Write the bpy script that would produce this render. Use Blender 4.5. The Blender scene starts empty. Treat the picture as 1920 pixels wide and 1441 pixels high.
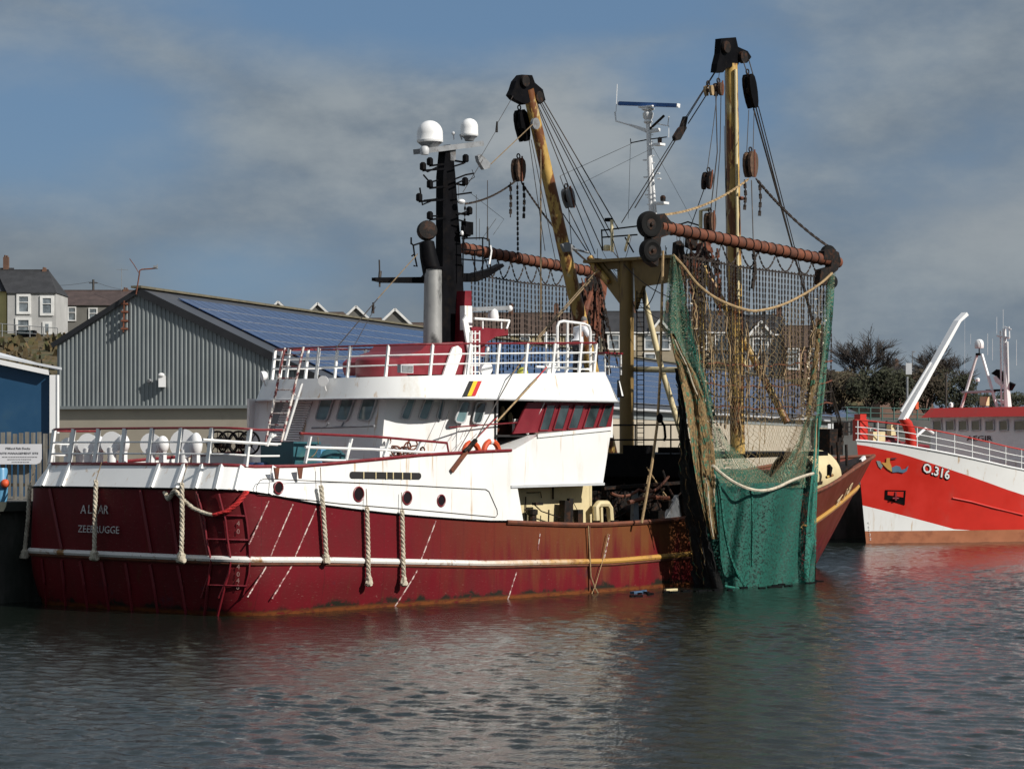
import bpy, math, random
from mathutils import Vector, Matrix, Quaternion
random.seed(7)
sc = bpy.context.scene
COL = sc.collection
R = math.radians
V = Vector
# ------------------------------------------------------------------ camera numbers
F, HZ, EYE = 4600.0, 838.0, 4.5          # focal length in photo pixels, horizon row, eye height
UX, UY = .651, .759                      # heading of the moored trawler
VX, VY = -.759, .651
OX, OY = -7.41 + 4*VX, 64.3 + 4*VY       # stern centre on the waterline
HEAD = math.atan2(UY, UX)
SHIP = Matrix.Translation((OX, OY, 0)) @ Matrix.Rotation(HEAD, 4, 'Z')
def sp(px, py, t):
    "point of the ship's plane y = t seen at a photo pixel (ship coordinates)"
    a = (px - 960)/F
    s = (a*(OY + t*VY) - OX - t*VX)/(UX - a*UY)
    return V((s, t, EYE - (py - HZ)*(OY + t*VY + s*UY)/F))
def ss(px, py, s):
    "the same on the athwartships plane x = s"
    a = (px - 960)/F
    t = (a*(OY + s*UY) - OX - s*UX)/(VX - a*VY)
    return V((s, t, EYE - (py - HZ)*(OY + t*VY + s*UY)/F))
def wp(px, py, D):
    return V(((px - 960)/F*D, D, EYE - (py - HZ)*D/F))
# ------------------------------------------------------------------ mesh builder
class MB:
    def __init__(self): self.v = []; self.f = []
    def add(self, vs, fs):
        o = len(self.v); self.v += [V(p) for p in vs]; self.f += [tuple(i + o for i in f) for f in fs]; return self
    def box(self, c, size, rot=None):
        x, y, z = (k/2 for k in size)
        vs = [V((a*x, b*y, d*z)) for d in (-1, 1) for b in (-1, 1) for a in (-1, 1)]
        if rot is not None: vs = [rot @ p for p in vs]
        c = V(c)
        return self.add([p + c for p in vs], [(0,2,3,1),(4,5,7,6),(0,1,5,4),(2,6,7,3),(0,4,6,2),(1,3,7,5)])
    def beam(self, a, b, w, h=None, up=(0,0,1)):
        "rectangular bar from a to b; w sideways, h along up"
        a, b = V(a), V(b); h = h or w
        d = (b - a); L = d.length
        if L < 1e-6: return self
        d = d/L; u = V(up)
        if abs(d.dot(u)) > .97: u = V((1,0,0)) if abs(d.x) < .9 else V((0,1,0))
        sd = d.cross(u).normalized(); u = sd.cross(d)
        return self.box((a + b)/2, (1,1,1), Matrix((d*L, sd*w, u*h)).transposed())
    def tube(self, pts, r, n=6, caps=True, closed=False):
        pts = [V(p) for p in pts]; m = len(pts)
        rs = r if isinstance(r, (list, tuple)) else [r]*m
        o = len(self.v); ref = None
        for i, p in enumerate(pts):
            if closed: d = pts[(i+1) % m] - pts[i-1]
            else: d = pts[min(i+1, m-1)] - pts[max(i-1, 0)]
            d = d.normalized() if d.length > 1e-9 else V((0,0,1))
            if ref is None: ref = V((0,0,1)) if abs(d.z) < .9 else V((1,0,0))
            s = d.cross(ref)
            if s.length < 1e-5: s = d.orthogonal()
            s.normalize(); ref = s.cross(d)
            for k in range(n):
                a = 2*math.pi*k/n
                self.v.append(p + (s*math.cos(a) + ref*math.sin(a))*rs[i])
        for i in range(m if closed else m - 1):
            j = (i+1) % m
            for k in range(n):
                k2 = (k+1) % n
                self.f.append((o+i*n+k, o+i*n+k2, o+j*n+k2, o+j*n+k))
        if caps and not closed:
            self.f.append(tuple(o+k for k in reversed(range(n)))); self.f.append(tuple(o+(m-1)*n+k for k in range(n)))
        return self
    def lathe(self, c, axis, prof, n=20):
        "revolve (radius, height) pairs about axis through c"
        c = V(c); d = V(axis).normalized(); s = d.orthogonal().normalized(); u = d.cross(s); o = len(self.v)
        for r, z in prof:
            for k in range(n):
                a = 2*math.pi*k/n
                self.v.append(c + d*z + (s*math.cos(a) + u*math.sin(a))*max(r, 1e-4))
        for i in range(len(prof) - 1):
            for k in range(n):
                k2 = (k+1) % n
                self.f.append((o+i*n+k, o+i*n+k2, o+(i+1)*n+k2, o+(i+1)*n+k))
        self.f.append(tuple(o+k for k in reversed(range(n)))); self.f.append(tuple(o+(len(prof)-1)*n+k for k in range(n)))
        return self
    def prism(self, pts, off):
        "polygon pts (3d) extruded by vector off"
        pts = [V(p) for p in pts]; off = V(off); n = len(pts)
        return self.add(pts + [p + off for p in pts], [tuple(reversed(range(n))), tuple(range(n, 2*n))] + [(i, (i+1) % n, (i+1) % n + n, i + n) for i in range(n)])
    def grid(self, rows):
        o = len(self.v); n = len(rows[0])
        for r in rows: self.v += [V(p) for p in r]
        for i in range(len(rows) - 1):
            for k in range(n - 1):
                self.f.append((o+i*n+k, o+i*n+k+1, o+(i+1)*n+k+1, o+(i+1)*n+k))
        return self
    def slab(self, rows, off):
        "grid with thickness off"
        off = V(off); self.grid(rows); self.grid([[V(p) + off for p in reversed(r)] for r in rows])
        m, n = len(rows), len(rows[0])
        ring = [rows[0][k] for k in range(n)] + [rows[i][n-1] for i in range(1, m)] + [rows[m-1][k] for k in range(n-2, -1, -1)] + [rows[i][0] for i in range(m-2, 0, -1)]
        q = len(ring)
        return self.add([V(p) for p in ring] + [V(p) + off for p in ring], [(i, i+q, (i+1) % q + q, (i+1) % q) for i in range(q)])
    def ball(self, c, rad, n=12, m=8):
        rad = (rad,)*3 if not isinstance(rad, (tuple, list)) else rad
        c = V(c); o = len(self.v)
        for i in range(m + 1):
            ph = math.pi*i/m
            for k in range(n):
                a = 2*math.pi*k/n
                self.v.append(c + V((rad[0]*math.sin(ph)*math.cos(a), rad[1]*math.sin(ph)*math.sin(a), rad[2]*math.cos(ph))))
        for i in range(m):
            for k in range(n):
                k2 = (k+1) % n
                self.f.append((o+i*n+k, o+(i+1)*n+k, o+(i+1)*n+k2, o+i*n+k2))
        return self
    def torus(self, c, axis, Rm, r, n=24, k=8, a0=0, a1=2*math.pi):
        d = V(axis).normalized(); s = d.orthogonal().normalized(); u = d.cross(s); c = V(c)
        full = abs(a1 - a0 - 2*math.pi) < 1e-6; q = n if full else n + 1
        return self.tube([c + (s*math.cos(a0 + (a1-a0)*i/n) + u*math.sin(a0 + (a1-a0)*i/n))*Rm for i in range(q)], r, k, closed=full)
    def chain(self, pts, w=.075, L=.13):
        "links as crossed flat bars along a polyline"
        pts = [V(p) for p in pts]; acc = 0; k = 0
        for a, b in zip(pts, pts[1:]):
            d = b - a; n = max(1, round(d.length/(L*.78)))
            for i in range(n):
                p = a + d*((i + .5)/n); h = d.normalized()*L/2
                up = V((.7,.7,.05)) if k % 2 else V((-.7,.7,.05))
                self.beam(p - h, p + h, w, w*.34, up); k += 1
        return self
    def text(self, body, org, xd, yd, height, ext=.006, width=None, offset=0):
        cu = bpy.data.curves.new('t', 'FONT'); cu.body = body; cu.size = 1; cu.extrude = 0; cu.offset = offset; cu.resolution_u = 2
        ob = bpy.data.objects.new('t', cu); COL.objects.link(ob)
        me = bpy.data.meshes.new_from_object(ob.evaluated_get(bpy.context.evaluated_depsgraph_get()))
        vs = [p.co.copy() for p in me.vertices]; fs = [tuple(p.vertices) for p in me.polygons]
        bpy.data.objects.remove(ob); bpy.data.curves.remove(cu); bpy.data.meshes.remove(me)
        if not vs: return self
        x0, x1 = min(p.x for p in vs), max(p.x for p in vs)
        ky = height/.70; kx = width/(x1 - x0) if width else ky
        org, xd, yd = V(org), V(xd).normalized(), V(yd).normalized(); nz = xd.cross(yd).normalized()
        top = [org + xd*(p.x - x0)*kx + yd*p.y*ky + nz*ext for p in vs]
        bot = [org + xd*(p.x - x0)*kx + yd*p.y*ky for p in vs]
        n = len(vs)
        edges = {}
        for f in fs:
            for a, b in zip(f, f[1:] + f[:1]): edges[(a, b)] = 1
        side = [(b, a, a + n, b + n) for a, b in edges if (b, a) not in edges]
        return self.add(top + bot, fs + [tuple(i + n for i in reversed(f)) for f in fs] + side)
    def mesh(self, name, base=(0,0,0)):
        b = V(base); me = bpy.data.meshes.new(name)
        me.from_pydata([p - b for p in self.v], [], self.f); me.update(); return me
def mkobj(name, mb, mat, parent=None, base=(0,0,0), smooth=False, auto=40):
    me = mb.mesh(name, base); me.materials.append(mat)
    if smooth:
        me.polygons.foreach_set('use_smooth', [True]*len(me.polygons))
        if auto: me.set_sharp_from_angle(angle=R(auto))
    o = bpy.data.objects.new(name, me); COL.objects.link(o)
    if parent is not None: o.parent = parent
    return o
def meta(o, label=None, cat=None, group=None, kind=None):
    if label: o['label'] = label
    if cat: o['category'] = cat
    if group: o['group'] = group
    if kind: o['kind'] = kind
    return o
SPLIT = {'sooty_funnel','mast_bracket','navigation_lamp','mast_arm','guide_plate','port_bar','stored_bottle','small_sensor','rail_fitting','platform_post','gantry_brace','casing_edge','pale_fitting','deck_hose','red_hose','whip_aerial','yard_arm','radar_pedestal','deck_frame','scanner_end','bow_gear','deck_bollard','wall_bracket','wall_pipe','deck_gear','red_gear','antenna_mast','deck_locker','roof_ladder','white_frame','mast_lamp','platform_rail','ladder_handrail'}
def islands(mb):
    "connected pieces of a mesh, pieces whose boxes touch kept together"
    n = len(mb.v); par = list(range(n))
    def find(i):
        while par[i] != i: par[i] = par[par[i]]; i = par[i]
        return i
    for f in mb.f:
        for k in f[1:]: par[find(k)] = find(f[0])
    gr = {}
    for i in range(n): gr.setdefault(find(i), []).append(i)
    bx = [[ids, [min(mb.v[i][k] for i in ids) - .015 for k in range(3)], [max(mb.v[i][k] for i in ids) + .015 for k in range(3)]] for ids in gr.values()]
    ch = True
    while ch:
        ch = False
        for i in range(len(bx)):
            for j in range(i + 1, len(bx)):
                a, b = bx[i], bx[j]
                if all(a[1][k] <= b[2][k] and b[1][k] <= a[2][k] for k in range(3)):
                    bx[i] = [a[0] + b[0], [min(x, y) for x, y in zip(a[1], b[1])], [max(x, y) for x, y in zip(a[2], b[2])]]; bx.pop(j); ch = True; break
            if ch: break
    out = []
    for ids, _, _ in bx:
        mp = {o: k for k, o in enumerate(ids)}; q = MB(); q.v = [mb.v[i] for i in ids]; q.f = [tuple(mp[k] for k in f) for f in mb.f if f[0] in mp]; out.append(q)
    return out
class Thing:
    "an Empty at the thing's base with its parts as children; ship=True means ship coordinates"
    def __init__(self, name, label, cat, base=(0,0,0), group=None, ship=False, frame=None):
        self.b = V(base); self.o = bpy.data.objects.new(name, None); COL.objects.link(self.o); self.o.empty_display_size = .3
        fr = frame if frame is not None else (SHIP if ship else Matrix.Identity(4))
        self.o.matrix_world = fr @ Matrix.Translation(self.b)
        meta(self.o, label, cat, group)
    def part(self, name, mb, mat, parent=None, smooth=False, label=None, auto=40, kind=None):
        if name in SPLIT:
            os_ = [mkobj(name, q, mat, parent or self.o, self.b, smooth, auto) for q in islands(mb)]
            return os_[0]
        o = mkobj(name, mb, mat, parent or self.o, self.b, smooth, auto)
        if label: o['label'] = label
        if kind: o['kind'] = kind
        return o
def solo(name, mb, mat, label, cat, base=(0,0,0), group=None, ship=False, smooth=False, kind=None, frame=None):
    o = mkobj(name, mb, mat, None, base, smooth)
    fr = frame if frame is not None else (SHIP if ship else Matrix.Identity(4))
    o.matrix_world = fr @ Matrix.Translation(V(base))
    return meta(o, label, cat, group, kind)
def copy_tree(o, parent=None):
    c = o.copy(); COL.objects.link(c)
    if parent is not None: c.parent = parent
    for ch in list(o.children): copy_tree(ch, c)
    return c
def setting(name, mb, mat, smooth=False):
    o = mkobj(name, mb, mat, None, (0,0,0), smooth); o['kind'] = 'structure'; return o
def lerp(tab, x):
    if x <= tab[0][0]: return tab[0][1]
    for (a, p), (b, q) in zip(tab, tab[1:]):
        if x <= b: return p + (q - p)*(x - a)/(b - a)
    return tab[-1][1]
def sstep(a, b, x):
    k = min(1, max(0, (x - a)/(b - a))); return k*k*(3 - 2*k)
def sag(a, b, d, n=14):
    a, b = V(a), V(b)
    return [a.lerp(b, i/n) - V((0,0,d*4*(i/n)*(1 - i/n))) for i in range(n + 1)]
# ------------------------------------------------------------------ materials
class NT:
    def __init__(self, m):
        self.t = m.node_tree; self.n = self.t.nodes
    def new(self, ty, **kw):
        x = self.n.new(ty)
        for k, v in kw.items(): setattr(x, k, v)
        return x
    def link(self, a, b): self.t.links.new(a, b)
    def coords(self, scale=(1,1,1), kind='Object', rot=(0,0,0)):
        tc = self.new('ShaderNodeTexCoord'); mp = self.new('ShaderNodeMapping'); mp.inputs['Scale'].default_value = scale; mp.inputs['Rotation'].default_value = rot
        self.link(tc.outputs[kind], mp.inputs['Vector']); return mp.outputs['Vector']
    def noise(self, scale, detail=4, rough=.6, vec=None, sc3=(1,1,1)):
        x = self.new('ShaderNodeTexNoise'); x.inputs['Scale'].default_value = scale; x.inputs['Detail'].default_value = detail; x.inputs['Roughness'].default_value = rough
        self.link(vec if vec is not None else self.coords(sc3), x.inputs['Vector']); return x.outputs['Fac']
    def ramp(self, fac, lo, hi, a=0., b=1.):
        x = self.new('ShaderNodeMapRange'); x.interpolation_type = 'SMOOTHSTEP'
        for i, v in zip((1,2,3,4), (lo, hi, a, b)): x.inputs[i].default_value = v
        self.link(fac, x.inputs[0]); return x.outputs[0]
    def math(self, op, a, b=None):
        x = self.new('ShaderNodeMath', operation=op)
        for i, k in enumerate((a, b)):
            if k is None: continue
            if isinstance(k, (int, float)): x.inputs[i].default_value = k
            else: self.link(k, x.inputs[i])
        return x.outputs[0]
    def mix(self, fac, a, b):
        x = self.new('ShaderNodeMix', data_type='RGBA')
        for i, k in ((0, fac), (6, a), (7, b)):
            if isinstance(k, (int, float)): x.inputs[i].default_value = k
            elif isinstance(k, (tuple, list)): x.inputs[i].default_value = (*k[:3], 1)
            else: self.link(k, x.inputs[i])
        return x.outputs[2]
    def xyz(self, vec=None):
        x = self.new('ShaderNodeSeparateXYZ'); self.link(vec if vec is not None else self.coords(), x.inputs[0]); return x.outputs
    def bump(self, h, strength=.3, dist=.02):
        x = self.new('ShaderNodeBump'); x.inputs['Strength'].default_value = strength; x.inputs['Distance'].default_value = dist
        self.link(h, x.inputs['Height']); return x.outputs['Normal']
def newmat(name):
    m = bpy.data.materials.new(name); m.use_nodes = True
    return m, NT(m), m.node_tree.nodes['Principled BSDF']
def mat(name, col, rough=.5, metal=0., col2=None, scale=1.5, lo=.5, hi=.7, stretch=(1,1,1), var=.12, bump=0., bscale=20, col3=None, scale3=6, lo3=.6, hi3=.7, stretch3=(1,1,1), spec=.5):
    "painted / weathered surface: base colour with slow variation, a second colour in patches, a third in streaks"
    m, n, b = newmat(name)
    k = n.noise(scale*.6 + .3, 3)
    c = n.mix(n.ramp(k, .3, .7), tuple(x*(1 - var) for x in col), tuple(min(1, x*(1 + var)) for x in col))
    if col2: c = n.mix(n.ramp(n.noise(scale, 6, .65, sc3=stretch), lo, hi), c, col2)
    if col3: c = n.mix(n.ramp(n.noise(scale3, 5, .6, sc3=stretch3), lo3, hi3), c, col3)
    n.link(c, b.inputs['Base Color']); b.inputs['Metallic'].default_value = metal
    n.link(n.ramp(k, .2, .8, max(0, rough - .08), min(1, rough + .1)), b.inputs['Roughness'])
    b.inputs['Specular IOR Level'].default_value = spec
    if bump: n.link(n.bump(n.noise(bscale, 4), bump, .02), b.inputs['Normal'])
    return m
M = {}
RUST = (.13, .045, .015)
M['white'] = mat('white_paint', (.78,.78,.76), .38, col2=(.66,.63,.56), scale=.8, lo=.58, hi=.8, stretch=(1.5,1.5,.35), var=.03, col3=(.5,.33,.17), scale3=1.6, lo3=.58, hi3=.76, stretch3=(3,3,.22), bump=.05, bscale=3)
M['white_rail'] = mat('white_rail_paint', (.78,.78,.76), .4, col2=(.45,.27,.15), scale=5, lo=.62, hi=.72, var=.04)
M['white_clean'] = mat('white_gelcoat', (.8,.8,.79), .3, var=.02)
M['red'] = mat('dark_red_paint', (.17,.012,.02), .42, col2=(.11,.02,.015), scale=2.5, lo=.55, hi=.75, var=.1)
M['red_rail'] = mat('dark_red_rail_paint', (.17,.013,.018), .4, col2=(.3,.08,.04), scale=7, lo=.6, hi=.7)
M['bright_red'] = mat('bright_red_paint', (.5,.025,.015), .4, col2=(.4,.05,.03), scale=1.2, lo=.5, hi=.8, var=.06)
M['black'] = mat('black_paint', (.004,.004,.005), .55, col2=(.010,.008,.007), scale=3, lo=.5, hi=.75, var=.3, spec=.06)
M['rubber'] = mat('black_rubber', (.008,.008,.008), .85, spec=.2, bump=.3, bscale=30, var=.3)
M['steel'] = mat('dark_oily_steel', (.012,.010,.009), .65, col2=(.045,.02,.011), scale=6, lo=.48, hi=.65, var=.3, bump=.3, spec=.2)
M['wire'] = mat('tarry_wire', (.03,.025,.022), .6, col2=(.07,.045,.03), scale=5, var=.3)
M['wire_tan'] = mat('pale_rope_wire', (.2,.14,.075), .75, col2=(.1,.07,.04), scale=6, var=.2)
M['chain'] = mat('rusty_chain', (.025,.017,.013), .8, col2=(.05,.028,.016), scale=4, var=.3)
M['rust'] = mat('rusty_red_steel', (.15,.045,.02), .75, col2=(.08,.03,.018), scale=3, lo=.45, hi=.7, var=.25, bump=.3, bscale=25)
M['grey_steel'] = mat('grey_steel', (.22,.23,.24), .5, col2=(.13,.12,.11), scale=4, var=.15)
M['yellow'] = mat('weathered_ochre_paint', (.47,.30,.08), .5, col2=(.15,.05,.013), scale=1.7, lo=.47, hi=.54, stretch=(2,2,.5), var=.2, col3=(.5,.4,.2), scale3=3, lo3=.58, hi3=.68, stretch3=(1,1,.4), bump=.15)
M['cream'] = mat('cream_paint', (.62,.52,.3), .5, col2=(.3,.17,.06), scale=2.2, lo=.6, hi=.75, stretch=(2,2,.5), var=.06)
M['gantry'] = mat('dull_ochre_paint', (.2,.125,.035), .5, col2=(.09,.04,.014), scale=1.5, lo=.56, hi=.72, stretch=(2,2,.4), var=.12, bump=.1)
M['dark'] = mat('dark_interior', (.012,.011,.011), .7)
M['brown'] = mat('brown_varnished_wood', (.1,.03,.012), .45, var=.3)
M['orange'] = mat('lifebuoy_orange', (.6,.08,.02), .6, var=.08)
M['lightgrey'] = mat('pale_grey_paint', (.5,.51,.52), .5, col2=(.35,.3,.26), scale=3, lo=.6, hi=.75, var=.05)
M['blue'] = mat('blue_plastic', (.02,.045,.12), .4, var=.2)
M['teal'] = mat('teal_plastic', (.02,.09,.11), .45, col2=(.05,.14,.13), scale=2, var=.2)
M['lightblue'] = mat('light_blue_plastic', (.1,.28,.45), .4)
M['rope'] = mat('white_braided_rope', (.55,.49,.38), .9, col2=(.3,.25,.18), scale=9, lo=.5, hi=.68, var=.15, bump=1, bscale=40)
M['rope_red'] = mat('red_wrapped_rope', (.5,.02,.02), .8, col2=(.3,.02,.02), scale=12, var=.15, bump=.8, bscale=40)
M['rope_tan'] = mat('tan_rope', (.36,.25,.13), .9, col2=(.2,.13,.07), scale=9, var=.2, bump=.8, bscale=40)
M['stainless'] = mat('galvanised_steel', (.5,.51,.52), .35, metal=.7, var=.1)
def glass(name, tint=(.02,.03,.032), rough=.06):
    m, n, b = newmat(name)
    c = n.mix(n.ramp(n.noise(1.3, 2), .35, .65), tint, tuple(x*2.2 for x in tint))
    n.link(c, b.inputs['Base Color']); b.inputs['Roughness'].default_value = rough; b.inputs['Specular IOR Level'].default_value = .9
    return m
M['glass'] = glass('dark_window_glass')
M['glass_green'] = glass('greenish_window_glass', (.065,.11,.115))
# ------------------------------------------------------------------ camera, light, sky
cd = bpy.data.cameras.new('Camera'); cam = bpy.data.objects.new('Camera', cd); COL.objects.link(cam)
cam.location = (0, 0, EYE); cam.rotation_euler = (R(90), 0, 0)
cd.sensor_width = 36; cd.lens = 36*F/1920; cd.shift_y = (HZ - 720.5)/1920; cd.clip_end = 6000; cd.clip_start = .5
sc.camera = cam
EL = R(33)
saz = V((.82, -.572, 0)).normalized()
sdir = V((saz.x*math.cos(EL), saz.y*math.cos(EL), math.sin(EL)))
sl = bpy.data.lights.new('Sun', 'SUN'); sun = bpy.data.objects.new('Sun', sl); COL.objects.link(sun)
sl.energy = 4.9; sl.angle = R(.5); sl.color = (1, .95, .88)
sun.rotation_euler = sdir.to_track_quat('Z', 'Y').to_euler()
w = bpy.data.worlds.new('World'); sc.world = w; w.use_nodes = True
n = NT(w); bg = w.node_tree.nodes['Background']
sky = n.new('ShaderNodeTexSky', sky_type='NISHITA'); sky.sun_disc = False; sky.sun_elevation = EL
sky.sun_rotation = math.atan2(saz.x, saz.y); sky.air_density = 1.0; sky.dust_density = .6
vec = n.coords((1,1,1), 'Generated')
X, Y_, Z = n.xyz(vec)
nz1 = n.noise(1, 5, .5, n.coords((5, 3, 11), 'Generated'))
nz2 = n.noise(1, 9, .6, n.coords((17, 9, 34), 'Generated'))
def blob(cx, cz, rx, rz):      # distance from a direction in the sky, 1 at the centre
    a = n.math('DIVIDE', n.math('SUBTRACT', X, cx), rx); b2 = n.math('DIVIDE', n.math('SUBTRACT', Z, cz), rz)
    d = n.math('SQRT', n.math('ADD', n.math('MULTIPLY', a, a), n.math('MULTIPLY', b2, b2)))
    return n.ramp(d, 0., 1., 1., 0.)
hole = n.math('MAXIMUM', n.math('MAXIMUM', n.math('MULTIPLY', blob(-.03, .19, .2, .065), 1.25), n.math('MULTIPLY', blob(.07, .15, .09, .035), .7)), n.math('MULTIPLY', blob(.085, .135, .06, .05), .6))
hole = n.math('MAXIMUM', hole, n.math('MULTIPLY', blob(-.19, .13, .12, .06), .7))
hole = n.math('MAXIMUM', hole, n.math('MULTIPLY', blob(-.12, .065, .07, .03), .55))
cover = n.ramp(n.math('ADD', n.math('MULTIPLY', hole, -.62), n.math('ADD', nz1, n.math('MULTIPLY', n.math('SUBTRACT', nz2, .5), .35))), .0, .58)
shade = n.ramp(n.math('ADD', n.math('MULTIPLY', nz2, .62), n.math('MULTIPLY', nz1, .38)), .34, .65)
cloud = n.mix(shade, (.165, .205, .25), (.285, .328, .36))
cloud = n.mix(n.math('MULTIPLY', blob(.19, .09, .06, .035), .5), cloud, (.33, .36, .38))
cloud = n.mix(n.math('MULTIPLY', n.math('MAXIMUM', blob(-.17, .065, .09, .04), blob(-.02, .05, .08, .04)), .45), cloud, (.115, .145, .175))
cloud = n.mix(n.math('MULTIPLY', n.math('MULTIPLY', blob(.0, .125, .10, .05), n.ramp(nz2, .35, .6)), .6), cloud, (.37, .395, .41))
# brighter broken cloud overhead and behind the photographer
bright = n.ramp(Z, .5, .95)
cloud = n.mix(bright, cloud, (.42, .46, .54))
skyc = n.new('ShaderNodeMix', data_type='RGBA', blend_type='MULTIPLY'); skyc.inputs[0].default_value = 1
n.link(sky.outputs[0], skyc.inputs[6]); skyc.inputs[7].default_value = (.085, .09, .1, 1)
low = n.ramp(Z, .06, .2)
blue = n.mix(n.math('MULTIPLY', n.ramp(Z, .3, .5, 1., .0), .8), skyc.outputs[2], (.11, .20, .335))
final = n.mix(cover, blue, cloud)
n.link(final, bg.inputs['Color']); bg.inputs['Strength'].default_value = 1.0
sc.view_settings.view_transform = 'Standard'; sc.view_settings.look = 'None'; sc.view_settings.exposure = 0; sc.view_settings.gamma = 1
sc.render.film_transparent = False
sc.cycles.max_bounces = 6; sc.cycles.transparent_max_bounces = 24
sc.cycles.caustics_reflective = False; sc.cycles.caustics_refractive = False
# ================================================================== WATER, QUAY, LAND
m, n, b = newmat('harbour_water')
b.inputs['Base Color'].default_value = (.009, .013, .010, 1); b.inputs['Roughness'].default_value = .06; b.inputs['IOR'].default_value = 1.22
h2 = n.noise(1, 3, .6, n.coords((13, 9, 1), 'Object', (0,0,R(12))))
n.link(n.bump(h2, .5, .025), b.inputs['Normal']); M['water'] = m
import numpy as np
rs = np.random.RandomState(5)
wx0, wx1, wy0, wy1, stp = -34., 50., 24., 132., .1
gx = np.arange(wx0, wx1 + .01, stp); gy = np.arange(wy0, wy1 + .01, stp); nx_, ny_ = len(gx), len(gy)
GX, GY = np.meshgrid(gx, gy); HZ_ = np.zeros_like(GX); PM = np.zeros_like(GX)
for i in range(9):
    a = rs.uniform(0, 6.28); k = 6.28/rs.uniform(9, 30); PM += np.sin(k*(math.cos(a)*GX + math.sin(a)*GY) + rs.uniform(0, 6.28))
tt_ = np.abs((GX - OX)*VX + (GY - OY)*VY) - 4
PM = (.4 + .6*np.clip(tt_/13., 0, 1))*(.7 + .55)/1.25*1.0*(.75 + .5/(1 + np.exp(-PM*1.1)))
NW = 60
for i in range(NW):
    lam = .29*(2.9 ** (i/(NW-1.))); k = 6.283/lam; a = rs.normal(.9, .6); sl_ = .105*math.sqrt(2./NW)*rs.uniform(.7, 1.3)*(1.15 if lam < 1.4 else .8)
    HZ_ += sl_/k*np.sin(k*(math.cos(a)*GX + math.sin(a)*GY) + rs.uniform(0, 6.28))
ed = np.minimum.reduce([GX - gx[0], gx[-1] - GX, GY - gy[0], gy[-1] - GY]); HZ_ *= PM*np.clip(ed/3., 0, 1)
co = np.stack([GX, GY, HZ_], -1).reshape(-1, 3)
idx = np.arange(nx_*ny_).reshape(ny_, nx_); q = np.stack([idx[:-1,:-1], idx[:-1,1:], idx[1:,1:], idx[1:,:-1]], -1).reshape(-1, 4)
X1, Y1 = float(gx[-1]), float(gy[-1]); fr_ = [(-900,-300),(900,-300),(900,900),(-900,900),(wx0,wy0),(X1,wy0),(X1,Y1),(wx0,Y1)]
n0 = len(co); co = np.vstack([co, np.array([(x, y, 0) for x, y in fr_])])
q = np.vstack([q, np.array([(0,1,5,4),(1,2,6,5),(2,3,7,6),(3,0,4,7)]) + n0])
me = bpy.data.meshes.new('water'); me.vertices.add(len(co)); me.vertices.foreach_set('co', co.astype(np.float32).ravel())
me.loops.add(q.size); me.loops.foreach_set('vertex_index', q.astype(np.int32).ravel()); me.polygons.add(len(q)); me.polygons.foreach_set('loop_start', np.arange(0, q.size, 4, dtype=np.int32)); me.update(calc_edges=True); me.validate()
me.polygons.foreach_set('use_smooth', [True]*len(me.polygons)); me.materials.append(m)
wo = bpy.data.objects.new('water', me); COL.objects.link(wo); wo['kind'] = 'structure'
QZ = 2.9
def shipw(s, t): p = SHIP @ V((s, t, 0)); return (p.x, p.y)
q0, q1, q2 = shipw(-400, 5.8), shipw(37.5, 5.8), (11.6, 117.2)
q3 = (q2[0] + .8*420, q2[1] + .6*420)
M['quay'] = mat('quay_concrete', (.16,.155,.14), .85, col2=(.09,.085,.075), scale=.6, lo=.42, hi=.65, var=.15, bump=.3, bscale=8)
M['quaywall'] = mat('wet_quay_wall', (.07,.066,.058), .8, col2=(.02,.025,.018), scale=.5, lo=.4, hi=.6, stretch=(1,1,.4), var=.25, bump=.5, bscale=5)
edge = [q0, q1, q2, q3]
top = edge + [(2500, 2600), (-2500, 2600)]
setting('quay_ground', MB().add([(x, y, QZ) for x, y in top], [tuple(range(6))]), M['quay'])
mb = MB()
for (a, c) in zip(edge, edge[1:]):
    a, c = V((*a, 0)), V((*c, 0)); d = (c - a).normalized(); nn = V((d.y, -d.x, 0))
    mb.prism([a + V((0,0,-3)), c + V((0,0,-3)), c + V((0,0,QZ-.25)), a + V((0,0,QZ-.25))], -nn*.5)
    mb.prism([a + V((0,0,QZ-.25)) + nn*.12, c + V((0,0,QZ-.25)) + nn*.12, c + V((0,0,QZ+.02)) + nn*.12, a + V((0,0,QZ+.02)) + nn*.12], -nn*.7)
solo('quay_wall', mb, M['quaywall'], 'dark wet concrete quay wall behind the moored trawlers', 'quay wall')
# hill
G0 = V((-20.39, 110, 0)); RD = V((.296, .955, 0)); GD = V((.955, -.296, 0))
def hillz(x, y):
    d = (V((x, y, 0)) - G0).dot(V((-.955, .296, 0)))
    if (x - q2[0])*.6 - (y - q2[1])*.8 > -5: return -6
    a = sstep(12, 40, d)*sstep(150, 252, y)*13.0
    c = sstep(254, 286, y)*10.8*(1 - sstep(40, 62, x))
    e = sstep(196, 222, y)*sstep(30, 42, x)*4.6
    return max(a, c, e) + 2.84 + .25*math.sin(x*.31 + y*.17)*sstep(.5, 5, max(a, c, e)) + sstep(300, 700, y)*4*(1 - sstep(40, 62, x))
M['bank'] = mat('rough_winter_grass', (.085,.062,.028), .95, col2=(.05,.055,.018), scale=.35, lo=.42, hi=.62, col3=(.13,.085,.04), scale3=1.6, lo3=.5, hi3=.65, var=.25, bump=1, bscale=3)
xs = [-260 + 6*i for i in range(90)]; ys = [112 + 4*i for i in range(42)] + [290, 320, 380, 480, 640, 760]
setting('hillside', MB().grid([[(x, y, hillz(x, y)) for x in xs] for y in ys]), M['bank'], True)
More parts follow.
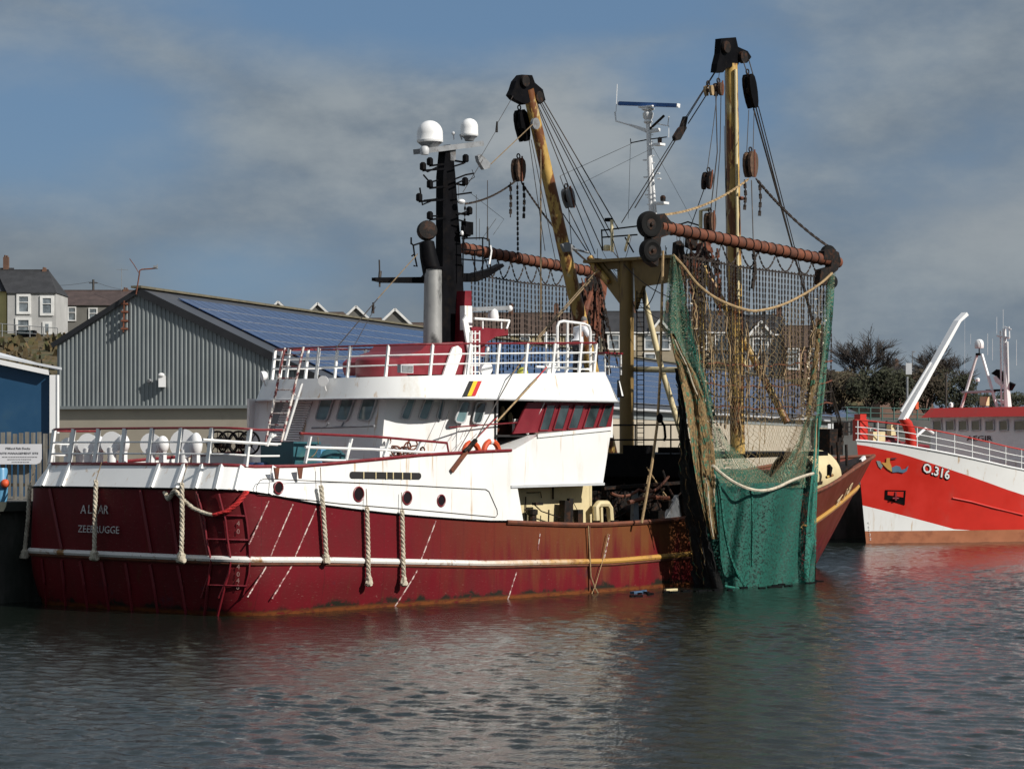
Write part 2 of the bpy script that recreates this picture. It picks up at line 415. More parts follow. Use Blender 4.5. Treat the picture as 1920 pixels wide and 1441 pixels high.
# rough grass tufts on the bank facing the harbour
mb = MB()
rg = random.Random(3)
for i in range(5200):
    x = rg.uniform(-75, -26); y = rg.uniform(135, 232)
    z = hillz(x, y)
    if z < 4: continue
    hgt = rg.uniform(.25, .9); a = rg.uniform(0, 3.14); wd = rg.uniform(.15, .45)
    dx, dy = math.cos(a)*wd, math.sin(a)*wd; lx, ly = rg.uniform(-.3,.3), rg.uniform(-.3,.3)
    mb.add([(x-dx, y-dy, z-.1), (x+dx, y+dy, z-.1), (x+dx*.5+lx, y+dy*.5+ly, z+hgt), (x-dx*.6+lx, y-dy*.6+ly, z+hgt*.8)], [(0,1,2,3)])
o = mkobj('grass', mb, M['bank']); o['kind'] = 'stuff'; o['label'] = 'rough brown winter grass on the bank below the grey house'; o['category'] = 'grass'
# ================================================================== WAREHOUSE
T = Thing('warehouse', 'long grey corrugated warehouse with solar panels on its roof, behind the trawler', 'warehouse', G0 + V((0,0,QZ)))
def gp(wd, k, z): p = G0 + GD*wd + RD*k; return V((p.x, p.y, z))
WA, WR = 4.025, 13.54; ZL, ZA, ZR, ZB = 9.24, 11.45, 7.06, 6.27; LEN = 150.0
def roofz(wd): return ZL + (ZA - ZL)*wd/WA if wd < WA else ZA + (ZR - ZA)*(wd - WA)/(WR - WA)
M['clad'] = mat('grey_cladding_sheet', (.235,.26,.262), .5, col2=(.19,.21,.212), scale=.5, stretch=(2,2,.2), lo=.5, hi=.7, var=.06)
M['render'] = mat('buff_rendered_wall', (.42,.37,.29), .85, col2=(.33,.29,.23), scale=.5, lo=.5, hi=.75, var=.05, col3=(.3,.24,.18), scale3=1.2, lo3=.66, hi3=.8, stretch3=(2,2,.15))
M['rooftrim'] = mat('charcoal_roof_trim', (.018,.019,.022), .6)
M['roofsheet'] = mat('slate_grey_roof_sheet', (.05,.055,.066), .5, col2=(.07,.07,.072), scale=.3, var=.08)
M['lichen'] = mat('lichened_ridge_cap', (.13,.115,.075), .9, col2=(.1,.09,.07), scale=1.5, var=.2)
mb = MB(); pitch = .205; row = []
k = 0.; tops = []
prof = [(0,0),(.09,0),(.115,.045),(.18,.045)]
while k < WR:
    for dx, dy in prof:
        if k + dx <= WR: tops.append((k + dx, -dy))
    k += pitch
tops.append((WR, 0))
mb.grid([[gp(a, c, ZB) for a, c in tops], [gp(a, c, roofz(a) - .12) for a, c in tops]])
mb.grid([[gp(WR, 0, ZB), gp(WR, LEN, ZB)], [gp(WR, 0, ZR - .1), gp(WR, LEN, ZR - .1)]])
mb.grid([[gp(0, LEN, ZB), gp(0, 0, ZB)], [gp(0, LEN, ZL - .1), gp(0, 0, ZL - .1)]])
T.part('wall_cladding', mb, M['clad'])
mb = MB()
mb.prism([gp(.02, .12, QZ), gp(WR-.02, .12, QZ), gp(WR-.02, LEN, QZ), gp(.02, LEN, QZ)], (0,0,ZB - QZ - .03))
T.part('lower_wall', mb, M['render'])
mb = MB(); mb.beam(gp(0, -.06, ZB), gp(WR, -.06, ZB), .1, .14); T.part('drip_flashing', mb, M['clad'])
mb = MB()
mb.prism([gp(-.15, -.12, roofz(0) - .12), gp(WA, -.12, ZA), gp(WA, LEN, ZA), gp(-.15, LEN, roofz(0) - .12)], (0,0,.1))
mb.prism([gp(WA, -.12, ZA), gp(WR + .35, -.12, ZR - .16), gp(WR + .35, LEN, ZR - .16), gp(WA, LEN, ZA)], (0,0,.1))
T.part('roof', mb, M['roofsheet'])
mb = MB()
mb.beam(gp(-.2, -.15, ZL - .2), gp(WA, -.15, ZA - .04), .06, .22); mb.beam(gp(WA, -.15, ZA - .04), gp(WR + .4, -.15, ZR - .22), .06, .34)
T.part('verge_trim', mb, M['rooftrim'])
mb = MB(); mb.beam(gp(WA, -.3, ZA + .14), gp(WA, LEN, ZA + .14), .5, .1); T.part('ridge_cap', mb, M['lichen'])
mb = MB(); mb.tube([gp(WR + .42, -.3, ZR - .2), gp(WR + .42, LEN, ZR - .2)], .09, 6); T.part('gutter', mb, M['lightgrey'])
m, nn_, bb = newmat('solar_panel_glass')
vec_ = nn_.coords(); br = nn_.new('ShaderNodeTexBrick'); br.inputs['Scale'].default_value = 1
bb.inputs['Roughness'].default_value = .16; bb.inputs['Base Color'].default_value = (.02,.045,.13,1)
nn_.link(nn_.mix(nn_.ramp(nn_.noise(2.2, 2), .35, .65), (.016,.04,.12), (.03,.065,.17)), bb.inputs['Base Color']); M['solar'] = m
slope = (ZR - ZA)/(WR - WA)
def panel(mb, w0, w1, k0, k1):
    mb.prism([gp(w0, k0, roofz(w0) + .17), gp(w1, k0, roofz(w1) + .17), gp(w1, k1, roofz(w1) + .17), gp(w0, k1, roofz(w0) + .17)], (0,0,.04))
mr = MB(); rowsw = [WA + .97 + i*1.06 for i in range(8)]
for i in range(135):
    for j, w0 in enumerate(rowsw):
        k0 = 2.0 + i*1.06 + (0 if j else .0)
        if k0 > LEN - 4: continue
        if i < 12:
            pm = MB(); panel(pm, w0, w0 + .99, k0, k0 + .98); T.part('solar_panel', pm, M['solar'])
        else: panel(mr, w0, w0 + .99, k0, k0 + .98)
T.part('solar_panels', mr, M['solar'], kind='stuff')
mb = MB()
for w0 in rowsw: mb.beam(gp(w0 + 1.025, 2, roofz(w0 + 1.025) + .2), gp(w0 + 1.025, LEN - 4, roofz(w0 + 1.025) + .2), .04, .03)
T.part('panel_rail', mb, M['grey_steel'])
mb = MB(); mb.box(gp(5.25, -.2, 7.4), (.3,.2,.5)); mb.ball(gp(5.25, -.3, 7.68), (.15,.1,.1), 8, 6); T.part('alarm_box', mb, M['white_clean'], smooth=True)
mb = MB(); mb.tube([gp(4.6, -.05, 7.45), gp(4.6, -.22, 7.42)], .08, 8); T.part('wall_vent', mb, M['grey_steel'])
mb = MB()
for z0 in (9.75, 10.1, 10.5, 10.85): mb.box(gp(3.4, -.16, z0), (.28,.25,.08))
mb.tube([gp(3.38, -.24, 9.6), gp(3.42, -.24, 11.0)], .035, 5); T.part('wall_bracket', mb, M['rust'])
# bent pole with two thin arms at the gable top
mb = MB(); y0 = -.35
P = lambda px, py: wp(px, py, 108.2)
mb.tube([P(255, 552), P(258, 535), P(261, 515), P(262, 507), P(266, 505), P(280, 504), P(291, 503)], .032, 6); mb.tube([P(260, 511), P(251, 496), P(243, 485)], .018, 5)
t2 = Thing('cctv_pole', 'thin bent reddish pole with two arms fixed to the apex of the grey gable', 'pole', P(255, 552)); t2.part('pole', mb, M['rust'])
mb = MB(); mb.box(P(291, 500), (.16,.1,.09)); mb.tube([P(295, 503), P(295, 495)], .02, 5); mb.tube([P(286,503), P(296,503)], .03, 5); t2.part('lamp_head', mb, M['grey_steel'])
# ================================================================== BLUE SHED, FENCE, SIGN
M['bluewall'] = mat('blue_cladding', (.012,.06,.13), .5, var=.06, col2=(.02,.07,.13), scale=.8)
T = Thing('blue_shed', 'blue walled shed with a white roof edge, left of the grey warehouse', 'shed', (wp(60, 838, 80).x, 80, QZ))
A = wp(-130, 838, 80); B = wp(93, 838, 80)
def at(p, z): return V((p.x, p.y, z))
mb = MB(); zl, zr = 4.5 + (838-655)*80/F, 4.5 + (838-703)*80/F
mb.prism([at(A, QZ), at(B, QZ), at(B, zr), at(A, zl)], (-1.1, 4.6, 0)); T.part('wall', mb, M['bluewall'])
mb = MB(); mb.prism([at(A, zl), at(B, zr), at(B, zr+.16), at(A, zl+.16)], (0, -.3, 0)); mb.box((B.x + .14, 79.88, (QZ+zr)/2), (.2,.2,zr-QZ)); T.part('white_trim', mb, M['white_clean'])
mb = MB(); mb.prism([(A.x, 79.72, zl+.16), (B.x + .45, 79.72, zr+.16), (B.x - .66, 84.8, 7.15), (A.x - .6, 84.8, 8.2)], (0,0,.08)); T.part('roof', mb, mat('pale_roof_sheet', (.62,.64,.66), .5))
mb = MB(); mb.tube([(B.x + .3, 79.8, zr), (B.x + .3, 79.8, QZ)], .06, 6); T.part('drainpipe', mb, M['white_clean'])
M['timber'] = mat('weathered_grey_timber', (.2,.19,.165), .9, col2=(.11,.1,.085), scale=2, lo=.4, hi=.65, stretch=(3,3,.3), var=.2)
T = Thing('timber_fence', 'grey upright board fence on the quay below the blue shed', 'fence', (wp(50,838,75).x, 75, QZ))
xa, xb = wp(-40, 838, 75).x, wp(112, 838, 75).x; x = xa; rg = random.Random(5); boards = 0
while x < xb:
    mb = MB(); mb.box((x, 75, QZ + 1.02 + rg.uniform(-.03,.03)), (.13,.03,2.04)); T.part('board', mb, M['timber']); x += .185
mb = MB()
for z in (3.35, 4.5): mb.box(((xa+xb)/2, 75.06, z), (xb - xa, .06, .1))
T.part('fence_rail', mb, M['timber'])
T = Thing('notice_board', 'white rectangular site notice with grey lettering on the board fence', 'sign', wp(30, 850, 74.6))
p0, p1 = wp(-45, 870, 74.7), wp(78, 832, 74.7)
mb = MB(); r = .16; xx, zz, x0_, z0_ = p1.x, p1.z, p0.x, p0.z
mb.prism([(x0_, 74.7, z0_), (xx - r, 74.7, z0_), (xx - r*.3, 74.7, z0_ + r*.3), (xx, 74.7, z0_ + r), (xx, 74.7, zz), (x0_, 74.7, zz)], (0, .03, 0)); T.part('panel', mb, mat('notice_board_white', (.62,.62,.64), .5, var=.02))
M['ink'] = mat('dark_grey_lettering', (.05,.05,.055), .6)
mb = MB()
def line(txt, px0, px1, py, hpx): 
    a = wp(px0, py, 74.69); mb.text(txt, (a.x, 74.69, a.z), (1,0,0), (0,0,1), hpx*74.7/F, .004, (px1 - px0)*74.7/F)
line('Milford Fish Docks', 11, 57, 842, 4.0); line('WASTE MANAGEMENT SITE', -8, 72, 851, 3.6)

rg = random.Random(2)
for y_, a_, c_ in ((856.5, 4, 67), (861, 14, 56), (866, 22, 54)):
    x_ = a_
    while x_ < c_:
        w_ = rg.uniform(1.2, 4.5); p_ = wp(x_, y_, 74.69); mb.box((p_.x + w_*74.7/F/2, 74.694, p_.z), (w_*74.7/F, .006, .016)); x_ += w_ + 1.1
T.part('lettering', mb, M['ink'])
T = Thing('blue_barrel', 'light blue barrel with an orange float on the quay at the left edge', 'barrel', wp(2, 944, 71.2))
c = wp(2, 944, 71.2); mb = MB(); mb.lathe((c.x, c.y, QZ), (0,0,1), [(.17,0),(.19,.1),(.2,.2),(.2,.5),(.21,.52),(.2,.55),(.19,.95),(.17,1.0)], 16); T.part('drum', mb, M['lightblue'], smooth=True)
mb = MB(); mb.ball((c.x + .16, c.y - .2, QZ + .55), .13, 12, 8); T.part('float', mb, M['orange'], smooth=True)
# ================================================================== HOUSES
HM = {}
def wallm(k, c): HM[k] = mat(k + '_house_wall', c, .85, col2=tuple(x*.8 for x in c), scale=.5, lo=.45, hi=.7, var=.08); return HM[k]
wallm('grey_pebbledash', (.42,.42,.41)); wallm('stone', (.15,.145,.13)); wallm('yellow', (.7,.6,.28)); wallm('cream', (.5,.43,.27)); wallm('buff', (.33,.28,.2)); wallm('brick', (.2,.12,.09)); wallm('pale', (.42,.41,.38))
def roofm(k, c): HM[k] = mat(k + '_roof', c, .75, col2=tuple(x*.7 for x in c), scale=1.2, lo=.4, hi=.65, var=.12, bump=.4, bscale=6); return HM[k]
roofm('slate', (.032,.033,.036)); roofm('rusty_tile', (.07,.048,.043)); roofm('brown_tile', (.085,.055,.04))
HM['chim'] = mat('chimney_brick', (.14,.075,.05), .9, var=.2)
M['winwhite'] = mat('white_window_frame', (.72,.72,.7), .5)
M['winglass'] = glass('house_window_glass', (.1,.115,.125), .12)
def house(label, px0, px1, ye, yr, yb, D, wall, roof, wins=(), rx=None, chims=(), surround=0., depth=6.5, gable=None, door=None, group=None, cat='house', name='terraced_house', trim=False):
    k = D/F; X0, X1 = (px0-960)*k, (px1-960)*k; ze, zr, zb = (EYE - (y - HZ)*k for y in (ye, yr, yb))
    T = Thing(name, label, cat, ((X0+X1)/2, D, zb), group)
    mb = MB(); mb.box(((X0+X1)/2, D + depth/2, (ze+zb)/2 - .6), (X1-X0, depth, ze-zb+1.2)); w_ = T.part('wall', mb, HM[wall])
    ra, rb = ((rx[0]-960)*k, (rx[1]-960)*k) if rx else (X0, X1)
    o_ = .2; mb = MB(); yb_ = D + depth + o_; ym = D + depth/2
    a = [(X0, D-o_, ze-.08), (X1+.1, D-o_, ze-.08), (X1+.1, yb_, ze-.08), (X0, yb_, ze-.08), (ra, ym, zr), (rb+.1, ym, zr)]
    mb.add(a, [(0,1,5,4), (2,3,4,5), (0,4,3), (1,2,5), (3,2,1,0)]); mb.beam((ra, ym, zr), (rb+.1, ym, zr), .16, .14); r_ = T.part('roof', mb, HM[roof])
    if trim:
        mb = MB(); mb.beam((X0, D-.24, ze-.1), (X1, D-.24, ze-.1), .1, .16); T.part('gutter', mb, M['winwhite'])
    for cx, top, wd in chims:
        mb = MB(); zc = EYE - (top-HZ)*k; mb.box((( cx-960)*k, ym + .02, (zr + zc)/2 - .3), (wd*k, .5, zc - zr + .9)); 
        mb.tube([((cx-960)*k - wd*k*.2, ym, zc), ((cx-960)*k - wd*k*.2, ym, zc+.35)], .11, 6); mb.tube([((cx-960)*k + wd*k*.2, ym, zc), ((cx-960)*k + wd*k*.2, ym, zc+.3)], .11, 6)
        T.part('chimney', mb, HM['chim'], r_)
    for (a, c, y0, y1) in wins:
        xa, xc = (a-960)*k, (c-960)*k; zt, zl_ = EYE - (y0-HZ)*k, EYE - (y1-HZ)*k; s_ = .09 + surround; mb = MB()
        for q in ((xa - s_/2, (zt+zl_)/2, s_, zt-zl_+2*s_), (xc + s_/2, (zt+zl_)/2, s_, zt-zl_+2*s_), ((xa+xc)/2, zt + s_/2, xc-xa, s_), ((xa+xc)/2, zl_ - s_/2, xc-xa, s_), ((xa+xc)/2, zl_ + (zt-zl_)*.62, xc-xa, .07)):
            mb.box((q[0], D - .05, q[1]), (q[2], .16, q[3]))
        f_ = T.part('window', mb, M['winwhite']); mb = MB(); mb.box(((xa+xc)/2, D - .02, (zt+zl_)/2), (xc-xa, .05, zt-zl_)); T.part('pane', mb, M['winglass'], f_)
    if door:
        a, c, y0, y1 = door; xa, xc = (a-960)*k, (c-960)*k; zt, zl_ = EYE - (y0-HZ)*k, EYE - (y1-HZ)*k; mb = MB(); mb.box(((xa+xc)/2, D - .04, (zt+zl_)/2), (xc-xa, .12, zt-zl_)); d_ = T.part('door', mb, M['winwhite'])
        mb = MB(); mb.box(((xa+xc)/2, D - .11, (zt+zl_)/2 + .35), ((xc-xa)*.35, .03, .9)); T.part('door_pane', mb, M['winglass'], d_)
    if gable:                                   # front gable: (px0, px1, apex y, base y)
        a, c, ya, yg = gable; xa, xc = (a-960)*k, (c-960)*k; za, zg = EYE - (ya-HZ)*k, EYE - (yg-HZ)*k; xm = (xa+xc)/2
        mb = MB(); mb.prism([(xa, D-.3, zg), (xc, D-.3, zg), (xm, D-.3, za)], (0, 3, 0)); T.part('front_gable', mb, HM[wall])
        mb = MB(); mb.prism([(xa-.25, D-.42, zg-.15), (xm, D-.42, za+.1), (xm, D+3, za+.1), (xa-.25, D+3, zg-.15)], (0,0,.12)); mb.prism([(xm, D-.42, za+.1), (xc+.25, D-.42, zg-.15), (xc+.25, D+3, zg-.15), (xm, D+3, za+.1)], (0,0,.12)); T.part('gable_roof', mb, HM[roof])
        mb = MB(); mb.beam((xa-.3, D-.5, zg-.2), (xm, D-.5, za+.1), .12, .26); mb.beam((xm, D-.5, za+.1), (xc+.3, D-.5, zg-.2), .12, .26); T.part('bargeboard', mb, M['winwhite'])
    return T
house('grey pebbledash house with white window surrounds on the hill, behind the blue shed', 14, 105, 548, 502, 641, 245, 'grey_pebbledash', 'slate', [(36,53,556,584), (80,96,559,587), (34,54,600,630)], rx=(-20, 78), chims=[(72,503,8)], surround=.16, door=(80,97,603,641))
house('yellow house cut by the left edge of the photo, beside the grey pebbledash house', -90, 12, 545, 499, 641, 246, 'yellow', 'slate', [(-40,-20,555,582)], chims=[(-1,480,10)])
house('stone house with a rusty red roof and two white windows, behind the warehouse gable', 107, 250, 571, 541, 640, 268, 'stone', 'rusty_tile', [(129,141,577,600), (168,181,579,601)], rx=(100, 250), chims=[(227,541,10)], surround=.02)
for i, (ax, ay, hw) in enumerate([(522,567,20), (596,570,25), (668,576,29), (741,581,35)]):
    lab = ['smallest, leftmost white edged house gable above the solar roof', 'second white edged gable from the left, beside a brown hipped roof', 'third white edged gable, between the brown hipped roof and the largest gable', 'largest white edged house gable above the solar roof, beside the grey funnel'][i]
    D = 330 - i*16
    house(lab, ax-hw*1.5, ax+hw*1.5, ay+hw*1.0, ay+hw*.62, ay+hw*2.6, D, 'stone', 'brown_tile', [(ax-hw*.3, ax+hw*.3, ay+hw*1.35, ay+hw*1.9)], gable=(ax-hw, ax+hw, ay, ay+hw*.95), group='white edged gables above the solar roof', name='gabled_house')
house('low brown hipped roof house between two white edged gables', 600, 655, 592, 583, 640, 340, 'brick', 'brown_tile', [(620,630,600,612)], rx=(612, 640), name='hipped_house')
house('brown hipped roof house hidden behind the grey funnel', 775, 875, 640, 600, 690, 302, 'brick', 'brown_tile', [(840,856,650,668)], rx=(795, 850), chims=[(858,596,7)], name='hipped_house')
for i, (a, c) in enumerate([(878,966), (966,1052), (1052,1140)]):
    q = (c-a)/86
    house(['cream terraced house behind the port chain curtain, nearest the black mast', 'cream terraced house in the middle of the port chain curtain', 'cream terraced house behind the white roof hoops of the trawler'][i], a, c, 626, 584, 692, 300 + i*.1, 'cream', 'brown_tile', [(a+10*q, a+26*q, 632, 652), (a+56*q, a+74*q, 633, 652), (a+12*q, a+32*q, 664, 684)], chims=[(c-8,570,9)], trim=True, group='cream terraced houses behind the port chains', door=(a+58*q, a+70*q, 660, 690))
for i, (a, c, gb) in enumerate([(1128,1196,None), (1196,1262,(1222,1254,600,622)), (1262,1330,None), (1330,1398,None)]):
    house(['buff house left of the ochre gantry post, with cream window bays', 'buff house with a small white gable, right of the ladder', 'buff house behind the green netting strip', 'buff house with one square white window behind the net'][i], a, c, 622, 581, 694, 290 + i*.1, 'buff', 'slate', [(a+14, a+32, 629, 653), (c-24, c-8, 629, 653), (a+14, a+32, 664, 686)], gable=gb, surround=.12, chims=[(c-6,566,9)], trim=True, group='buff terraced houses behind the net')
house('pale house with a tall white gable and long windows, behind the net', 1398, 1472, 626, 588, 700, 286, 'pale', 'slate', [(1414,1424,636,662), (1428,1438,636,662), (1414,1424,672,700), (1428,1438,672,700)], gable=(1406,1446,604,628), surround=.1, chims=[(1466,574,9)], trim=True)
house('brown house with a low roof at the right edge of the net', 1472, 1548, 650, 608, 712, 283, 'brick', 'brown_tile', [(1478,1496,655,690), (1518,1532,655,690)], surround=.1, chims=[(1540,598,8)])
house('dark roofed house between the two bare trees', 1650, 1750, 700, 684, 770, 262, 'brick', 'slate', [(1668,1680,712,728)], rx=(1666, 1726), chims=[(1690,676,7)])
# utility poles, aerial
for (px, y0, y1, D, lab) in ((175, 524, 600, 285, 'dark telegraph pole above the rusty red roof'),):
    mb = MB(); a, c = wp(px, y1, D), wp(px, y0, D); mb.tube([a, c], .14, 6); mb.box(c - V((0,0,.4)), (1.0,.1,.1)); solo('telegraph_pole', mb, M['wire'], lab, 'pole', a)
mb = MB(); a = wp(228, 545, 268); mb.tube([a, wp(228, 503, 268)], .03, 4); mb.tube([wp(218, 505, 268), wp(240, 506, 268)], .02, 4); solo('roof_aerial', mb, M['grey_steel'], 'thin television aerial on the chimney of the stone house', 'aerial', a)
mb = MB(); mb.tube(sag(wp(60, 533, 285), wp(175, 527, 285), .3, 8) + sag(wp(175, 527, 285), wp(262, 545, 285), .3, 8), .02, 3); solo('overhead_wire', mb, M['wire'], 'thin overhead wire strung past the telegraph pole', 'wire', wp(175, 527, 285))
# hill railing in front of the grey house
T = Thing('hill_railing', 'thin dark railing along the road in front of the grey pebbledash house', 'railing', wp(50, 640, 236))
mb = MB()
for y in (606, 620): mb.tube([wp(-20, y-1, 236), wp(108, y+9, 236)], .035, 4)
T.part('rail', mb, M['grey_steel'])
for i in range(5):
    mb = MB(); px = 4 + i*26; mb.tube([wp(px, 607 + i*2, 236), wp(px, 640 + i*2, 236)], .05, 5); T.part('post', mb, M['grey_steel'])
mb = MB(); a = wp(52, 634, 237); mb.box(a, (2.9,1.5,.6)); mb.box(a + V((-.1,0,.5)), (1.7,1.35,.5)); 
T = Thing('parked_car', 'dark parked car in front of the grey pebbledash house', 'car', wp(52, 642, 237)); T.part('body', mb, M['black'])
mb = MB(); mb.box(a + V((-.1,-.7,.52)), (1.4,.06,.3)); T.part('side_window', mb, M['glass'])
for dx in (-.9, .9):
    mb = MB(); mb.lathe(a + V((dx,-.78,-.28)), (0,1,0), [(.3,0),(.3,.15)], 12); T.part('wheel', mb, M['rubber'])
# ================================================================== TREES, SHRUBS, RIGHT BACKGROUND
M['bark'] = mat('grey_brown_bark', (.06,.048,.04), .9, var=.25)
M['twig'] = mat('fine_brown_twigs', (.05,.04,.033), .95, var=.25)
def bare_tree(lab, px, yb, yt, halfpx, D, seed):
    rg = random.Random(seed); k = D/F; base = wp(px, yb, D); Hh = (yb-yt)*k; Wd = halfpx*k
    T = Thing('bare_tree', lab, 'tree', base, 'bare trees on the skyline'); tr = MB(); tw = MB()
    def grow(p, d, L, r, lev):
        pts = [p]; q = p.copy(); dd = d.copy()
        for i in range(3):
            dd = (dd + V((rg.uniform(-.2,.2), rg.uniform(-.2,.2), rg.uniform(-.05,.16)))).normalized(); q = q + dd*L/3; pts.append(q)
        (tr if lev < 3 else tw).tube(pts, [max(r, .010)*q for q in (1, .85, .7, .5)], 5 if lev < 3 else 3, caps=False)
        if lev >= 6: return
        for i in range(3 if lev < 5 else 5):
            s_ = pts[1 + min(2, i % 3)] if lev else pts[2 + i % 2]
            ax = V((rg.gauss(0,1), rg.gauss(0,1), rg.gauss(0,.5))).normalized()
            nd = (dd + ax*(rg.uniform(.5, 1.0) if lev < 3 else rg.uniform(.3, .65))).normalized(); nd.z = nd.z*.85 + .14
            grow(s_, nd, L*(rg.uniform(.66,.88) if lev < 3 else rg.uniform(.78,.98)), r*.55, lev + 1)
    grow(V((0,0,0)), V((0,0,1)), 1, .09, 0); grow(V((.05,0,.1)), V((.5,.2,.9)), .9, .07, 1); grow(V((-.05,0,.1)), V((-.5,-.2,.9)), .9, .07, 1)
    zt = max(p.z for p in tw.v); xm = sorted(abs(p.x) for p in tw.v)[int(len(tw.v)*.985)]
    for mbx in (tr, tw): mbx.v = [base + V((p.x*Wd/xm, p.y*Wd/xm, p.z*Hh/zt)) for p in mbx.v]
    T.part('trunk', tr, M['bark']); T.part('crown', tw, M['twig'])
bare_tree('wide bare winter tree above the shrubs, just right of the hanging net', 1624, 740, 608, 70, 232, 11)
bare_tree('bare winter tree behind the white crane jib of the red and white boat', 1772, 745, 640, 58, 236, 23)
def shrub(lab, px, yb, yt, halfpx, D, seed, col, count=2800, group='shrubs on the far bank', name='shrub'):
    rg = random.Random(seed); k = D/F; base = wp(px, yb, D); Hh = (yb-yt)*k; Wd = halfpx*k
    T = Thing(name, lab, 'shrub', base, group); lf = MB(); st = MB()
    cl = [(V((rg.uniform(-.7,.7)*Wd, rg.uniform(-.6,.6)*Wd, rg.uniform(.25,.8)*Hh)), rg.uniform(.25,.5)) for _ in range(16)]
    for c_, r_ in cl: st.tube([base + V((c_.x*.1,0,0)), base + c_*.55 + V((0,0,.1)), base + c_], [.06,.04,.015], 4, caps=False)
    for i in range(count):
        c_, r_ = rg.choice(cl); d = V((rg.gauss(0,1), rg.gauss(0,1), rg.gauss(0,1))).normalized()*rg.uniform(.3,1)**.5*r_
        p = base + c_ + V((d.x*Wd*1.1, d.y*Wd, d.z*Hh*.75)); p.z = max(p.z, base.z)
        a = V((rg.gauss(0,1), rg.gauss(0,1), rg.gauss(0,1))).normalized(); b_ = a.orthogonal(); s_ = rg.uniform(.07,.18)
        lf.add([p - a*s_, p + b_*s_*.5, p + a*s_, p - b_*s_*.5], [(0,1,2,3)])
    T.part('foliage', lf, col); T.part('stem', st, M['bark'])
M['leaf1'] = mat('dark_shrub_leaves', (.022,.025,.008), .8, col2=(.012,.013,.006), scale=.7, var=.3)
M['leaf2'] = mat('brown_bramble_leaves', (.04,.029,.014), .85, col2=(.02,.02,.009), scale=.7, var=.3)
shrub('brown bramble bush just right of the hanging net, under the bare tree', 1578, 762, 690, 42, 214, 1, M['leaf2'])
shrub('dark green bush below the wide bare tree', 1628, 768, 684, 48, 212, 2, M['leaf1'])
shrub('dark bush left of the white notice on its pole', 1676, 770, 692, 42, 213, 3, M['leaf1'])
shrub('brown bush behind the foot of the white crane jib', 1735, 774, 690, 45, 216, 4, M['leaf2'])
shrub('dark bush below the second bare tree', 1792, 774, 700, 48, 217, 5, M['leaf1'])
shrub('low hedge behind the mast of the red and white boat', 1880, 772, 734, 70, 222, 6, M['leaf1'], 1600)
shrub('grassy clump on the bank between warehouse roof and bushes', 1556, 775, 735, 50, 216, 8, M['leaf2'], 900)
# road wall and green railing
M['wallgrey'] = mat('grey_road_wall', (.12,.12,.115), .85, col2=(.08,.08,.075), scale=.5, var=.1)
mb = MB(); a, c = wp(1560, 784, 202), wp(2100, 790, 202); mb.prism([(a.x, 202, 2.8), (c.x, 202, 2.8), (c.x, 202, c.z + .1), (a.x, 202, a.z + .1)], (0, 1, 0)); solo('road_wall', mb, M['wallgrey'], 'low grey wall below the green railing on the far bank', 'wall', (a.x, 202, 2.8))
M['greenrail'] = mat('green_railing_paint', (.06,.13,.11), .6)
T = Thing('green_railing', 'pale green mesh railing along the road above the far quay', 'railing', wp(1670, 785, 201))
mb = MB()
for y in (764, 774, 783): mb.tube([wp(1585, y-1, 201), wp(1745, y+3, 201)], .04, 4)
T.part('rail', mb, M['greenrail'])
for i in range(8):
    mb = MB(); mb.tube([wp(1588 + i*22, 763, 201), wp(1588 + i*22, 788, 201)], .06, 5); T.part('post', mb, M['greenrail'])
T = Thing('notice_pole', 'white notice panel on a tall grey pole among the bushes', 'sign', wp(1701, 780, 205))
mb = MB(); mb.tube([wp(1701, 790, 205), wp(1701, 706, 205)], .1, 6); T.part('pole', mb, M['grey_steel']); mb = MB(); a = wp(1704, 691, 205); mb.box(a, (.5,.08,.95)); T.part('panel', mb, M['lightgrey'])
mb = MB(); a = wp(1774, 800, 205); mb.tube([a, wp(1774, 700, 205)], .09, 6); mb.box(wp(1774, 700, 205), (.3,.2,.12)); solo('timber_post', mb, M['bark'], 'plain grey post among the bushes right of the crane jib', 'post', a)
T = Thing('street_lamp', 'thin street lamp rising beside the white notice panel', 'street lamp', wp(1711, 780, 240))
mb = MB(); mb.tube([wp(1711, 780, 240), wp(1711, 664, 240), wp(1712, 660, 240)], .05, 5); T.part('post', mb, M['grey_steel']); mb = MB(); mb.box(wp(1713, 659, 240), (.35,.14,.1)); T.part('lamp_head', mb, M['grey_steel'])
# ================================================================== THE TRAWLER
BOAT = Thing('beam_trawler', 'large dark red beam trawler with a white wheelhouse, black mast and two ochre derricks', 'boat', (0,0,0), ship=True)
BP = BOAT.part
ZB_T = [(0,3.42),(1.3,3.27),(2.54,3.03),(4.5,2.79),(6.53,2.59),(9.2,2.39),(11.9,2.24),(14.9,2.1),(17.6,2.12),(20.4,2.21),(25,2.55),(28,2.8),(30.6,3.1),(33.1,3.7),(35.5,4.02),(38,4.2)]
def zbound(s): return (lerp(ZB_T, s-.8) + lerp(ZB_T, s) + lerp(ZB_T, s+.8))/3
ZR_T = [(0,4.02),(1.35,3.96),(2.8,3.97),(4.2,4.06),(7.6,4.27),(11.5,4.40)]
ZS_T = [(0,1.55),(3.35,1.43),(10.4,1.08),(16.2,.95),(20.7,1.04),(25,1.3),(30,1.78),(34.5,2.7),(38,3.2)]
def tr(z): return lerp([(-1.2,1.5),(0,.5),(1.5,.2),(3.4,0),(5,0)], z)
def stem(z): return 33.57 + max(-.6, z)*.99
def hb(s, z):
    k = max(0, min(1, z/4.2)); s0 = 16 + 6.5*k; p = 2 + .25*k
    x = max(0, (s - s0)/(stem(z) - s0))
    low = max(0, .9 - z)*.22*(1 - sstep(4, 12, s))
    return max(0, 4*(1 - x**p) - low - .12*max(0, -z))
NTR, NAR, NSD = 8, 8, 46
NC = NTR + NAR + NSD
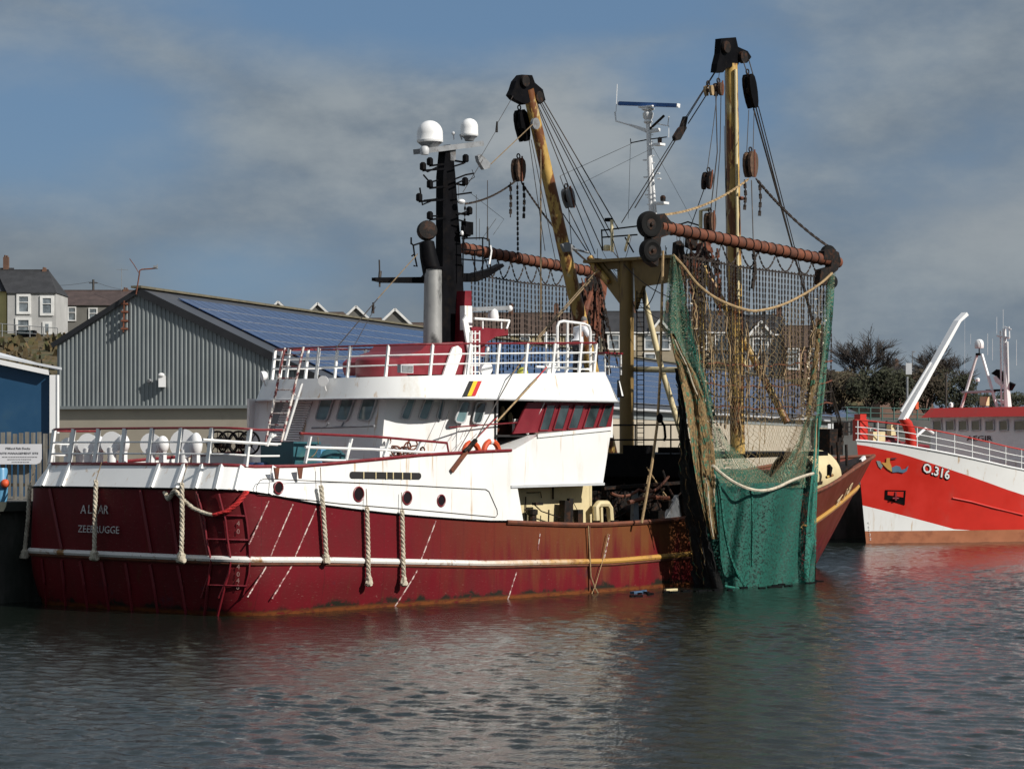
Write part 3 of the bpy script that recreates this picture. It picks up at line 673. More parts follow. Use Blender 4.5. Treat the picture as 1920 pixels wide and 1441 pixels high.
def col(i, z):
    "starboard outline column i at height z"
    a0 = tr(z); rc = 1.15; b0 = hb(2.5, z); cam_ = .22
    if i < NTR:
        t = (b0 - rc)*i/NTR; return V((a0 + cam_*(t/4)**2, -t, z))
    if i < NTR + NAR:
        an = (i - NTR)/NAR*math.pi/2; s1 = a0 + cam_*((b0 - rc)/4)**2
        return V((s1 + rc*(1 - math.cos(an)), -(b0 - rc) - rc*math.sin(an), z))
    sA = a0 + cam_*((b0 - rc)/4)**2 + rc; u = (i - NTR - NAR)/(NSD)
    s = sA + (stem(z) - sA)*u
    return V((s, -hb(s, z), z))
def colz(i, fn):
    z = fn(2)
    for _ in range(6): z = fn(col(i, z).x)
    return col(i, z)
def mir(p): return V((p.x, -p.y*lerp([(-1,1.34),(0,1.43),(1.4,1.39),(3.3,1.285),(5,1.285)], p.z), p.z))      # the port quarter is a little fuller
def full(i0, fn):     # list of column indices both sides: port bow ... stern ... starboard bow
    return [mir(fn(i)) for i in range(NC, 0, -1)] + [fn(i) for i in range(0, NC + 1)]
# hull paint
m, n, b = newmat('hull_paint'); oc = n.coords(); X_, Y2, Z2 = n.xyz(oc)
na = n.noise(.9, 6, .65, n.coords((1,1,.55))); nb = n.noise(5, 5, .65, n.coords((.7,.7,2.0))); nc = n.noise(1.2, 5, .6, n.coords((2.2,2.2,.3)))
red = n.mix(n.ramp(na, .3, .7), (.14,.009,.015), (.105,.012,.014))
red = n.mix(n.math('MULTIPLY', n.ramp(nb, .68, .76), .55), red, (.28,.16,.13))
rustm = n.math('MULTIPLY', n.math('MULTIPLY', n.ramp(X_, 5, 17, 0, .95), n.ramp(X_, 25, 31, 1, .45)), n.ramp(n.math('ADD', nc, n.math('MULTIPLY', n.math('SUBTRACT', Z2, 1.2), .2)), .27, .68))
red = n.mix(rustm, red, (.15,.055,.02))
stk = n.noise(1.0, 4, .6, n.coords((5,5,.22))); red = n.mix(n.math('MULTIPLY', n.ramp(stk, .6, .74), .6), red, (.09,.03,.014)); red = n.mix(n.math('MULTIPLY', n.ramp(n.noise(14, 4, .7, n.coords((.5,.5,3))), .63, .7), .5), red, (.33,.2,.17))
red = n.mix(n.math('MULTIPLY', n.ramp(n.noise(.55, 4, .6), .62, .68), n.ramp(Z2, .9, .7, 0, 1)), red, (.075,.022,.03))
red = n.mix(n.math('MULTIPLY', n.ramp(nc, .62, .74), .5), red, (.085,.014,.014))
foul = n.ramp(n.math('ADD', Z2, n.math('MULTIPLY', na, -1.15)), -.33, -.48, 0, 1)
red = n.mix(n.math('MULTIPLY', foul, n.ramp(nb, .34, .5)), red, (.018,.017,.012))
red = n.mix(n.math('MULTIPLY', n.ramp(Z2, .16, .05, 0, 1), n.ramp(nb, .3, .55)), red, (.16,.05,.016))
seam = n.math('LESS_THAN', n.math('ABSOLUTE', n.math('SUBTRACT', n.math('FRACT', n.math('DIVIDE', X_, 2.35)), .5)), .004)
red = n.mix(n.math('MULTIPLY', seam, .5), red, (.06,.012,.012))
n.link(red, b.inputs['Base Color']); n.link(n.ramp(na, .2, .8, .34, .6), b.inputs['Roughness'])
b.inputs['Specular IOR Level'].default_value = .15
dent = n.noise(.55, 2, .4, n.coords((1.2,1.2,.8)))
n.link(n.bump(n.math('ADD', n.math('MULTIPLY', dent, 1.0), n.math('MULTIPLY', nb, .08)), .5, .14), b.inputs['Normal']); M['hull'] = m
rows = []
for j in range(15):
    w_ = j/14
    rows.append(full(0, lambda i: colz(i, lambda s: -1.0 + w_*(zbound(s) + 1.0))))
mb = MB().grid(rows); hull = BP('hull', mb, M['hull'], smooth=True, auto=50)
# strake: white aft, stained ochre forward
m, n, b = newmat('strake_paint'); X_, Y2, Z2 = n.xyz(); k_ = n.noise(3, 4, .6)
st = n.mix(n.ramp(n.math('ADD', X_, n.math('MULTIPLY', k_, 7)), 11.5, 19), (.72,.7,.66), (.48,.26,.06))
st = n.mix(n.ramp(n.noise(1.4, 5, .65), .56, .68), st, (.3,.15,.05)); st = n.mix(n.ramp(n.noise(9, 3), .64, .7), st, (.12,.05,.02))
n.link(st, b.inputs['Base Color']); b.inputs['Roughness'].default_value = .5; M['strake'] = m
pth = [(p + V((-.03 if abs(p.y) < 2.6 and p.x < 3 else 0, math.copysign(.02, p.y) if abs(p.y) > .05 else 0, 0))) for p in full(0, lambda i: colz(i, lambda s: lerp(ZS_T, s)))]
BP('rubbing_strake', MB().tube(pth, .085, 8), M['strake'], hull, smooth=True)
pth2 = [p - V((0,0,.11)) for p in pth]; BP('strake_lip', MB().tube(pth2, .04, 5), M['rust'], hull)
# stern and side bulwark in white, leaning inboard at the stern
def inset(i, top):
    p = colz(i, zbound); q = colz(max(0, i-1), zbound); r = colz(i+1, zbound)
    d = (r - q); d.z = 0; d.normalize(); nn = V((-d.y, d.x, 0));  # inboard
    if i == 0: nn = V((1,0,0))
    if nn.dot(V((8,0,0)) - V((p.x,p.y,0))) < 0: nn = -nn
    k = (1 - sstep(1.0, 4.2, p.x))*.42 + .012
    z0 = p.z; z1 = lerp(ZR_T, p.x)
    return p + nn*(k*top + .0) + V((0,0,(z1 - z0)*top)) + (-nn*.02)
iend = max(i for i in range(NC) if colz(i, zbound).x < 11.75)
cols = list(range(0, iend + 1)); 
def bw(i, k):
    p = inset(i, k)
    if i == iend: p.x = 11.88 - .55*k
    return p
rows = [[mir(bw(i, k)) for i in reversed(cols[1:])] + [bw(i, k) for i in cols] for k in (0, .33, .67, 1)]
mb = MB().grid(rows); bul = BP('bulwark', mb, M['white'], smooth=True, auto=50)
toprow = rows[-1]; BP('rail_cap', MB().tube([p + V((0,0,.02)) for p in toprow], .05, 6), M['red_rail'], bul)
BP('paint_edge', MB().tube([p for p in rows[0]], .028, 5), M['black'], bul)
# ribs
def atpx(fn_k, px, zrow):   # column (fractional) whose transom point shows at px
    best = min(((abs(((SHIP @ bw(i/4 if False else i, zrow)).x/(SHIP @ bw(i, zrow)).y*F + 960) - px), i) for i in cols)); return best[1]
def proj(p): q = SHIP @ V(p); return (960 + F*q.x/q.y, HZ - F*(q.z - EYE)/q.y)
allc = [(mir, i) for i in reversed(cols[1:])] + [((lambda p: p), i) for i in cols]
def ribpt(px, k, fn):       # interpolate along the full outline to hit px
    prev = None
    for g, i in allc:
        p = g(fn(i, k)); x = proj(p)[0]
        if prev is not None and (prev[0] - px)*(x - px) <= 0 and x > prev[0] - 1e-6:
            f_ = (px - prev[0])/max(1e-6, x - prev[0]); return prev[1].lerp(p, max(0, min(1, f_)))
        prev = (x, p)
    return None
for a, c in ((60,77),(80,97),(117,133),(284,300),(330,346),(367,380),(405,416),(441,452),(505,512)):
    p0, p1 = ribpt(a, 0, bw), ribpt(c, 1, bw)
    if p0 and p1: BP('bulwark_rib', MB().beam(p0, p1, .12, .13, (-1,0,0)), M['white'], bul)
def hk(i, k): return colz(i, lambda s: lerp(ZS_T, s) + (zbound(s) - lerp(ZS_T, s))*k)
def hl(i, k): return colz(i, lambda s: -.1 + (lerp(ZS_T, s) - .1 + .1)*k)
for a, c in ((117,95),(285,265),(335,318),(392,370)):
    p0, p1 = ribpt(a, .06, hk), ribpt(c, .97, hk)
    if p0 and p1: BP('stern_rib', MB().tube([p + V((-.035,0,0)) for p in (p0, p0.lerp(p1,.5), p1)], .045, 6), M['red'], hull)
for a, c in ((62,52),(90,80),(126,117),(167,152),(207,192),(251,237),(299,283),(352,335),(385,396),(408,433)):
    p0, p1 = ribpt(a, 0, hl), ribpt(c, .92, hl)
    if p0 and p1:
        i_ = None; pm = ribpt((a+c)/2, .5, hl); BP('stern_rib', MB().tube([p + V((-.035,0,0)) for p in (p0, pm or p0.lerp(p1,.5), p1)], .045, 6), M['red'], hull)
# worn half round bars on the side
M['worn'] = mat('worn_bar_paint', (.2,.03,.035), .6, col2=(.55,.45,.4), scale=9, lo=.46, hi=.56, var=.1)
for a, b_ in (((504,939),(467,1020)),((549,945),(507,1042)),((592,953),(553,1043)),((499,1062),(464,1119)),((547,1060),(510,1122)),((817,976),(788,1052)),((782,1069),(742,1148)),((968,1072),(950,1130)),((1012,1000),(1008,1030)),((1142,1002),(1132,1048))):
    p0, p1 = sp(*a, -4.0), sp(*b_, -4.0)
    pts = [p0.lerp(p1, k/4) for k in range(5)]
    pts = [V((p.x, -hb(p.x, p.z) - .005 if p.x > 2.2 else p.y, p.z)) for p in pts]
    BP('side_bar', MB().tube(pts, .022, 6), M['worn'], hull)
p0 = sp(1105, 985, -4.03); BP('joint_bar', MB().beam((p0.x, -4.02, 2.1), (p0.x, -4.02, .1), .07, .05), M['rust'], hull)
# ladder grid on the stern corner
mb = MB()
def cpt(px, py):
    lo = None
    for i in range(NTR, NTR + NAR + 8):
        for q in range(4):
            pass
    best = None
    for i in range(NTR-3, NTR+NAR+6):
        for z in [j*.1 for j in range(-3, 36)]:
            p = col(i, z); x, y = proj(p); d = (x-px)**2 + (y-py)**2
            if best is None or d < best[0]: best = (d, p, i)
    p = best[1]; a_ = col(max(0,best[2]-1), p.z); c_ = col(best[2]+1, p.z); d = (c_-a_).normalized(); nn = V((d.y, -d.x, 0))
    if nn.dot(V((6,0,0)) - V((p.x,p.y,0))) > 0: nn = -nn
    # exact slide towards the pixel along the outline
    x0, y0 = proj(p); x1, y1 = proj(p + d*.1); 
    if abs(x1-x0) > .1: p = p + d*max(-.3, min(.3, .1*(px-x0)/(x1-x0)))
    p = p + V((0,0,(proj(p)[1]-py)*.0142))
    return p + nn*.05
for xs_ in ((373,386,390,398,395,380),(412,424,428,434,430,412),(452,462,466,468,466,455)):
    mb.tube([cpt(x, y) for x, y in zip(xs_, (925,975,1010,1050,1075,1120))], .028, 5)
for y, a, c in ((965,382,460),(1010,388,466),(1048,397,468),(1096,390,462)):
    mb.tube([cpt(a + (c-a)*k/5, y + 2*k/5) for k in range(6)], .024, 5)
BP('stern_ladder', mb, M['red'], hull)
# draught marks
mb = MB()
for y in (985, 1000, 1066, 1080, 1092, 1104):
    p = cpt(444, y); mb.text(str((y//3) % 9), p, (.45,-.9,0), (0,0,1), .13, .004)
BP('draught_marks', mb, mat('worn_white_marks', (.4,.25,.22), .7), hull)
# name and port on the transom
mb = MB()
def ttext(body, px0, px1, py, hp):
    a = ss(px0, py, .12); c = ss(px1, py, .12); 
    a.x = tr(a.z) + .22*(a.y/5.2)**2 - .05
    mb.text(body, (a.x - .02, a.y, a.z), (-.03, -1, 0), (.08, 0, 1), hp, .012, a.y - c.y)
ttext('A', 155, 166, 962, .24); ttext('L', 170, 177, 962, .24); ttext('TAR', 180, 209, 962, .24); ttext('ZEEBRUGGE', 147, 227, 997, .2)
BP('stern_lettering', mb, mat('faded_white_lettering', (.5,.48,.46), .6, col2=(.2,.05,.05), scale=9, lo=.55, hi=.65), hull)
# registration near the bow, following the side
mb = MB(); c = 33.4; zc = 2.35
def hpt(s, z): return V((s, -hb(s, z), z))
pa, pb = hpt(32.3, 2.15), hpt(34.0, 2.85); d = (pb-pa).normalized(); up = (hpt(33, 3) - hpt(33, 2.4)).normalized(); nn = d.cross(up).normalized()
mb.text('Z.18', pa + nn*.05, d, up, .45, .02, 1.9); BP('bow_lettering', mb, mat('cream_lettering', (.55,.42,.25), .6), hull)
# top rail along the open bulwark and the bow
rail = [colz(i, zbound) for i in range(iend, NC + 1)]
mb = MB().tube([p + V((0,-.02 if p.y < -.1 else 0,0)) for p in rail], .075, 6); mb.tube([mir(p) for p in rail], .075, 6); BP('bulwark_rail', mb, M['rust'], hull)
# decks
M['deck'] = mat('worn_deck', (.08,.05,.04), .8, col2=(.05,.045,.04), scale=1, var=.2)
M['deckred'] = mat('red_deck_paint', (.12,.02,.018), .7, col2=(.08,.03,.025), scale=1, var=.2)
def deckstrip(s0, s1, zf, ins=.12, n_=24):
    rows = []
    for k in range(n_ + 1):
        s = s0 + (s1 - s0)*k/n_; z = zf(s); w_ = max(.02, hb(s, z) - ins); rows.append([(s, -w_, z), (s, 0, z + .04), (s, w_, z)])
    return MB().grid(rows)
BP('main_deck', deckstrip(11.2, 33.0, lambda s: lerp([(11,1.3),(20,1.35),(33,2.6)], s)), M['deck'])
mb = MB().prism([(1.0,-2.6,3.22),(2.0,-3.7,3.22),(11.4,-3.85,3.3),(11.4,3.85,3.3),(2.0,3.7,3.22),(1.0,2.6,3.22),(.55,1.4,3.22),(.55,-1.4,3.22)], (0,0,-.1)); BP('aft_deck', mb, M['deckred'])
# ------------------------------------------------------------------ upper block, shelter, wheelhouse
blk = [(11.25,3.36),(15.71,3.39),(16.12,5.06),(12.6,4.86),(11.5,4.44),(11.2,4.36)]
mb = MB().prism([(s, -4.015, z) for s, z in blk], (0, 8.03, 0)); block = BP('bridge_deckhouse', mb, M['white'])
BP('ledge', MB().beam(sp(1007, 817, -4.03), sp(1146, 803, -4.03), .07, .11), M['white'], block)
BP('deckhouse_sill', MB().beam((11.3,-4.0,3.33), (15.75,-4.0,3.36), .1, .08), M['lightgrey'], block)
mb = MB().prism([(12.2,-3.2,1.3),(16.1,-3.2,1.3),(16.1,-3.2,3.37),(12.0,-3.2,3.37)], (0, .12, 0)); mb.prism([(16.05,-3.2,1.3),(16.17,-3.2,1.3),(16.17,-3.2,3.37),(16.05,-3.2,3.37)], (0,6.4,0)); shelter = BP('shelter_wall', mb, M['cream'])
mb = MB(); mb.tube([(12.9,-3.25,3.0),(12.9,-3.25,2.2)], .02, 5); mb.tube([(12.95,-3.25,3.12),(13.6,-3.25,3.12),(13.65,-3.25,2.95)], .016, 5); mb.tube([(14.2,-3.25,3.3),(14.2,-3.25,2.9)], .03, 5); BP('wall_pipe', mb, M['steel'], shelter)
# side details of the white plating
for (px, py, r) in ((522,914,.16),(672,926,.2),(763,933,.185),(827,938,.165)):
    c = sp(px, py, -4.02); f_ = BP('porthole', MB().torus((c.x,-4.03,c.z), (0,1,0), r, .022, 20, 6), M['red'], bul, smooth=True)
    g_ = MB().lathe((c.x,-4.02,c.z), (0,-1,0), [(r,-.06),(r,.004)], 20); BP('porthole_glass', g_, mat('porthole_glass', (.012,.006,.007), .12) if 'pg' not in M else M['pg'], bul)
pts = [sp(x, y, -4.03) for x, y in ((496,897),(560,900),(700,906),(911,917),(917,921),(932,955),(933,964),(929,969),(800,957),(640,944),(560,935),(486,927),(480,920),(481,911),(488,900))]
BP('panel_seam', MB().tube(pts, .012, 4, closed=True), M['wire'], bul)
a, c = sp(660, 890, -4.02), sp(785, 892, -4.02); h_ = .095
mb = MB(); mb.prism([(a.x + math.cos(q)*h_, -4.0, a.z + math.sin(q)*h_) for q in [math.pi/2 + math.pi*k/6 for k in range(7)]] + [(c.x + math.cos(q)*h_, -4.0, c.z + math.sin(q)*h_) for q in [-math.pi/2 + math.pi*k/6 for k in range(7)]], (0,-.035,0)); slot = BP('freeing_port', mb, M['dark'], bul)
mb = MB()
for k in (.16,.34,.5,.6,.74,.87): mb.box((a.x + (c.x-a.x)*k, -4.04, a.z + (c.z-a.z)*k), (.035,.03,.19))
BP('port_bar', mb, M['cream'], slot)
for px in (518, 562): p = sp(px, 886, -4.03); BP('rust_gusset', MB().prism([(p.x-.1,-4.02,p.z+.14),(p.x+.1,-4.02,p.z+.14),(p.x+.05,-4.02,p.z-.16),(p.x-.04,-4.02,p.z-.16)], (0,-.04,0)), M['rust'], bul)
# wheelhouse walls
WH = [(7.4,2.3),(7.4,-2.3),(9.6,-3.3),(11.1,-3.42)]; zt_ = 5.97
mb = MB()
def wallq(a, c, z0, z1, th=.08, lean=0):
    a, c = V((*a, 0)), V((*c, 0)); d = (c-a).normalized(); nn = V((-d.y, d.x, 0))*th
    l = V((lean,0,0)); mb.prism([a + V((0,0,z0)), c + V((0,0,z0)), c + V((0,0,z1)) + l, a + V((0,0,z1)) + l], nn if nn.dot(V((12,0,0)) - a) > 0 else -nn)
wallq((7.4,3.2), (7.4,-2.3), 3.25, zt_, lean=.35); wallq((7.4,-2.3), (9.6,-3.3), 3.25, zt_, lean=.35); wallq((9.6,-3.3), (11.25,-3.42), 3.25, zt_, lean=.2)
wallq((13.0,-3.56), (16.7,-3.62), 4.8, zt_); wallq((16.7,-3.62), (17.0,0), 4.8, zt_); wallq((17.0,0), (16.7,3.62), 4.8, zt_); wallq((16.7,3.62), (9.6,3.62), 3.3, zt_); wallq((9.6,3.62), (7.4,3.2), 3.3, zt_)
whl = BP('wheelhouse', mb, M['white'])
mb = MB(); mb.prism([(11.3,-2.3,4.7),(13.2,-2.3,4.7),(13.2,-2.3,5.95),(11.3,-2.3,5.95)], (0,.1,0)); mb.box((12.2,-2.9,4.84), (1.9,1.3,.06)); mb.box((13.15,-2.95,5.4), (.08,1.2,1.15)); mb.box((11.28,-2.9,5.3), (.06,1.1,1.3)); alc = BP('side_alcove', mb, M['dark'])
mb = MB(); mb.box((12.5,-2.6,5.0), (1.2,.3,.36)); mb.box((12.0,-2.45,5.42), (.4,.2,.9)); BP('wooden_locker', mb, M['brown'], alc)
mb = MB(); 
for k in range(5): mb.lathe((11.5 + .36*k + (.12 if k > 1 else 0), -2.5, 5.15 + (k % 2)*.18), (0,0,1), [(.07,0),(.08,.1),(.08,.32),(.03,.42)], 8)
BP('stored_bottle', mb, M['cream'], alc, smooth=True)
mb = MB(); mb.beam((12.15,-3.4,4.9), (12.15,-3.4,5.25), .06); mb.box((12.3,-3.4,5.3), (.3,.08,.1)); BP('gate_post', mb, M['white_rail'], alc)
BP('alcove_frame', MB().tube([(13.02,-3.6,5.95), (13.3,-3.62,5.85), (12.55,-3.6,4.9)], .05, 6), M['white'], whl)
# red window band
tp = [(985,753,), (1152,753)]; 
q = [sp(962,813,-3.66), sp(1146,802,-3.66), sp(1152,754,-3.66), sp(990,754,-3.66)]
band = BP('window_band', MB().prism(q, (0,.06,0)), M['red'], whl)
for a, c in ((1024,1041),(1050,1068),(1077,1095),(1106,1125),(1133,1149)):
    q = [sp(a-14, 807-(a-1010)*.05, -3.67), sp(c-14, 807-(a-1010)*.05, -3.67), sp(c, 759, -3.67), sp(a, 759, -3.67)]
    w_ = BP('bridge_window', MB().prism(q, (0,-.025,0)), M['glass'], whl)
    mb = MB(); 
    for i in range(4): mb.beam(q[i] + V((0,-.02,0)), q[(i+1) % 4] + V((0,-.02,0)), .035, .05, (0,1,0))
    BP('window_frame', mb, M['red'], w_)
def slantwin(pts, plane, thick, mat_, name='window', rim=True):
    q = [plane(*p) for p in pts]; nn = (q[1]-q[0]).cross(q[3]-q[0]).normalized()
    if nn.dot(V((-1,-1,0))) < 0: nn = -nn
    # rounded corners
    r_ = []
    for i in range(4):
        p, a, c = q[i], q[i-1], q[(i+1) % 4]; ra = min(.13, (a-p).length*.3)
        for k in range(4):
            f_ = k/3; A_ = p + (a-p).normalized()*ra; C_ = p + (c-p).normalized()*ra
            r_.append(A_*(1-f_)**2 + p*2*f_*(1-f_) + C_*f_**2)
    w_ = BP(name, MB().prism([p - nn*.02 for p in r_], nn*(thick+.02)), mat_, whl)
    if rim: BP('window_frame', MB().tube([p + nn*thick for p in r_], .028, 5, closed=True), M['lightgrey'], w_)
    return w_
aft = lambda px, py: ss(px, py, 7.38 + (5.25 - 4.6)*0 + .35*max(0, (ss(px, py, 7.4).z - 3.25)/2.72) - .01)
for a, c in ((604,628),(643,667),(683,709)): slantwin([(a-13,787),(c-15,789),(c,742),(a,742)], aft, .02, M['glass_green'])
def cham(px, py):      # plane through the chamfer
    for _ in range(1):
        best = None
        A_, C_ = V((7.4,-2.3,0)), V((9.6,-3.3,0))
        for k in range(-5, 140):
            f_ = k/100; p = A_.lerp(C_, f_)
            for _i in range(2):
                z = EYE - (py-HZ)*(SHIP @ p).y/F; p = A_.lerp(C_, f_) + V((.35*(z-3.25)/2.72, 0, z))
            d = abs(proj(p)[0] - px)
            if best is None or d < best[0]: best = (d, p)
    return best[1] + V((-.012,-.03,0))
for a, c in ((764,779),(797,814)): slantwin([(a-15,785),(c-14,787),(c,744),(a,744)], cham, .02, M['glass_green'])
slantwin([(817,785),(825,788),(833,746),(829,742)], cham, .02, M['glass_green'])
sw = lambda px, py: sp(px, py, -3.44)
slantwin([(851,790),(870,793),(881,752),(866,752)], sw, .02, M['glass_green']); slantwin([(885,793),(901,794),(912,753),(893,753)], sw, .02, M['glass'])
BP('side_handrail', MB().tube([sp(842,801,-3.55), sp(925,795,-3.55), sp(985,791,-3.6)], .022, 5), M['red_rail'], whl)
for a, c in (((862,803),(848,826)),((876,803),(870,818)),((866,826),(848,850)),((842,770),(812,850))):
    BP('panel_seam', MB().tube([sp(*a,-3.46), sp(*c,-3.46)], .008, 4), M['wire'], whl)
# louvre grille on the aft wall
mb = MB(); 
for k in range(17):
    y = 754 + k*4.5; x0 = 520 - k*1.1; a, c = ss(x0, y, 7.36), ss(x0 + 50, y + .5, 7.36); a.x = c.x = 7.34 + .35*(a.z-3.25)/2.72; mb.beam(a, c, .06, .035, (.5,0,1))
BP('louvre_grille', mb, M['white_clean'], whl); mb = MB().prism([aft(518,752) , aft(574,752), aft(556,832), aft(500,830)], (-.012,0,0)); BP('grille_recess', mb, M['grey_steel'], whl)
# ------------------------------------------------------------------ brow and roof
def brow(half, sa, Rr, sf, z, ins=0):
    o = []
    for k in range(11): an = math.pi/2*k/10; o.append((sa + Rr - Rr*math.sin(math.pi/2 - an), -(half - Rr) - Rr*math.sin(an)))
    st_ = o + [(sa + Rr + 2, -half), (13, -half), (sf - .5, -half + .02), (sf, -half + .35), (sf + .25, -1.5)]
    return [(s, -t) for s, t in reversed(st_)] + st_
lo_, hi_ = brow(4.0, 7.0, 2.7, 16.95, 0), brow(3.8, 7.2, 2.6, 16.5, 0)
zl_ = lambda s: 5.93 + .002*(s-7); zh_ = lambda s: 6.52 + (s-7)*.036
L0 = [V((s,t,zl_(s))) for s, t in lo_]; L1 = [V((s,t,zh_(s))) for s, t in hi_]; nn_ = len(L0)
mb = MB().add(L0 + L1, [tuple(range(nn_)), tuple(reversed(range(nn_, 2*nn_)))] + [(i, i + nn_, (i+1) % nn_ + nn_, (i+1) % nn_) for i in range(nn_)])
browo = BP('roof_brow', mb, M['white'], whl, smooth=True, auto=35)
bl = MB().tube([p + V((0,0,-.02)) for p in L0], .035, 5, closed=True); BP('brow_lip', bl, M['lightgrey'], browo)
def fas(px, py):
    p = sp(px, py, -3.9); f_ = (p.z - 5.93)/(zh_(p.x) - 5.93); return sp(px, py, -4.0 + .2*f_ - .012)
for i, (c_, nm) in enumerate((((.012,.012,.012),'flag_black'),((.75,.5,.02),'flag_yellow'),((.5,.02,.02),'flag_red'))):
    a, c = 880 + i*7.7, 880 + (i+1)*7.7; BP('painted_flag', MB().prism([fas(a-12,742), fas(c-12,742), fas(c,714), fas(a,714)], (0,-.008,0)), mat(nm, c_, .5, var=.02), browo)
BP('name_panel', MB().prism([fas(1157,745), fas(1170,745), fas(1161,712), fas(1157,712)], (0,-.01,0)), M['black'], browo)
BP('panel_stripe', MB().prism([fas(1165,742), fas(1168,742), fas(1161,714), fas(1159.5,714)], (0,-.02,0)), M['white'], browo)
# roof railing
def off(half, sa, Rr, sf): return brow(half, sa, Rr, sf, 0)
base_ = [V((s,t,zh_(s))) for s, t in off(3.62, 7.4, 2.5, 16.2)]
def railz(p, h): return p + V((.14*h, 0, h))
mb = MB().tube([railz(p, .92) for p in base_], .034, 6); BP('roof_rail_top', mb, M['red_rail'], browo)
mb = MB(); 
for h in (.33,.62): mb.tube([railz(p, h) for p in base_], .026, 6)
BP('roof_rail', mb, M['white_rail'], browo)
def along(path, step):
    out = []; acc = 0
    for a, c in zip(path, path[1:]):
        L = (c-a).length; x = step - acc if acc else 0
        while x <= L: out.append(a.lerp(c, x/L)); x += step
        acc = L - (x - step)
    return out
for p in along(base_, 1.3): BP('roof_rail_post', MB().beam(p, railz(p, .92), .06, .09, (1,0,0)), M['white_rail'], browo)
# white hoops by the roof edge
tq = -3.3; mb = MB()
mb.tube([sp(1047,695,tq), sp(1045,640,tq), sp(1045,612,tq), sp(1048,604,tq), sp(1056,602,tq), sp(1095,607,tq), sp(1104,611,tq), sp(1107,622,tq), sp(1107,697,tq)], .045, 7)
for x, y in ((1064,603),(1088,606)): mb.tube([sp(x,y,tq), sp(x,694,tq)], .04, 6)
mb.tube([sp(1005,687,tq), sp(1108,692,tq)], .035, 6); mb.tube([sp(1024,622,tq), sp(1024,690,tq)], .03, 6); hoop = BP('guard_hoop', mb, M['white_rail'], browo)
# red funnel casing
tc = -1.1
mb = MB().prism([sp(x, y, tc) for x, y in ((745,702),(741,690),(741,677),(750,669),(766,664),(790,656),(800,645),(868,640),(884,668),(893,702))], (0,2.2,0)); cas = BP('funnel_casing', mb, M['red'])
mb = MB(); c = sp(700,688,-.5); mb.lathe(c + V((.35,0,-.3)), (0,0,1), [(.75,0),(.78,.05),(.78,.5),(.72,.56)], 20); BP('vent_drum', mb, M['red'], cas, smooth=True)
mb = MB().prism([sp(x, y, tc-.05) for x, y in ((828,704),(850,704),(864,664),(863,654),(856,648),(847,651),(842,662))], (0,-.06,0)); BP('white_plate', mb, M['white'], cas)
mb = MB().prism([sp(x, y, tc-.06) for x, y in ((868,704),(880,704),(886,650),(872,590),(866,600),(876,660))], (0,-.06,0)); mb.box(sp(874,596,-.6), (.35,.2,.75)); BP('casing_edge', mb, M['white'], cas)
mb = MB().prism([sp(x, y, -.5) for x, y in ((868,640),(884,640),(884,545),(872,545))], (0,.5,0)); mb.box(sp(890,640,-.3), (.5,.4,.9)); BP('mast_leg', mb, M['red'], cas)
mb = MB(); 
for x, w_ in ((885,.03),(891,.03),(899,.025)): mb.tube([sp(x,620,-1.3), sp(x,702,-1.3)], w_, 5)
for y in range(625, 700, 12): mb.tube([sp(885,y,-1.3), sp(899,y,-1.3)], .016, 4)
BP('casing_ladder', mb, M['white_rail'], cas)
# radar bracket on its red arm
mb = MB().prism([sp(x, y, -.9) for x, y in ((884,613),(952,617),(953,628),(930,631),(905,646),(884,648))], (0,.5,0)); arm = BP('radar_bracket', mb, M['red'])
mb = MB(); mb.tube([sp(889,597,-.95), sp(955,601,-.95)], .04, 6); mb.tube([sp(955,601,-.95), sp(950,616,-.95)], .035, 6); mb.tube([sp(889,597,-.1), sp(955,601,-.1)], .04, 6)
for x in (905, 940): mb.tube([sp(x,598,-.9), sp(x,616,-.9)], .03, 6)
BP('bracket_rail', mb, M['white_rail'], arm); mb = MB(); mb.beam(sp(884,580,-.5), sp(952,577,-.5), .12, .13); rd = BP('radar_scanner', mb, M['grey_steel'], arm)
mb = MB(); mb.ball(sp(956,578,-.5), (.09,.1,.1), 10, 6); mb.lathe(sp(925,600,-.5), (0,0,1), [(.16,0),(.18,.1),(.14,.3),(.06,.36)], 12); BP('radar_pedestal', mb, M['white_clean'], arm, smooth=True)
# ------------------------------------------------------------------ black mast
t0 = -.15
mb = MB().prism([sp(x, y, t0) for x, y in ((828,645),(830,520),(831,330),(836,278),(849,278),(854,330),(865,470),(868,520),(872,600),(864,645))], (0,.3,0)); mast = BP('black_mast', mb, M['black'])
mb = MB(); a, c = sp(811,645,-.55), sp(812,500,-.55); mb.tube([a, c], [.29,.27], 16); BP('exhaust_pipe', mb, mat('sooty_aluminium', (.3,.3,.29), .5, metal=.3, col2=(.04,.04,.04), scale=1.1, lo=.45, hi=.6, stretch=(1,1,.5), var=.1), mast, smooth=True)
mb = MB(); mb.tube([sp(812,520,-.5), sp(803,480,-.4), sp(800,455,-.3)], [.3,.27,.24], 12); mb.tube([sp(812,500,-.55), sp(812,505,-.55)], .31, 16); mb.tube([a, a - V((0,0,.12))], [.34,.36], 16); BP('sooty_funnel', mb, M['black'], mast, smooth=True)
mb = MB(); c = sp(801,432,-.3); mb.lathe(c, (-.55,-.8,.1), [(.05,.14),(.28,.12),(.31,.05),(.31,-.12),(.2,-.16)], 20); BP('horn_drum', mb, M['steel'], mast, smooth=True)
mb = MB().prism([sp(x, y, 0) for x, y in ((704,520),(704,526),(722,530),(830,531),(830,514),(800,514),(796,519))], (0,.16,0)); mb.prism([sp(x, y, -.1) for x, y in ((860,512),(890,512),(925,503),(943,494),(946,499),(918,518),(895,528),(860,528))], (0,.3,0))
yard = BP('yard_arm', mb, M['black'], mast)
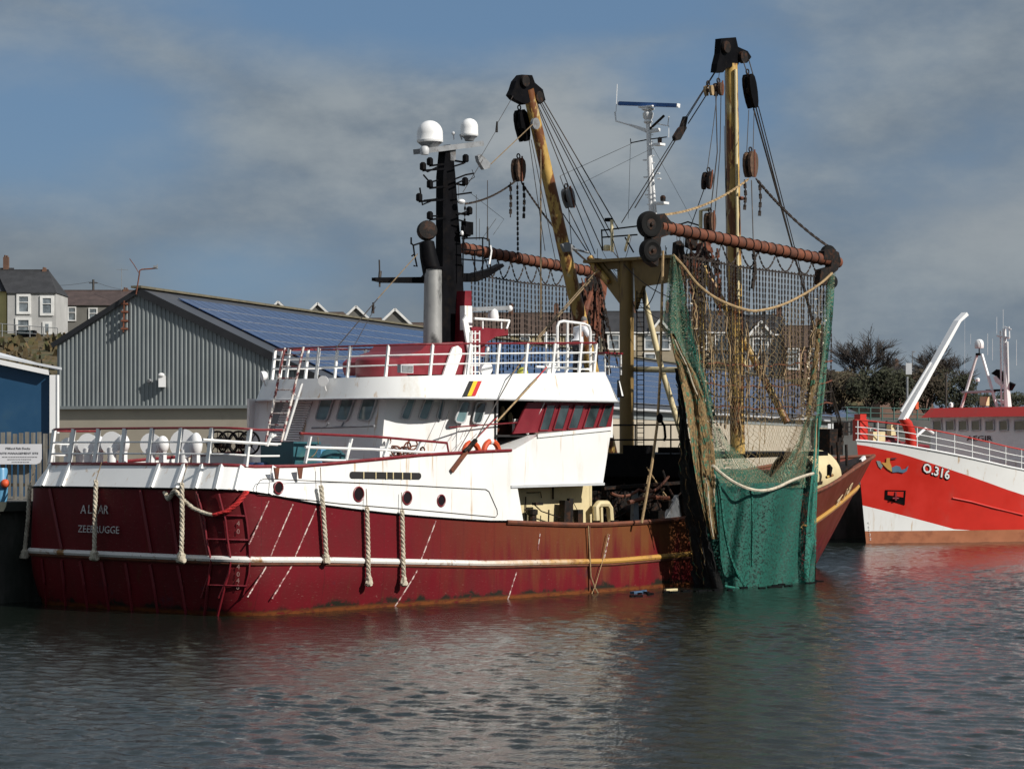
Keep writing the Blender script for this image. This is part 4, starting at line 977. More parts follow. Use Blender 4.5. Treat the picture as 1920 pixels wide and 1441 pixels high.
mb = MB(); mb.tube([sp(712,520,.1), sp(711,487,.1)], .025, 5); mb.tube([sp(712,520,.1), sp(713,508,.1)], .05, 6); mb.tube([sp(712,528,.1), sp(712,538,.1)], .03, 5); BP('yard_aerial', mb, M['wire'], mast)
mb = MB(); Q = lambda x, y: sp(x, y, -.4)
for pts in (((866,447),(905,446),(917,449)),((905,446),(905,518)),((866,486),(905,489),(916,487)),((890,520),(890,470)),((868,520),(868,440)),((917,449),(920,505)),((866,467),(890,470),(905,468))): mb.tube([Q(*p) for p in pts], .025, 5)
for pts in (((790,455),(775,460),(771,456)),((775,460),(777,476),(772,480)),((771,445),(771,458)),((777,476),(782,500),(776,498)),((821,313),(802,322),(795,318)),((821,338),(806,342),(794,328)),((850,312),(870,306)),((852,336),(872,328),(888,325)),((853,345),(876,335)),((820,373),(795,376)),((820,372),(792,384),(787,352)),((856,365),(884,361)),((857,403),(878,396)),((820,405),(806,405)),((858,412),(880,418))): mb.tube([Q(*p) for p in pts], .028, 5)
mb.tube([Q(885,318), Q(890,332), Q(870,345)], .012, 4)
BP('mast_bracket', mb, M['black'], mast)
mb = MB()
for x, y in ((793,312),(806,303),(806,345),(873,297),(872,340),(880,395),(786,370),(870,430),(877,436),(806,404)): mb.lathe(Q(x, y) - V((0,0,.12)), (0,0,1), [(.07,0),(.1,.03),(.1,.2),(.05,.25)], 8); mb.beam(Q(x, y) - V((0,0,.13)), sp(838 if x < 840 else 850, y + 4, -.1), .05, .06)
mb.box(Q(876,428), (.35,.2,.4)); BP('navigation_lamp', mb, M['black'], mast, smooth=True)
mb = MB()
for x, y0, y1, r in ((893,365,450,.012),(914,338,452,.016),(899,410,450,.01),(860,345,372,.01)): mb.tube([Q(x,y1), Q(x,y0)], r, 4)
mb.tube([Q(914,452), Q(914,425)], .03, 5); mb.tube([Q(880,360), Q(945,411), Q(925,440)], .008, 3); BP('whip_aerial', mb, M['wire'], mast)
mb = MB(); mb.tube([Q(917,495), Q(921,470), Q(919,460)], .04, 6); mb.ball(Q(865,378), (.14,.12,.08), 10, 6); mb.ball(Q(866,437), (.06,.06,.08), 8, 6); BP('pale_fitting', mb, M['white_clean'], mast, smooth=True)
mb = MB(); mb.beam(sp(786,284,0), sp(896,270,0), .5, .16); mb.box(sp(843,287,0), (.25,.3,.5)); top = BP('mast_platform', mb, M['grey_steel'], mast)
def dome(px, pyb, pyt, rp, t, skirt):
    c = sp(px, pyb, t); k = (SHIP @ c).y/F; r = rp*k; Hh = (pyb-pyt)*k
    prof = [(r*.93,0),(r*1.0,.02),(r*1.03,.08),(r,.1)]; hs = Hh - r
    prof += [(r, max(.11, hs))] + [(r*math.cos(a), max(.11, hs) + r*math.sin(a)) for a in [math.pi/2*i/8 for i in range(1, 9)]]
    b_ = MB().lathe(c, (0,0,1), prof, 24); o_ = BP('satellite_dome', b_, M['white_clean'], mast, smooth=True)
    mb = MB().lathe(c - V((0,0,skirt)), (0,0,1), [(r*.5,0),(r*.6,skirt*.5),(r*.92,skirt)], 20); BP('dome_base', mb, M['grey_steel'], mast, smooth=True)
dome(806, 268, 226, 24.5, 0, .22); dome(880, 256, 222, 16.5, -.1, .14)
mb = MB(); mb.lathe(sp(796,290,-.2), (0,0,1), [(.12,0),(.14,.06),(.14,.2),(.09,.26)], 12); mb.ball(sp(850,250,.3), .06, 8, 6); mb.tube([sp(851,262,.3), sp(850,250,.3)], .02, 5); mb.tube([sp(866,262,.1), sp(862,252,.1)], .025, 5); BP('small_sensor', mb, M['lightgrey'], mast, smooth=True)
# ------------------------------------------------------------------ aft railings
zA = lambda p, h: p + V((.16*h, 0, h))
stern_path = [inset(i, 1) for i in range(NTR + NAR + 3)]; full_st = [mir(p) for p in reversed(stern_path[1:])] + stern_path
full_st = [p for p in full_st]
cut = [p for p in full_st if not (p.y < 0 and p.x > 2.2)]
mb = MB().tube([zA(p, 1.0) for p in cut], .036, 6); ra = BP('stern_rail_top', mb, M['red_rail'])
mb = MB()
for h in (.3,.62): mb.tube([zA(p, h) for p in cut], .028, 6)
BP('stern_rail', mb, M['white_rail'], ra)
for p in along(cut, 1.15): BP('stern_rail_post', MB().beam(p, zA(p, 1.0), .13, .07, (1,0,0)), M['white_rail'], ra)
side = [sp(562,872,-3.72), sp(660,863,-3.72), sp(838,850,-3.78)]
tops = [sp(562,812,-3.72), sp(700,818,-3.72), sp(838,830,-3.78)]
mb = MB().tube(tops, .04, 6); mb.tube([tops[-1], sp(842,852,-3.78)], .03, 6); rs = BP('side_rail_top', mb, M['red_rail'])
mb = MB().tube([sp(572,838,-3.72), sp(700,842,-3.72), sp(838,850,-3.78)], .04, 6); mb.tube([sp(574,861,-3.72), sp(648,863,-3.72), sp(655,830,-3.72)], .036, 6); mb.tube([sp(380,824,-3.65), sp(520,833,-3.7)], .04, 6); BP('side_rail', mb, M['white_rail'], rs)
for x, y0, y1 in ((578,868,818),(655,862,822),(725,856,826),(785,852,828),(506,836,812),(512,820,815)): BP('side_rail_post', MB().beam(sp(x-6,y0,-3.72), sp(x+4,y1,-3.72), .09, .05, (1,0,0)), M['white_rail'], rs)
# ladder up to the wheelhouse roof
M['striped'] = mat('worn_red_and_white_paint', (.16,.02,.02), .5, col2=(.6,.55,.5), scale=5, lo=.47, hi=.53)
mb = MB()
for a, mid, c in (((534,652),(515,745),(495,845)),((569,650),(548,745),(523,845))):
    mb.tube([ss(*a, 6.6), ss(*mid, 6.2), ss(*c, 5.6)], .04, 6)
for k in range(9):
    f_ = k/8; a_ = ss(532 - 36*f_, 665 + 175*f_, 6.55 - .9*f_); c_ = ss(566 - 42*f_, 665 + 175*f_, 6.55 - .9*f_); mb.tube([a_, c_], .022, 5)
BP('roof_ladder', mb, M['striped']); mb = MB().tube([ss(566,718,6.4), ss(533,825,6.0)], .045, 6); mb.tube([ss(546,733,6.3), ss(560,745,6.3)], .03, 5); BP('ladder_handrail', mb, M['white_rail'])
# ------------------------------------------------------------------ gantry and white radar mast
SG = 23.6
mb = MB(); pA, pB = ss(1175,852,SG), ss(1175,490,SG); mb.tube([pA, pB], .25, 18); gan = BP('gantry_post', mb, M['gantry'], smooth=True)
pC, pD = ss(1310,852,SG), ss(1310,495,SG); BP('gantry_post', MB().tube([pC, pD], .21, 16), M['yellow'], smooth=True)
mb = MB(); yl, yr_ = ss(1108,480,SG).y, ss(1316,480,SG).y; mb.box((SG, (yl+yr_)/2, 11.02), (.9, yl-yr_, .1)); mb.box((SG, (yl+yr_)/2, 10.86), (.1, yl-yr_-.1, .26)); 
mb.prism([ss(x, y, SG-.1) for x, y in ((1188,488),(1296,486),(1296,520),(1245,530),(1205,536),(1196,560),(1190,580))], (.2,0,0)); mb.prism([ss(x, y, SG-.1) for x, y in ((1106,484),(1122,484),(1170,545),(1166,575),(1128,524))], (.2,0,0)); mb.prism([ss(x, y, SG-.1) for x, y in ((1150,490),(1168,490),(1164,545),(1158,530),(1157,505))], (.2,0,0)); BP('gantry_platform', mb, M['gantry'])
mb = MB(); mb.tube([ss(1106,482,SG-.2), ss(1118,505,SG-.2), ss(1132,520,SG-.2), ss(1142,530,SG-.2)], [.13,.15,.13,.08], 8); BP('derrick_bracket', mb, M['yellow'])
mb = MB(); mb.tube([ss(1203,535,SG+.2), ss(1240,690,SG+.6), ss(1292,862,SG+1.2)], .1, 10); mb.tube([ss(1190,692,SG+.3), ss(1300,694,SG+.3)], .1, 8); mb.tube([ss(1312,682,SG+.2), ss(1400,680,SG+.2)], .13, 8); BP('gantry_brace', mb, M['cream'], smooth=True)
mb = MB(); mb.tube([ss(1318,500,SG), ss(1385,620,SG+.3), ss(1476,792,SG+.6)], .12, 10); mb.tube([ss(1325,520,SG), ss(1352,572,SG)], .15, 8); BP('gantry_brace', mb, M['yellow'], smooth=True)
mb = MB(); 
for x in (1194,1207): mb.tube([ss(x,850,SG-.3), ss(x,545,SG-.3)], .022, 5)
for y in range(550, 850, 9): mb.tube([ss(1194,y,SG-.3), ss(1207,y,SG-.3)], .013, 4)
BP('gantry_ladder', mb, M['black'])
mb = MB(); P_ = lambda x, y: ss(x, y, SG - .3)
for pts in (((1128,432),(1195,424)),((1128,445),(1195,440)),((1128,430),(1130,470)),((1265,424),(1290,416),(1315,424)),((1147,412),(1148,472)),((1180,440),(1172,472)),((1172,445),(1188,473))): mb.tube([P_(*p) for p in pts], .028, 5)
mb.box(P_(1141,412), (.2,.2,.12)); BP('platform_rail', mb, M['black'])
mb = MB(); mb.tube([P_(1147,412), P_(1148,472)], .06, 6); mb.tube([P_(1172,470), P_(1180,440)], .05, 6); mb.tube([P_(1313,470), P_(1314,395), P_(1330,392)], .07, 6); mb.lathe(P_(1138,470), (0,0,1), [(.13,0),(.13,.16),(.1,.2)], 10); BP('platform_post', mb, M['cream'], smooth=True)
W_ = lambda x, y: ss(x, y, SG + .2)
mb = MB(); mb.tube([W_(1223,478), W_(1222,400), W_(1216,240), W_(1215,205)], [.1,.1,.085,.07], 10); mb.tube([W_(1231,478), W_(1229,400), W_(1220,290)], .05, 8); wm = BP('white_mast', mb, M['white_clean'], smooth=True)
mb = MB(); 
for y in range(240, 400, 13): mb.tube([W_(1213,y), W_(1224 + (y-240)*.04,y)], .016, 4)
for x, y, dx in ((1212,300,-6),(1213,332,-6),(1215,365,-5),(1232,325,5),(1233,335,6)): mb.tube([W_(x,y), W_(x+dx,y)], .03, 5)
mb.prism([W_(x,y) for x, y in ((1180,232),(1215,242),(1234,240),(1234,246),(1214,250),(1180,236))], (.12,0,0)); mb.tube([W_(1183,235), W_(1155,227), W_(1153,210)], .03, 6); mb.tube([W_(1155,210), W_(1157,158)], .014, 5); mb.tube([W_(1232,232), W_(1252,236), W_(1254,218)], .022, 5); mb.tube([W_(1254,235), W_(1254,258)], .014, 4); mb.box(W_(1236,271), (.3,.3,.08)); mb.box(W_(1242,381), (.3,.35,.08)); mb.tube([W_(1222,272), W_(1240,271)], .035, 5); mb.tube([W_(1228,383), W_(1246,382)], .03, 5)
BP('mast_arm', mb, M['white_clean'], wm)
mb = MB(); mb.lathe(W_(1215,232), (0,0,1), [(.1,0),(.16,.06),(.12,.14),(.17,.2),(.19,.36),(.12,.44),(.22,.48),(.22,.53)], 14); BP('radar_pedestal', mb, M['white_clean'], wm, smooth=True)
mb = MB(); a, c = W_(1162,194), W_(1271,198); mb.beam(a, c, .17, .13); BP('radar_scanner', mb, mat('blue_radar_bar', (.03,.11,.32), .4), wm)
mb = MB(); mb.beam(a + (a-c)*.012, a, .18, .14); mb.beam(c, c + (c-a)*.012, .18, .14); mb.box(a.lerp(c,.5) - V((.1,0,.09)), (.2,.6,.05)); BP('scanner_end', mb, M['white_clean'], wm)
mb = MB(); mb.tube([W_(1183,268), W_(1213,262), W_(1250,257)], .022, 5); mb.tube([W_(1183,270), W_(1182,260)], .02, 4); mb.tube([W_(1212,248), W_(1245,217)], .045, 6); mb.lathe(W_(1237,268), (0,0,1), [(.07,0),(.08,.15),(.04,.2)], 8); mb.lathe(W_(1243,377), (0,0,1), [(.09,0),(.1,.14),(.05,.2)], 8); BP('mast_lamp', mb, M['steel'], wm)
# ------------------------------------------------------------------ foredeck, machinery, bow
mb = MB().prism([(21.6,-3.3,3.5),(21.6,3.3,3.5),(21.6,3.3,4.28),(21.6,-3.3,4.28)], (.3,0,0)); mb.prism([(21.9,-3.3,4.1),(30.5,-2.6,4.2),(30.5,2.6,4.2),(21.9,3.3,4.1)], (0,0,.16)); mb.prism([(22.6,-3.2,1.3),(22.6,3.2,1.3),(22.6,3.2,3.6),(22.6,-3.2,3.6)], (.1,0,0)); fd = BP('foredeck', mb, M['black'])
mb = MB()
for z in (4.75, 5.25): mb.tube([(21.75,2.6,z),(21.75,-3.2,z)], .03, 5)
for t in (2.4,.9,-.6,-2.1,-3.1): mb.tube([(21.75,t,4.28),(21.75,t,5.27)], .028, 5)
BP('foredeck_rail', mb, M['black'], fd)
mb = MB(); mb.box((21.9,-.6,4.42), (.5,.9,.3)); mb.box((21.9,-2.4,4.4), (.4,1.6,.2)); BP('deck_locker', mb, M['black'], fd)
# winch under the foredeck
mb = MB()
for t in (-2.2,-.9,.4,1.7): mb.lathe((20.4,t,2.3), (0,1,0), [(.75,0),(.75,.06),(.3,.08),(.3,.9),(.75,.92),(.75,.98)], 18)
mb.box((20.4,0,1.75), (1.2,5,.6)); BP('trawl_winch', mb, M['steel'], smooth=True)
mb = MB()
for (s, t, z0, z1, w_) in ((17.2,-2.2,1.3,3.05,.16),(17.6,-2.6,1.3,2.9,.2),(18.6,-3.3,1.3,2.5,.3),(19.3,-3.4,1.3,2.45,.35),(20.0,-3.3,1.3,2.75,.25),(21.0,-3.3,1.3,2.8,.3),(16.8,-3.5,1.3,2.2,.3),(19.0,-1.5,1.3,3.3,.2)): mb.box((s,t,(z0+z1)/2), (w_,w_,z1-z0))
mb.beam((16.5,-3.3,2.0), (21.4,-3.5,2.15), .12); mb.beam((17,-3.0,3.2), (21.5,-3.1,3.35), .1); BP('deck_frame', mb, M['steel'])
mb = MB().prism([(18.0,-3.4,1.9),(18.35,-3.4,1.9),(18.28,-3.4,3.1),(18.1,-3.4,3.1)], (0,.12,0)); mb.prism([(19.6,-3.5,2.2),(20.5,-3.5,2.15),(20.3,-3.5,2.95)], (0,.15,0)); mb.prism([(20.9,-3.5,2.3),(21.5,-3.5,2.25),(21.3,-3.5,3.05)], (0,.15,0)); BP('guide_plate', mb, M['grey_steel'])
rg = random.Random(12); mb = MB()
for k in range(16):
    a = V((rg.uniform(16.3,21), rg.uniform(-3.5,-1.5), rg.uniform(1.8,3.3))); c = a + V((rg.uniform(-1,1.3), rg.uniform(-.5,.5), rg.uniform(-.5,.5))); mb.tube(sag(a, c, rg.uniform(.1,.4), 8), rg.uniform(.015,.04), 5)
BP('deck_hose', mb, M['steel'])
mb = MB(); mb.tube(sag((16.9,-3.4,3.05),(18.2,-3.5,3.15),.15,8) + sag((18.2,-3.5,3.15),(19.9,-3.4,3.55),.25,8), .045, 6); mb.tube([(17.6,-3.55,2.75),(18.8,-3.5,2.9),(19.9,-3.4,2.85)], .07, 6); BP('red_hose', mb, M['rust'])
mb = MB(); P_ = lambda x, y: sp(x, y, -3.5)
mb.tube([P_(1118,975), P_(1117,950), P_(1122,944), P_(1138,944), P_(1143,952), P_(1145,980)], .11, 8); mb.tube([P_(1128,980), P_(1127,950)], .06, 6); BP('deck_bollard', mb, M['cream'], smooth=True)
mb = MB(); mb.lathe(P_(998,980), (0,0,1), [(.13,0),(.13,.24),(.17,.26),(.17,.4),(.1,.42)], 12); mb.beam(P_(1058,985), P_(1060,938), .22, .3); mb.beam(P_(1068,985), P_(1069,934), .1, .2); mb.box(P_(1084,970), (.25,.2,.5)); mb.tube([P_(998,942), P_(1015,958), P_(1050,970)], .02, 5); mb.box(P_(1008,944), (.35,.15,.08)); mb.tube([P_(1028,985), P_(1029,955)], .025, 5); mb.tube([P_(1073,938), P_(1082,955)], .015, 4); BP('rail_fitting', mb, M['steel'])
# bow: cream shelter drum, rollers, fairlead
mb = MB(); c0 = V((31.3,-.55,3.35)); mb.lathe(c0, (1,.12,.02), [(.98,0),(1.02,.04),(1.02,1.9),(.9,2.2),(.55,2.45),(.1,2.52)], 30); bd = BP('bow_shelter', mb, M['cream'], smooth=True)
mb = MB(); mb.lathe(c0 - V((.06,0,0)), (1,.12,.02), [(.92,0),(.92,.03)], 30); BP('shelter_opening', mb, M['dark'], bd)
mb = MB().prism([(33.0,-1.2,3.3),(36.8,-.15,4.05),(36.8,.15,4.05),(33.0,1.2,3.3)], (0,0,.06)); mb.box((34.8,.1,4.7), (.9,.5,1.0)); mb.box((35.2,-.1,5.2), (.5,.35,.5)); mb.tube([(34.6,-.4,3.6),(34.5,-.4,4.7)], .07, 6); mb.tube([(35.3,-.3,3.8),(35.25,-.3,4.6)], .06, 6); BP('bow_gear', mb, M['steel'])
mb = MB(); mb.box(sp(1618,862,-.4), (.3,.1,.22), Matrix.Rotation(-.5, 3, 'Y')); BP('bow_chock', mb, M['white'])
p = sp(1557,880,-1.9); mb = MB(); mb.tube([p - V((.1,0,.25)), p + V((-.04,0,.06)), p + V((-.12,0,.16))], [.08,.11,.07], 8); fl = BP('mooring_bitt', mb, M['black'], smooth=True); mb = MB(); mb.tube([p + V((-.3,-.02,-.28)), p + V((.12,-.02,-.2))], .05, 6); BP('roller', mb, M['yellow'], fl)
# ================================================================== DERRICKS AND RIGGING
dS0, dS1 = sp(1383,850,-3.5), sp(1371,120,-3.5)
db = MB().tube([dS0, dS0.lerp(dS1,.5), dS1], [.25,.235,.21], 18); dS = BP('derrick_boom', db, M['yellow'], smooth=True)
BP('boom_pipe', MB().tube([sp(1384,560,-3.75), sp(1379,130,-3.75)], .05, 8), M['cream'], dS, smooth=True)
hd = ((1352,72),(1380,70),(1384,88),(1402,96),(1409,107),(1401,118),(1388,112),(1384,122),(1362,128),(1356,136),(1343,135),(1345,120),(1350,100))
BP('derrick_head', MB().prism([sp(x, y, -3.65) for x, y in hd], (0,.24,0)), M['black'], dS)
mb = MB(); mb.lathe(sp(1394,107,-3.74), (0,1,0), [(.05,-.04),(.2,-.04),(.2,.06),(.05,.06)], 18); BP('sheave', mb, M['steel'], dS, smooth=True)
mb = MB(); mb.lathe(sp(1362,88,-3.74), (0,1,0), [(.05,-.04),(.2,-.04),(.2,.06),(.05,.06)], 18); BP('sheave', mb, M['steel'], dS, smooth=True)
BP('boom_eye', MB().torus(sp(1380,372,-3.5), (0,0,1), .25, .05, 18, 6), M['rust'], dS)
dP1 = sp(990,168,3.5); dP0 = sp(1088,600,3.5); dPb = dP1 + (dP0 - dP1)*1.62
dP = BP('derrick_boom', MB().tube([dPb, dP0, dP1], [.25,.25,.2], 18), M['yellow'], smooth=True)
hd = ((968,152),(978,140),(998,141),(1003,155),(1018,168),(1023,188),(1014,195),(1003,188),(992,192),(985,196),(965,186),(958,178),(963,168))
BP('derrick_head', MB().prism([sp(x, y, 3.38) for x, y in hd], (0,.24,0)), M['black'], dP)
for x, y in ((1011,182),(985,152)): BP('sheave', MB().lathe(sp(x,y,3.3), (0,1,0), [(.05,-.04),(.2,-.04),(.2,.06),(.05,.06)], 18), M['steel'], dP, smooth=True)
BP('sheave', MB().lathe(sp(1004,232,3.2), (0,1,0), [(.05,-.04),(.2,-.04),(.2,.06),(.05,.06)], 16), M['grey_steel'], dP, smooth=True)
mb = MB().prism([sp(x, y, 3.1) for x, y in ((1054,458),(1066,454),(1078,462),(1074,472),(1060,472))], (0,.12,0)); mb.tube([sp(1074,466,3.1), ss(1104,474,SG-.2)], .04, 5); BP('topping_block', mb, M['grey_steel'], dP)
def stay(a, ta, b_, tb, r=.018, d=0., mt='wire', name='stay', n_=5):
    p0 = sp(*a, ta) if not isinstance(a, V) else a; p1 = sp(*b_, tb) if not isinstance(b_, V) else b_
    pts = sag(p0, p1, d, 12) if d else [p0, p1]
    return BP(name, MB().tube(pts, r, n_), M[mt])
for a, b_, r in (((1020,190),(1160,430),.022),((1013,194),(1142,446),.02),((1012,185),(1147,440),.02),((1008,196),(1130,470),.02),((1006,196),(1116,476),.018)): stay(a, 3.4, ss(*b_, SG), 0, r)
stay((996,262), 3.3, (1044,500), 3.3, .014); stay((992,262), 3.3, (1022,470), 3.6, .014); stay((1055,400), 3.4, ss(1100,470,SG), 0, .02)
stay((1064,388), 3.3, ss(1108,478,SG), 0, .02); stay((1066,390), 3.3, (1072,460), 3.3, .014); stay((1050,330), 3.4, (1060,358), 3.3, .016)
stay((1014,130+120), 3.4, (1014,600), 3.4, .03, 0, 'wire_tan')
stay((962,180), 3.3, (932,232), 2.6, .01); stay((930,245), 2.6, (898,300), 1.4, .009); stay((1000,232), 3.2, (920,308), 1.8, .018, 0, 'wire_tan'); stay((905,300), 1.5, (868,360), 0, .012)
# starboard tackle
for a, ta, b_, tb, r in (((1352,118),-3.5,(1165,418),0,.017),((1342,132),-3.5,(1278,232),-2.5,.016),((1336,160),-3.5,(1290,232),-2.5,.02),((1268,260),-2.4,(1190,390),-1,.02),
        ((1349,135),-3.6,(1338,232),-3.6,.014),((1338,232),-3.6,(1326,320),-3.6,.014),((1342,172),-3.6,(1345,285),-3.6,.02),((1345,285),-3.6,(1332,400),-3.4,.02),((1352,172),-3.6,(1350,285),-3.5,.016),((1350,285),-3.5,(1338,430),-3.4,.016),
        ((1360,135),-3.6,(1363,520),-3.6,.024),((1320,355),-3.4,(1293,430),-2.4,.016),((1358,236),-3.6,(1362,440),-3.6,.012),
        ((1404,206),-3.9,(1400,288),-4.4,.014),((1414,206),-3.9,(1412,288),-4.4,.014),((1394,116),-3.8,(1402,140),-3.9,.02),((1404,112),-3.8,(1412,140),-3.9,.02)): stay(a, ta, b_, tb, r)
bowp = hpt(35.3, 4.4); bowp = V((35.0, -.2, 5.4))
for a, r in (((1413,204),.03),((1417,200),.024),((1422,200),.018)): stay(a, -3.9, bowp + V((0, random.uniform(-.2,.2), random.uniform(-.1,.1))), 0, r)
mb = MB()
for k in (-1, 1): mb.chain([bowp + V((0,.16*k,0)), V((34.9,.25*k - .1,4.6))], .09, .16)
BP('bow_chain', mb, M['chain'])
# aft stays from the black mast, stanchion wires
for a, ta, b_, tb, r, mt in (((783,476),-.4,(708,560),-1.2,.016,'wire_tan'),((708,560),-1.2,(628,655),-3.4,.016,'wire'),((704,575),-1.2,(664,648),-3.2,.01,'wire'),((905,446),-.4,(930,410),.2,.008,'wire'),((1183,270),1.0,(1050,330),2.5,.008,'wire'),((1215,282),0,(1090,344),2,.006,'wire'),((1222,272),0,(1300,416),-2,.006,'wire'),((1182,272),.5,(1178,410),.5,.007,'wire')): stay(a, ta, b_, tb, r, 0, mt)
# long slanting stays down to the starboard bulwark
ft = sp(868,862,-4.05)
BP('stay_plate', MB().beam(sp(847,883,-4.08), sp(878,842,-4.08), .13, .05, (0,1,0)), M['rust'])
mb = MB(); mb.beam(sp(876,845,-4.08), sp(892,824,-4.05), .11, .09); mb.tube([sp(870,846,-4.1), sp(893,826,-4.05)], .05, 6); BP('bottle_screw', mb, M['steel'])
for a, b_, ta, tb, r, mt in (((890,828),(960,702),-4.05,-4.1,.018,'wire'),((960,702),(1005,640),-4.1,-2,.02,'wire_tan'),((1005,640),(1112,520),-2,2,.03,'wire_tan'),((1008,632),(1120,506),-2,2,.02,'wire_tan'),((893,822),(932,782),-4.05,-4.1,.01,'rope_red'),((932,790),(1006,710),-4.12,-4.1,.03,'rope_tan'),((1006,710),(1025,688),-4.1,-3.6,.018,'rope_red')): stay(a, ta, b_, tb, r, 0, mt)
for k, (px, y) in enumerate(((700,575),(932,236))):
    mb = MB(); mb.tube([sp(px,y-8,-1.2 if k == 0 else 2.6), sp(px-1,y+12,-1.2 if k == 0 else 2.6)], [.03,.05], 6); BP('wire_clamp', mb, M['steel'])
# linked plates in the stays
def plate(pts, t, mt='steel'):
    BP('link_plate', MB().prism([sp(x, y, t) for x, y in pts], (0,.14,0)), M[mt])
plate(((896,292),(902,289),(920,306),(919,315),(908,318),(898,302)), 1.7, 'grey_steel'); plate(((1266,256),(1276,240),(1285,232),(1288,240),(1276,262),(1268,264)), -2.4); plate(((1280,236),(1286,218),(1290,220),(1286,240)), -2.4)
# ================================================================== PULLEY BLOCKS (each hangs free)
def block_thing(lab, px, py0, py1, wpx, t, shell, tilt=0., strap=True, twin=False):
    top_, bot = sp(px + tilt, py0, t), sp(px - tilt, py1, t); k = (SHIP @ top_).y/F; w_ = wpx*k/2; L = (top_ - bot).length
    T = Thing('pulley_block', lab, 'pulley', top_, 'pulley blocks in the rigging', ship=True)
    ax = (bot - top_).normalized(); sd = V((1,0,0)) - ax*ax.x; sd.normalize(); prof = [(.35,.02),(.8,.12),(1,.3),(1,.55),(.8,.8),(.45,.98)]
    o_ = [top_ + ax*L*b_ + sd*w_*a for a, b_ in prof] + [top_ + ax*L*b_ - sd*w_*a for a, b_ in reversed(prof)]
    T.part('cheek', MB().prism([p + V((0,-.16,0)) for p in o_], (0,.1,0)), shell); T.part('cheek', MB().prism([p + V((0,.06,0)) for p in o_], (0,.1,0)), shell)
    c = top_.lerp(bot, .48); T.part('sheave', MB().lathe(c, (0,1,0), [(.03,-.06),(w_*.95,-.06),(w_*.8,0),(w_*.95,.055),(.03,.055)], 16), M['steel'], smooth=True)
    if strap: T.part('strap', MB().beam(top_ + V((0,-.17,.05)), bot + V((0,-.17,0)), .06, .03, (0,1,0)), M['rust']); 
    T.part('shackle', MB().torus(top_ - ax*.06, (0,1,0), .08, .025, 12, 6), M['steel'])
    return T
M['woodblock'] = mat('oiled_wood_block', (.085,.045,.025), .7, col2=(.16,.09,.05), scale=5, lo=.5, hi=.7, var=.25)
block_thing('brown wooden pulley block hanging under the head of the leaning port derrick', 972, 296, 341, 24, 4.4, M['woodblock'])
block_thing('grey brown pulley block hanging beside the upright ochre derrick, chains below it', 1407, 284, 333, 26, -4.4, M['woodblock'])
block_thing('long black tackle block right under the head of the upright derrick', 1407, 138, 204, 22, -3.9, M['black'], -5, False)
block_thing('tall black block hanging from the head of the leaning derrick, above the brown one', 979, 205, 266, 25, 3.9, M['black'], -5, False)
block_thing('small black block on the wires left of the upright derrick, halfway up', 1326, 322, 355, 14, -3.5, M['steel'], 2)
block_thing('dark rusty block over the gantry platform, beside the short cream post', 1331, 398, 436, 16, -3.3, M['woodblock'])
block_thing('small dark block close under the head of the upright derrick, on its left', 1347, 155, 180, 13, -3.6, M['woodblock'])
block_thing('grey block on the wires right of the leaning port derrick', 1066, 352, 390, 19, 3.3, M['grey_steel'], -4)
block_thing('tiny pale wooden block hanging on the thin stay left of the upright derrick', 1329, 160, 180, 9, -3.5, M['rope_tan'], -1, False)
# ================================================================== BEAM TRAWLS
def beam_trawl(lab, pL, pR, t, chains, ch_top, ch_bot, ship_tyres, nrings, blockpx, s_name):
    a, b_ = sp(*pL, t), sp(*pR, t); mid = (a+b_)/2; T = Thing('beam_trawl', lab, 'beam trawl', mid, 'beam trawls hanging from the derricks', ship=True)
    d = (b_-a).normalized(); L = (b_-a).length
    bm = T.part('beam', MB().tube([a, b_], .19, 14), M['rust'], smooth=True)
    for k in range(nrings): c = a.lerp(b_, (k + .5)/nrings); T.part('ring', MB().torus(c, d + V((0,0,.12)), .2, .022, 14, 5), M['steel'], bm, smooth=True)
    n_ = len(chains); tops = []
    for i, px in enumerate(chains):
        f_ = i/(n_-1); p = sp(px, lerp(ch_top, px), t); q = sp(px + random.uniform(-1.5,1.5), lerp(ch_bot, px) + random.uniform(-10,14), t + random.uniform(-.12,.12)); tops.append(p)
        T.part('chain', MB().chain([p, p.lerp(q,.5) + V((random.uniform(-.03,.03), random.uniform(-.05,.05),0)), q], .054, .12), M['chain'])
    mb = MB()
    sc_ = []
    for p, q in zip(tops, tops[1:]): sc_ += sag(p, q, .05, 3)[:-1]
    T.part('foot_chain', MB().chain(sc_ + [tops[-1]], .05, .11), M['chain'])
    zz = []; nz_ = 17
    for k in range(nz_):
        f_ = k/(nz_-1); p = sp(chains[0] + (chains[-1]-chains[0])*f_, 0, t); s_ = p.x
        zb = a.lerp(b_, (s_ - a.x)/(b_.x - a.x)); zb.z -= .15; j = min(range(n_), key=lambda i: abs(tops[i].x - s_)); low = tops[j].copy()
        zz.append(zb if k % 2 == 0 else low)
    lp = []
    for p, q in zip(zz, zz[1:]): lp += sag(p, q, .12, 5)[:-1]
    T.part('loop_chain', MB().chain(lp, .055, .12), M['chain'])
    return T, a, b_
ST, bSa, bSb = beam_trawl('rusty starboard beam trawl in front, with two black tyres on its left end', (1236,424), (1572,492), -5.0, [1286 + i*6.0 for i in range(46)], [(1290,480),(1400,500),(1560,520)], [(1290,800),(1560,760)], True, 24, (1407,335), 's')
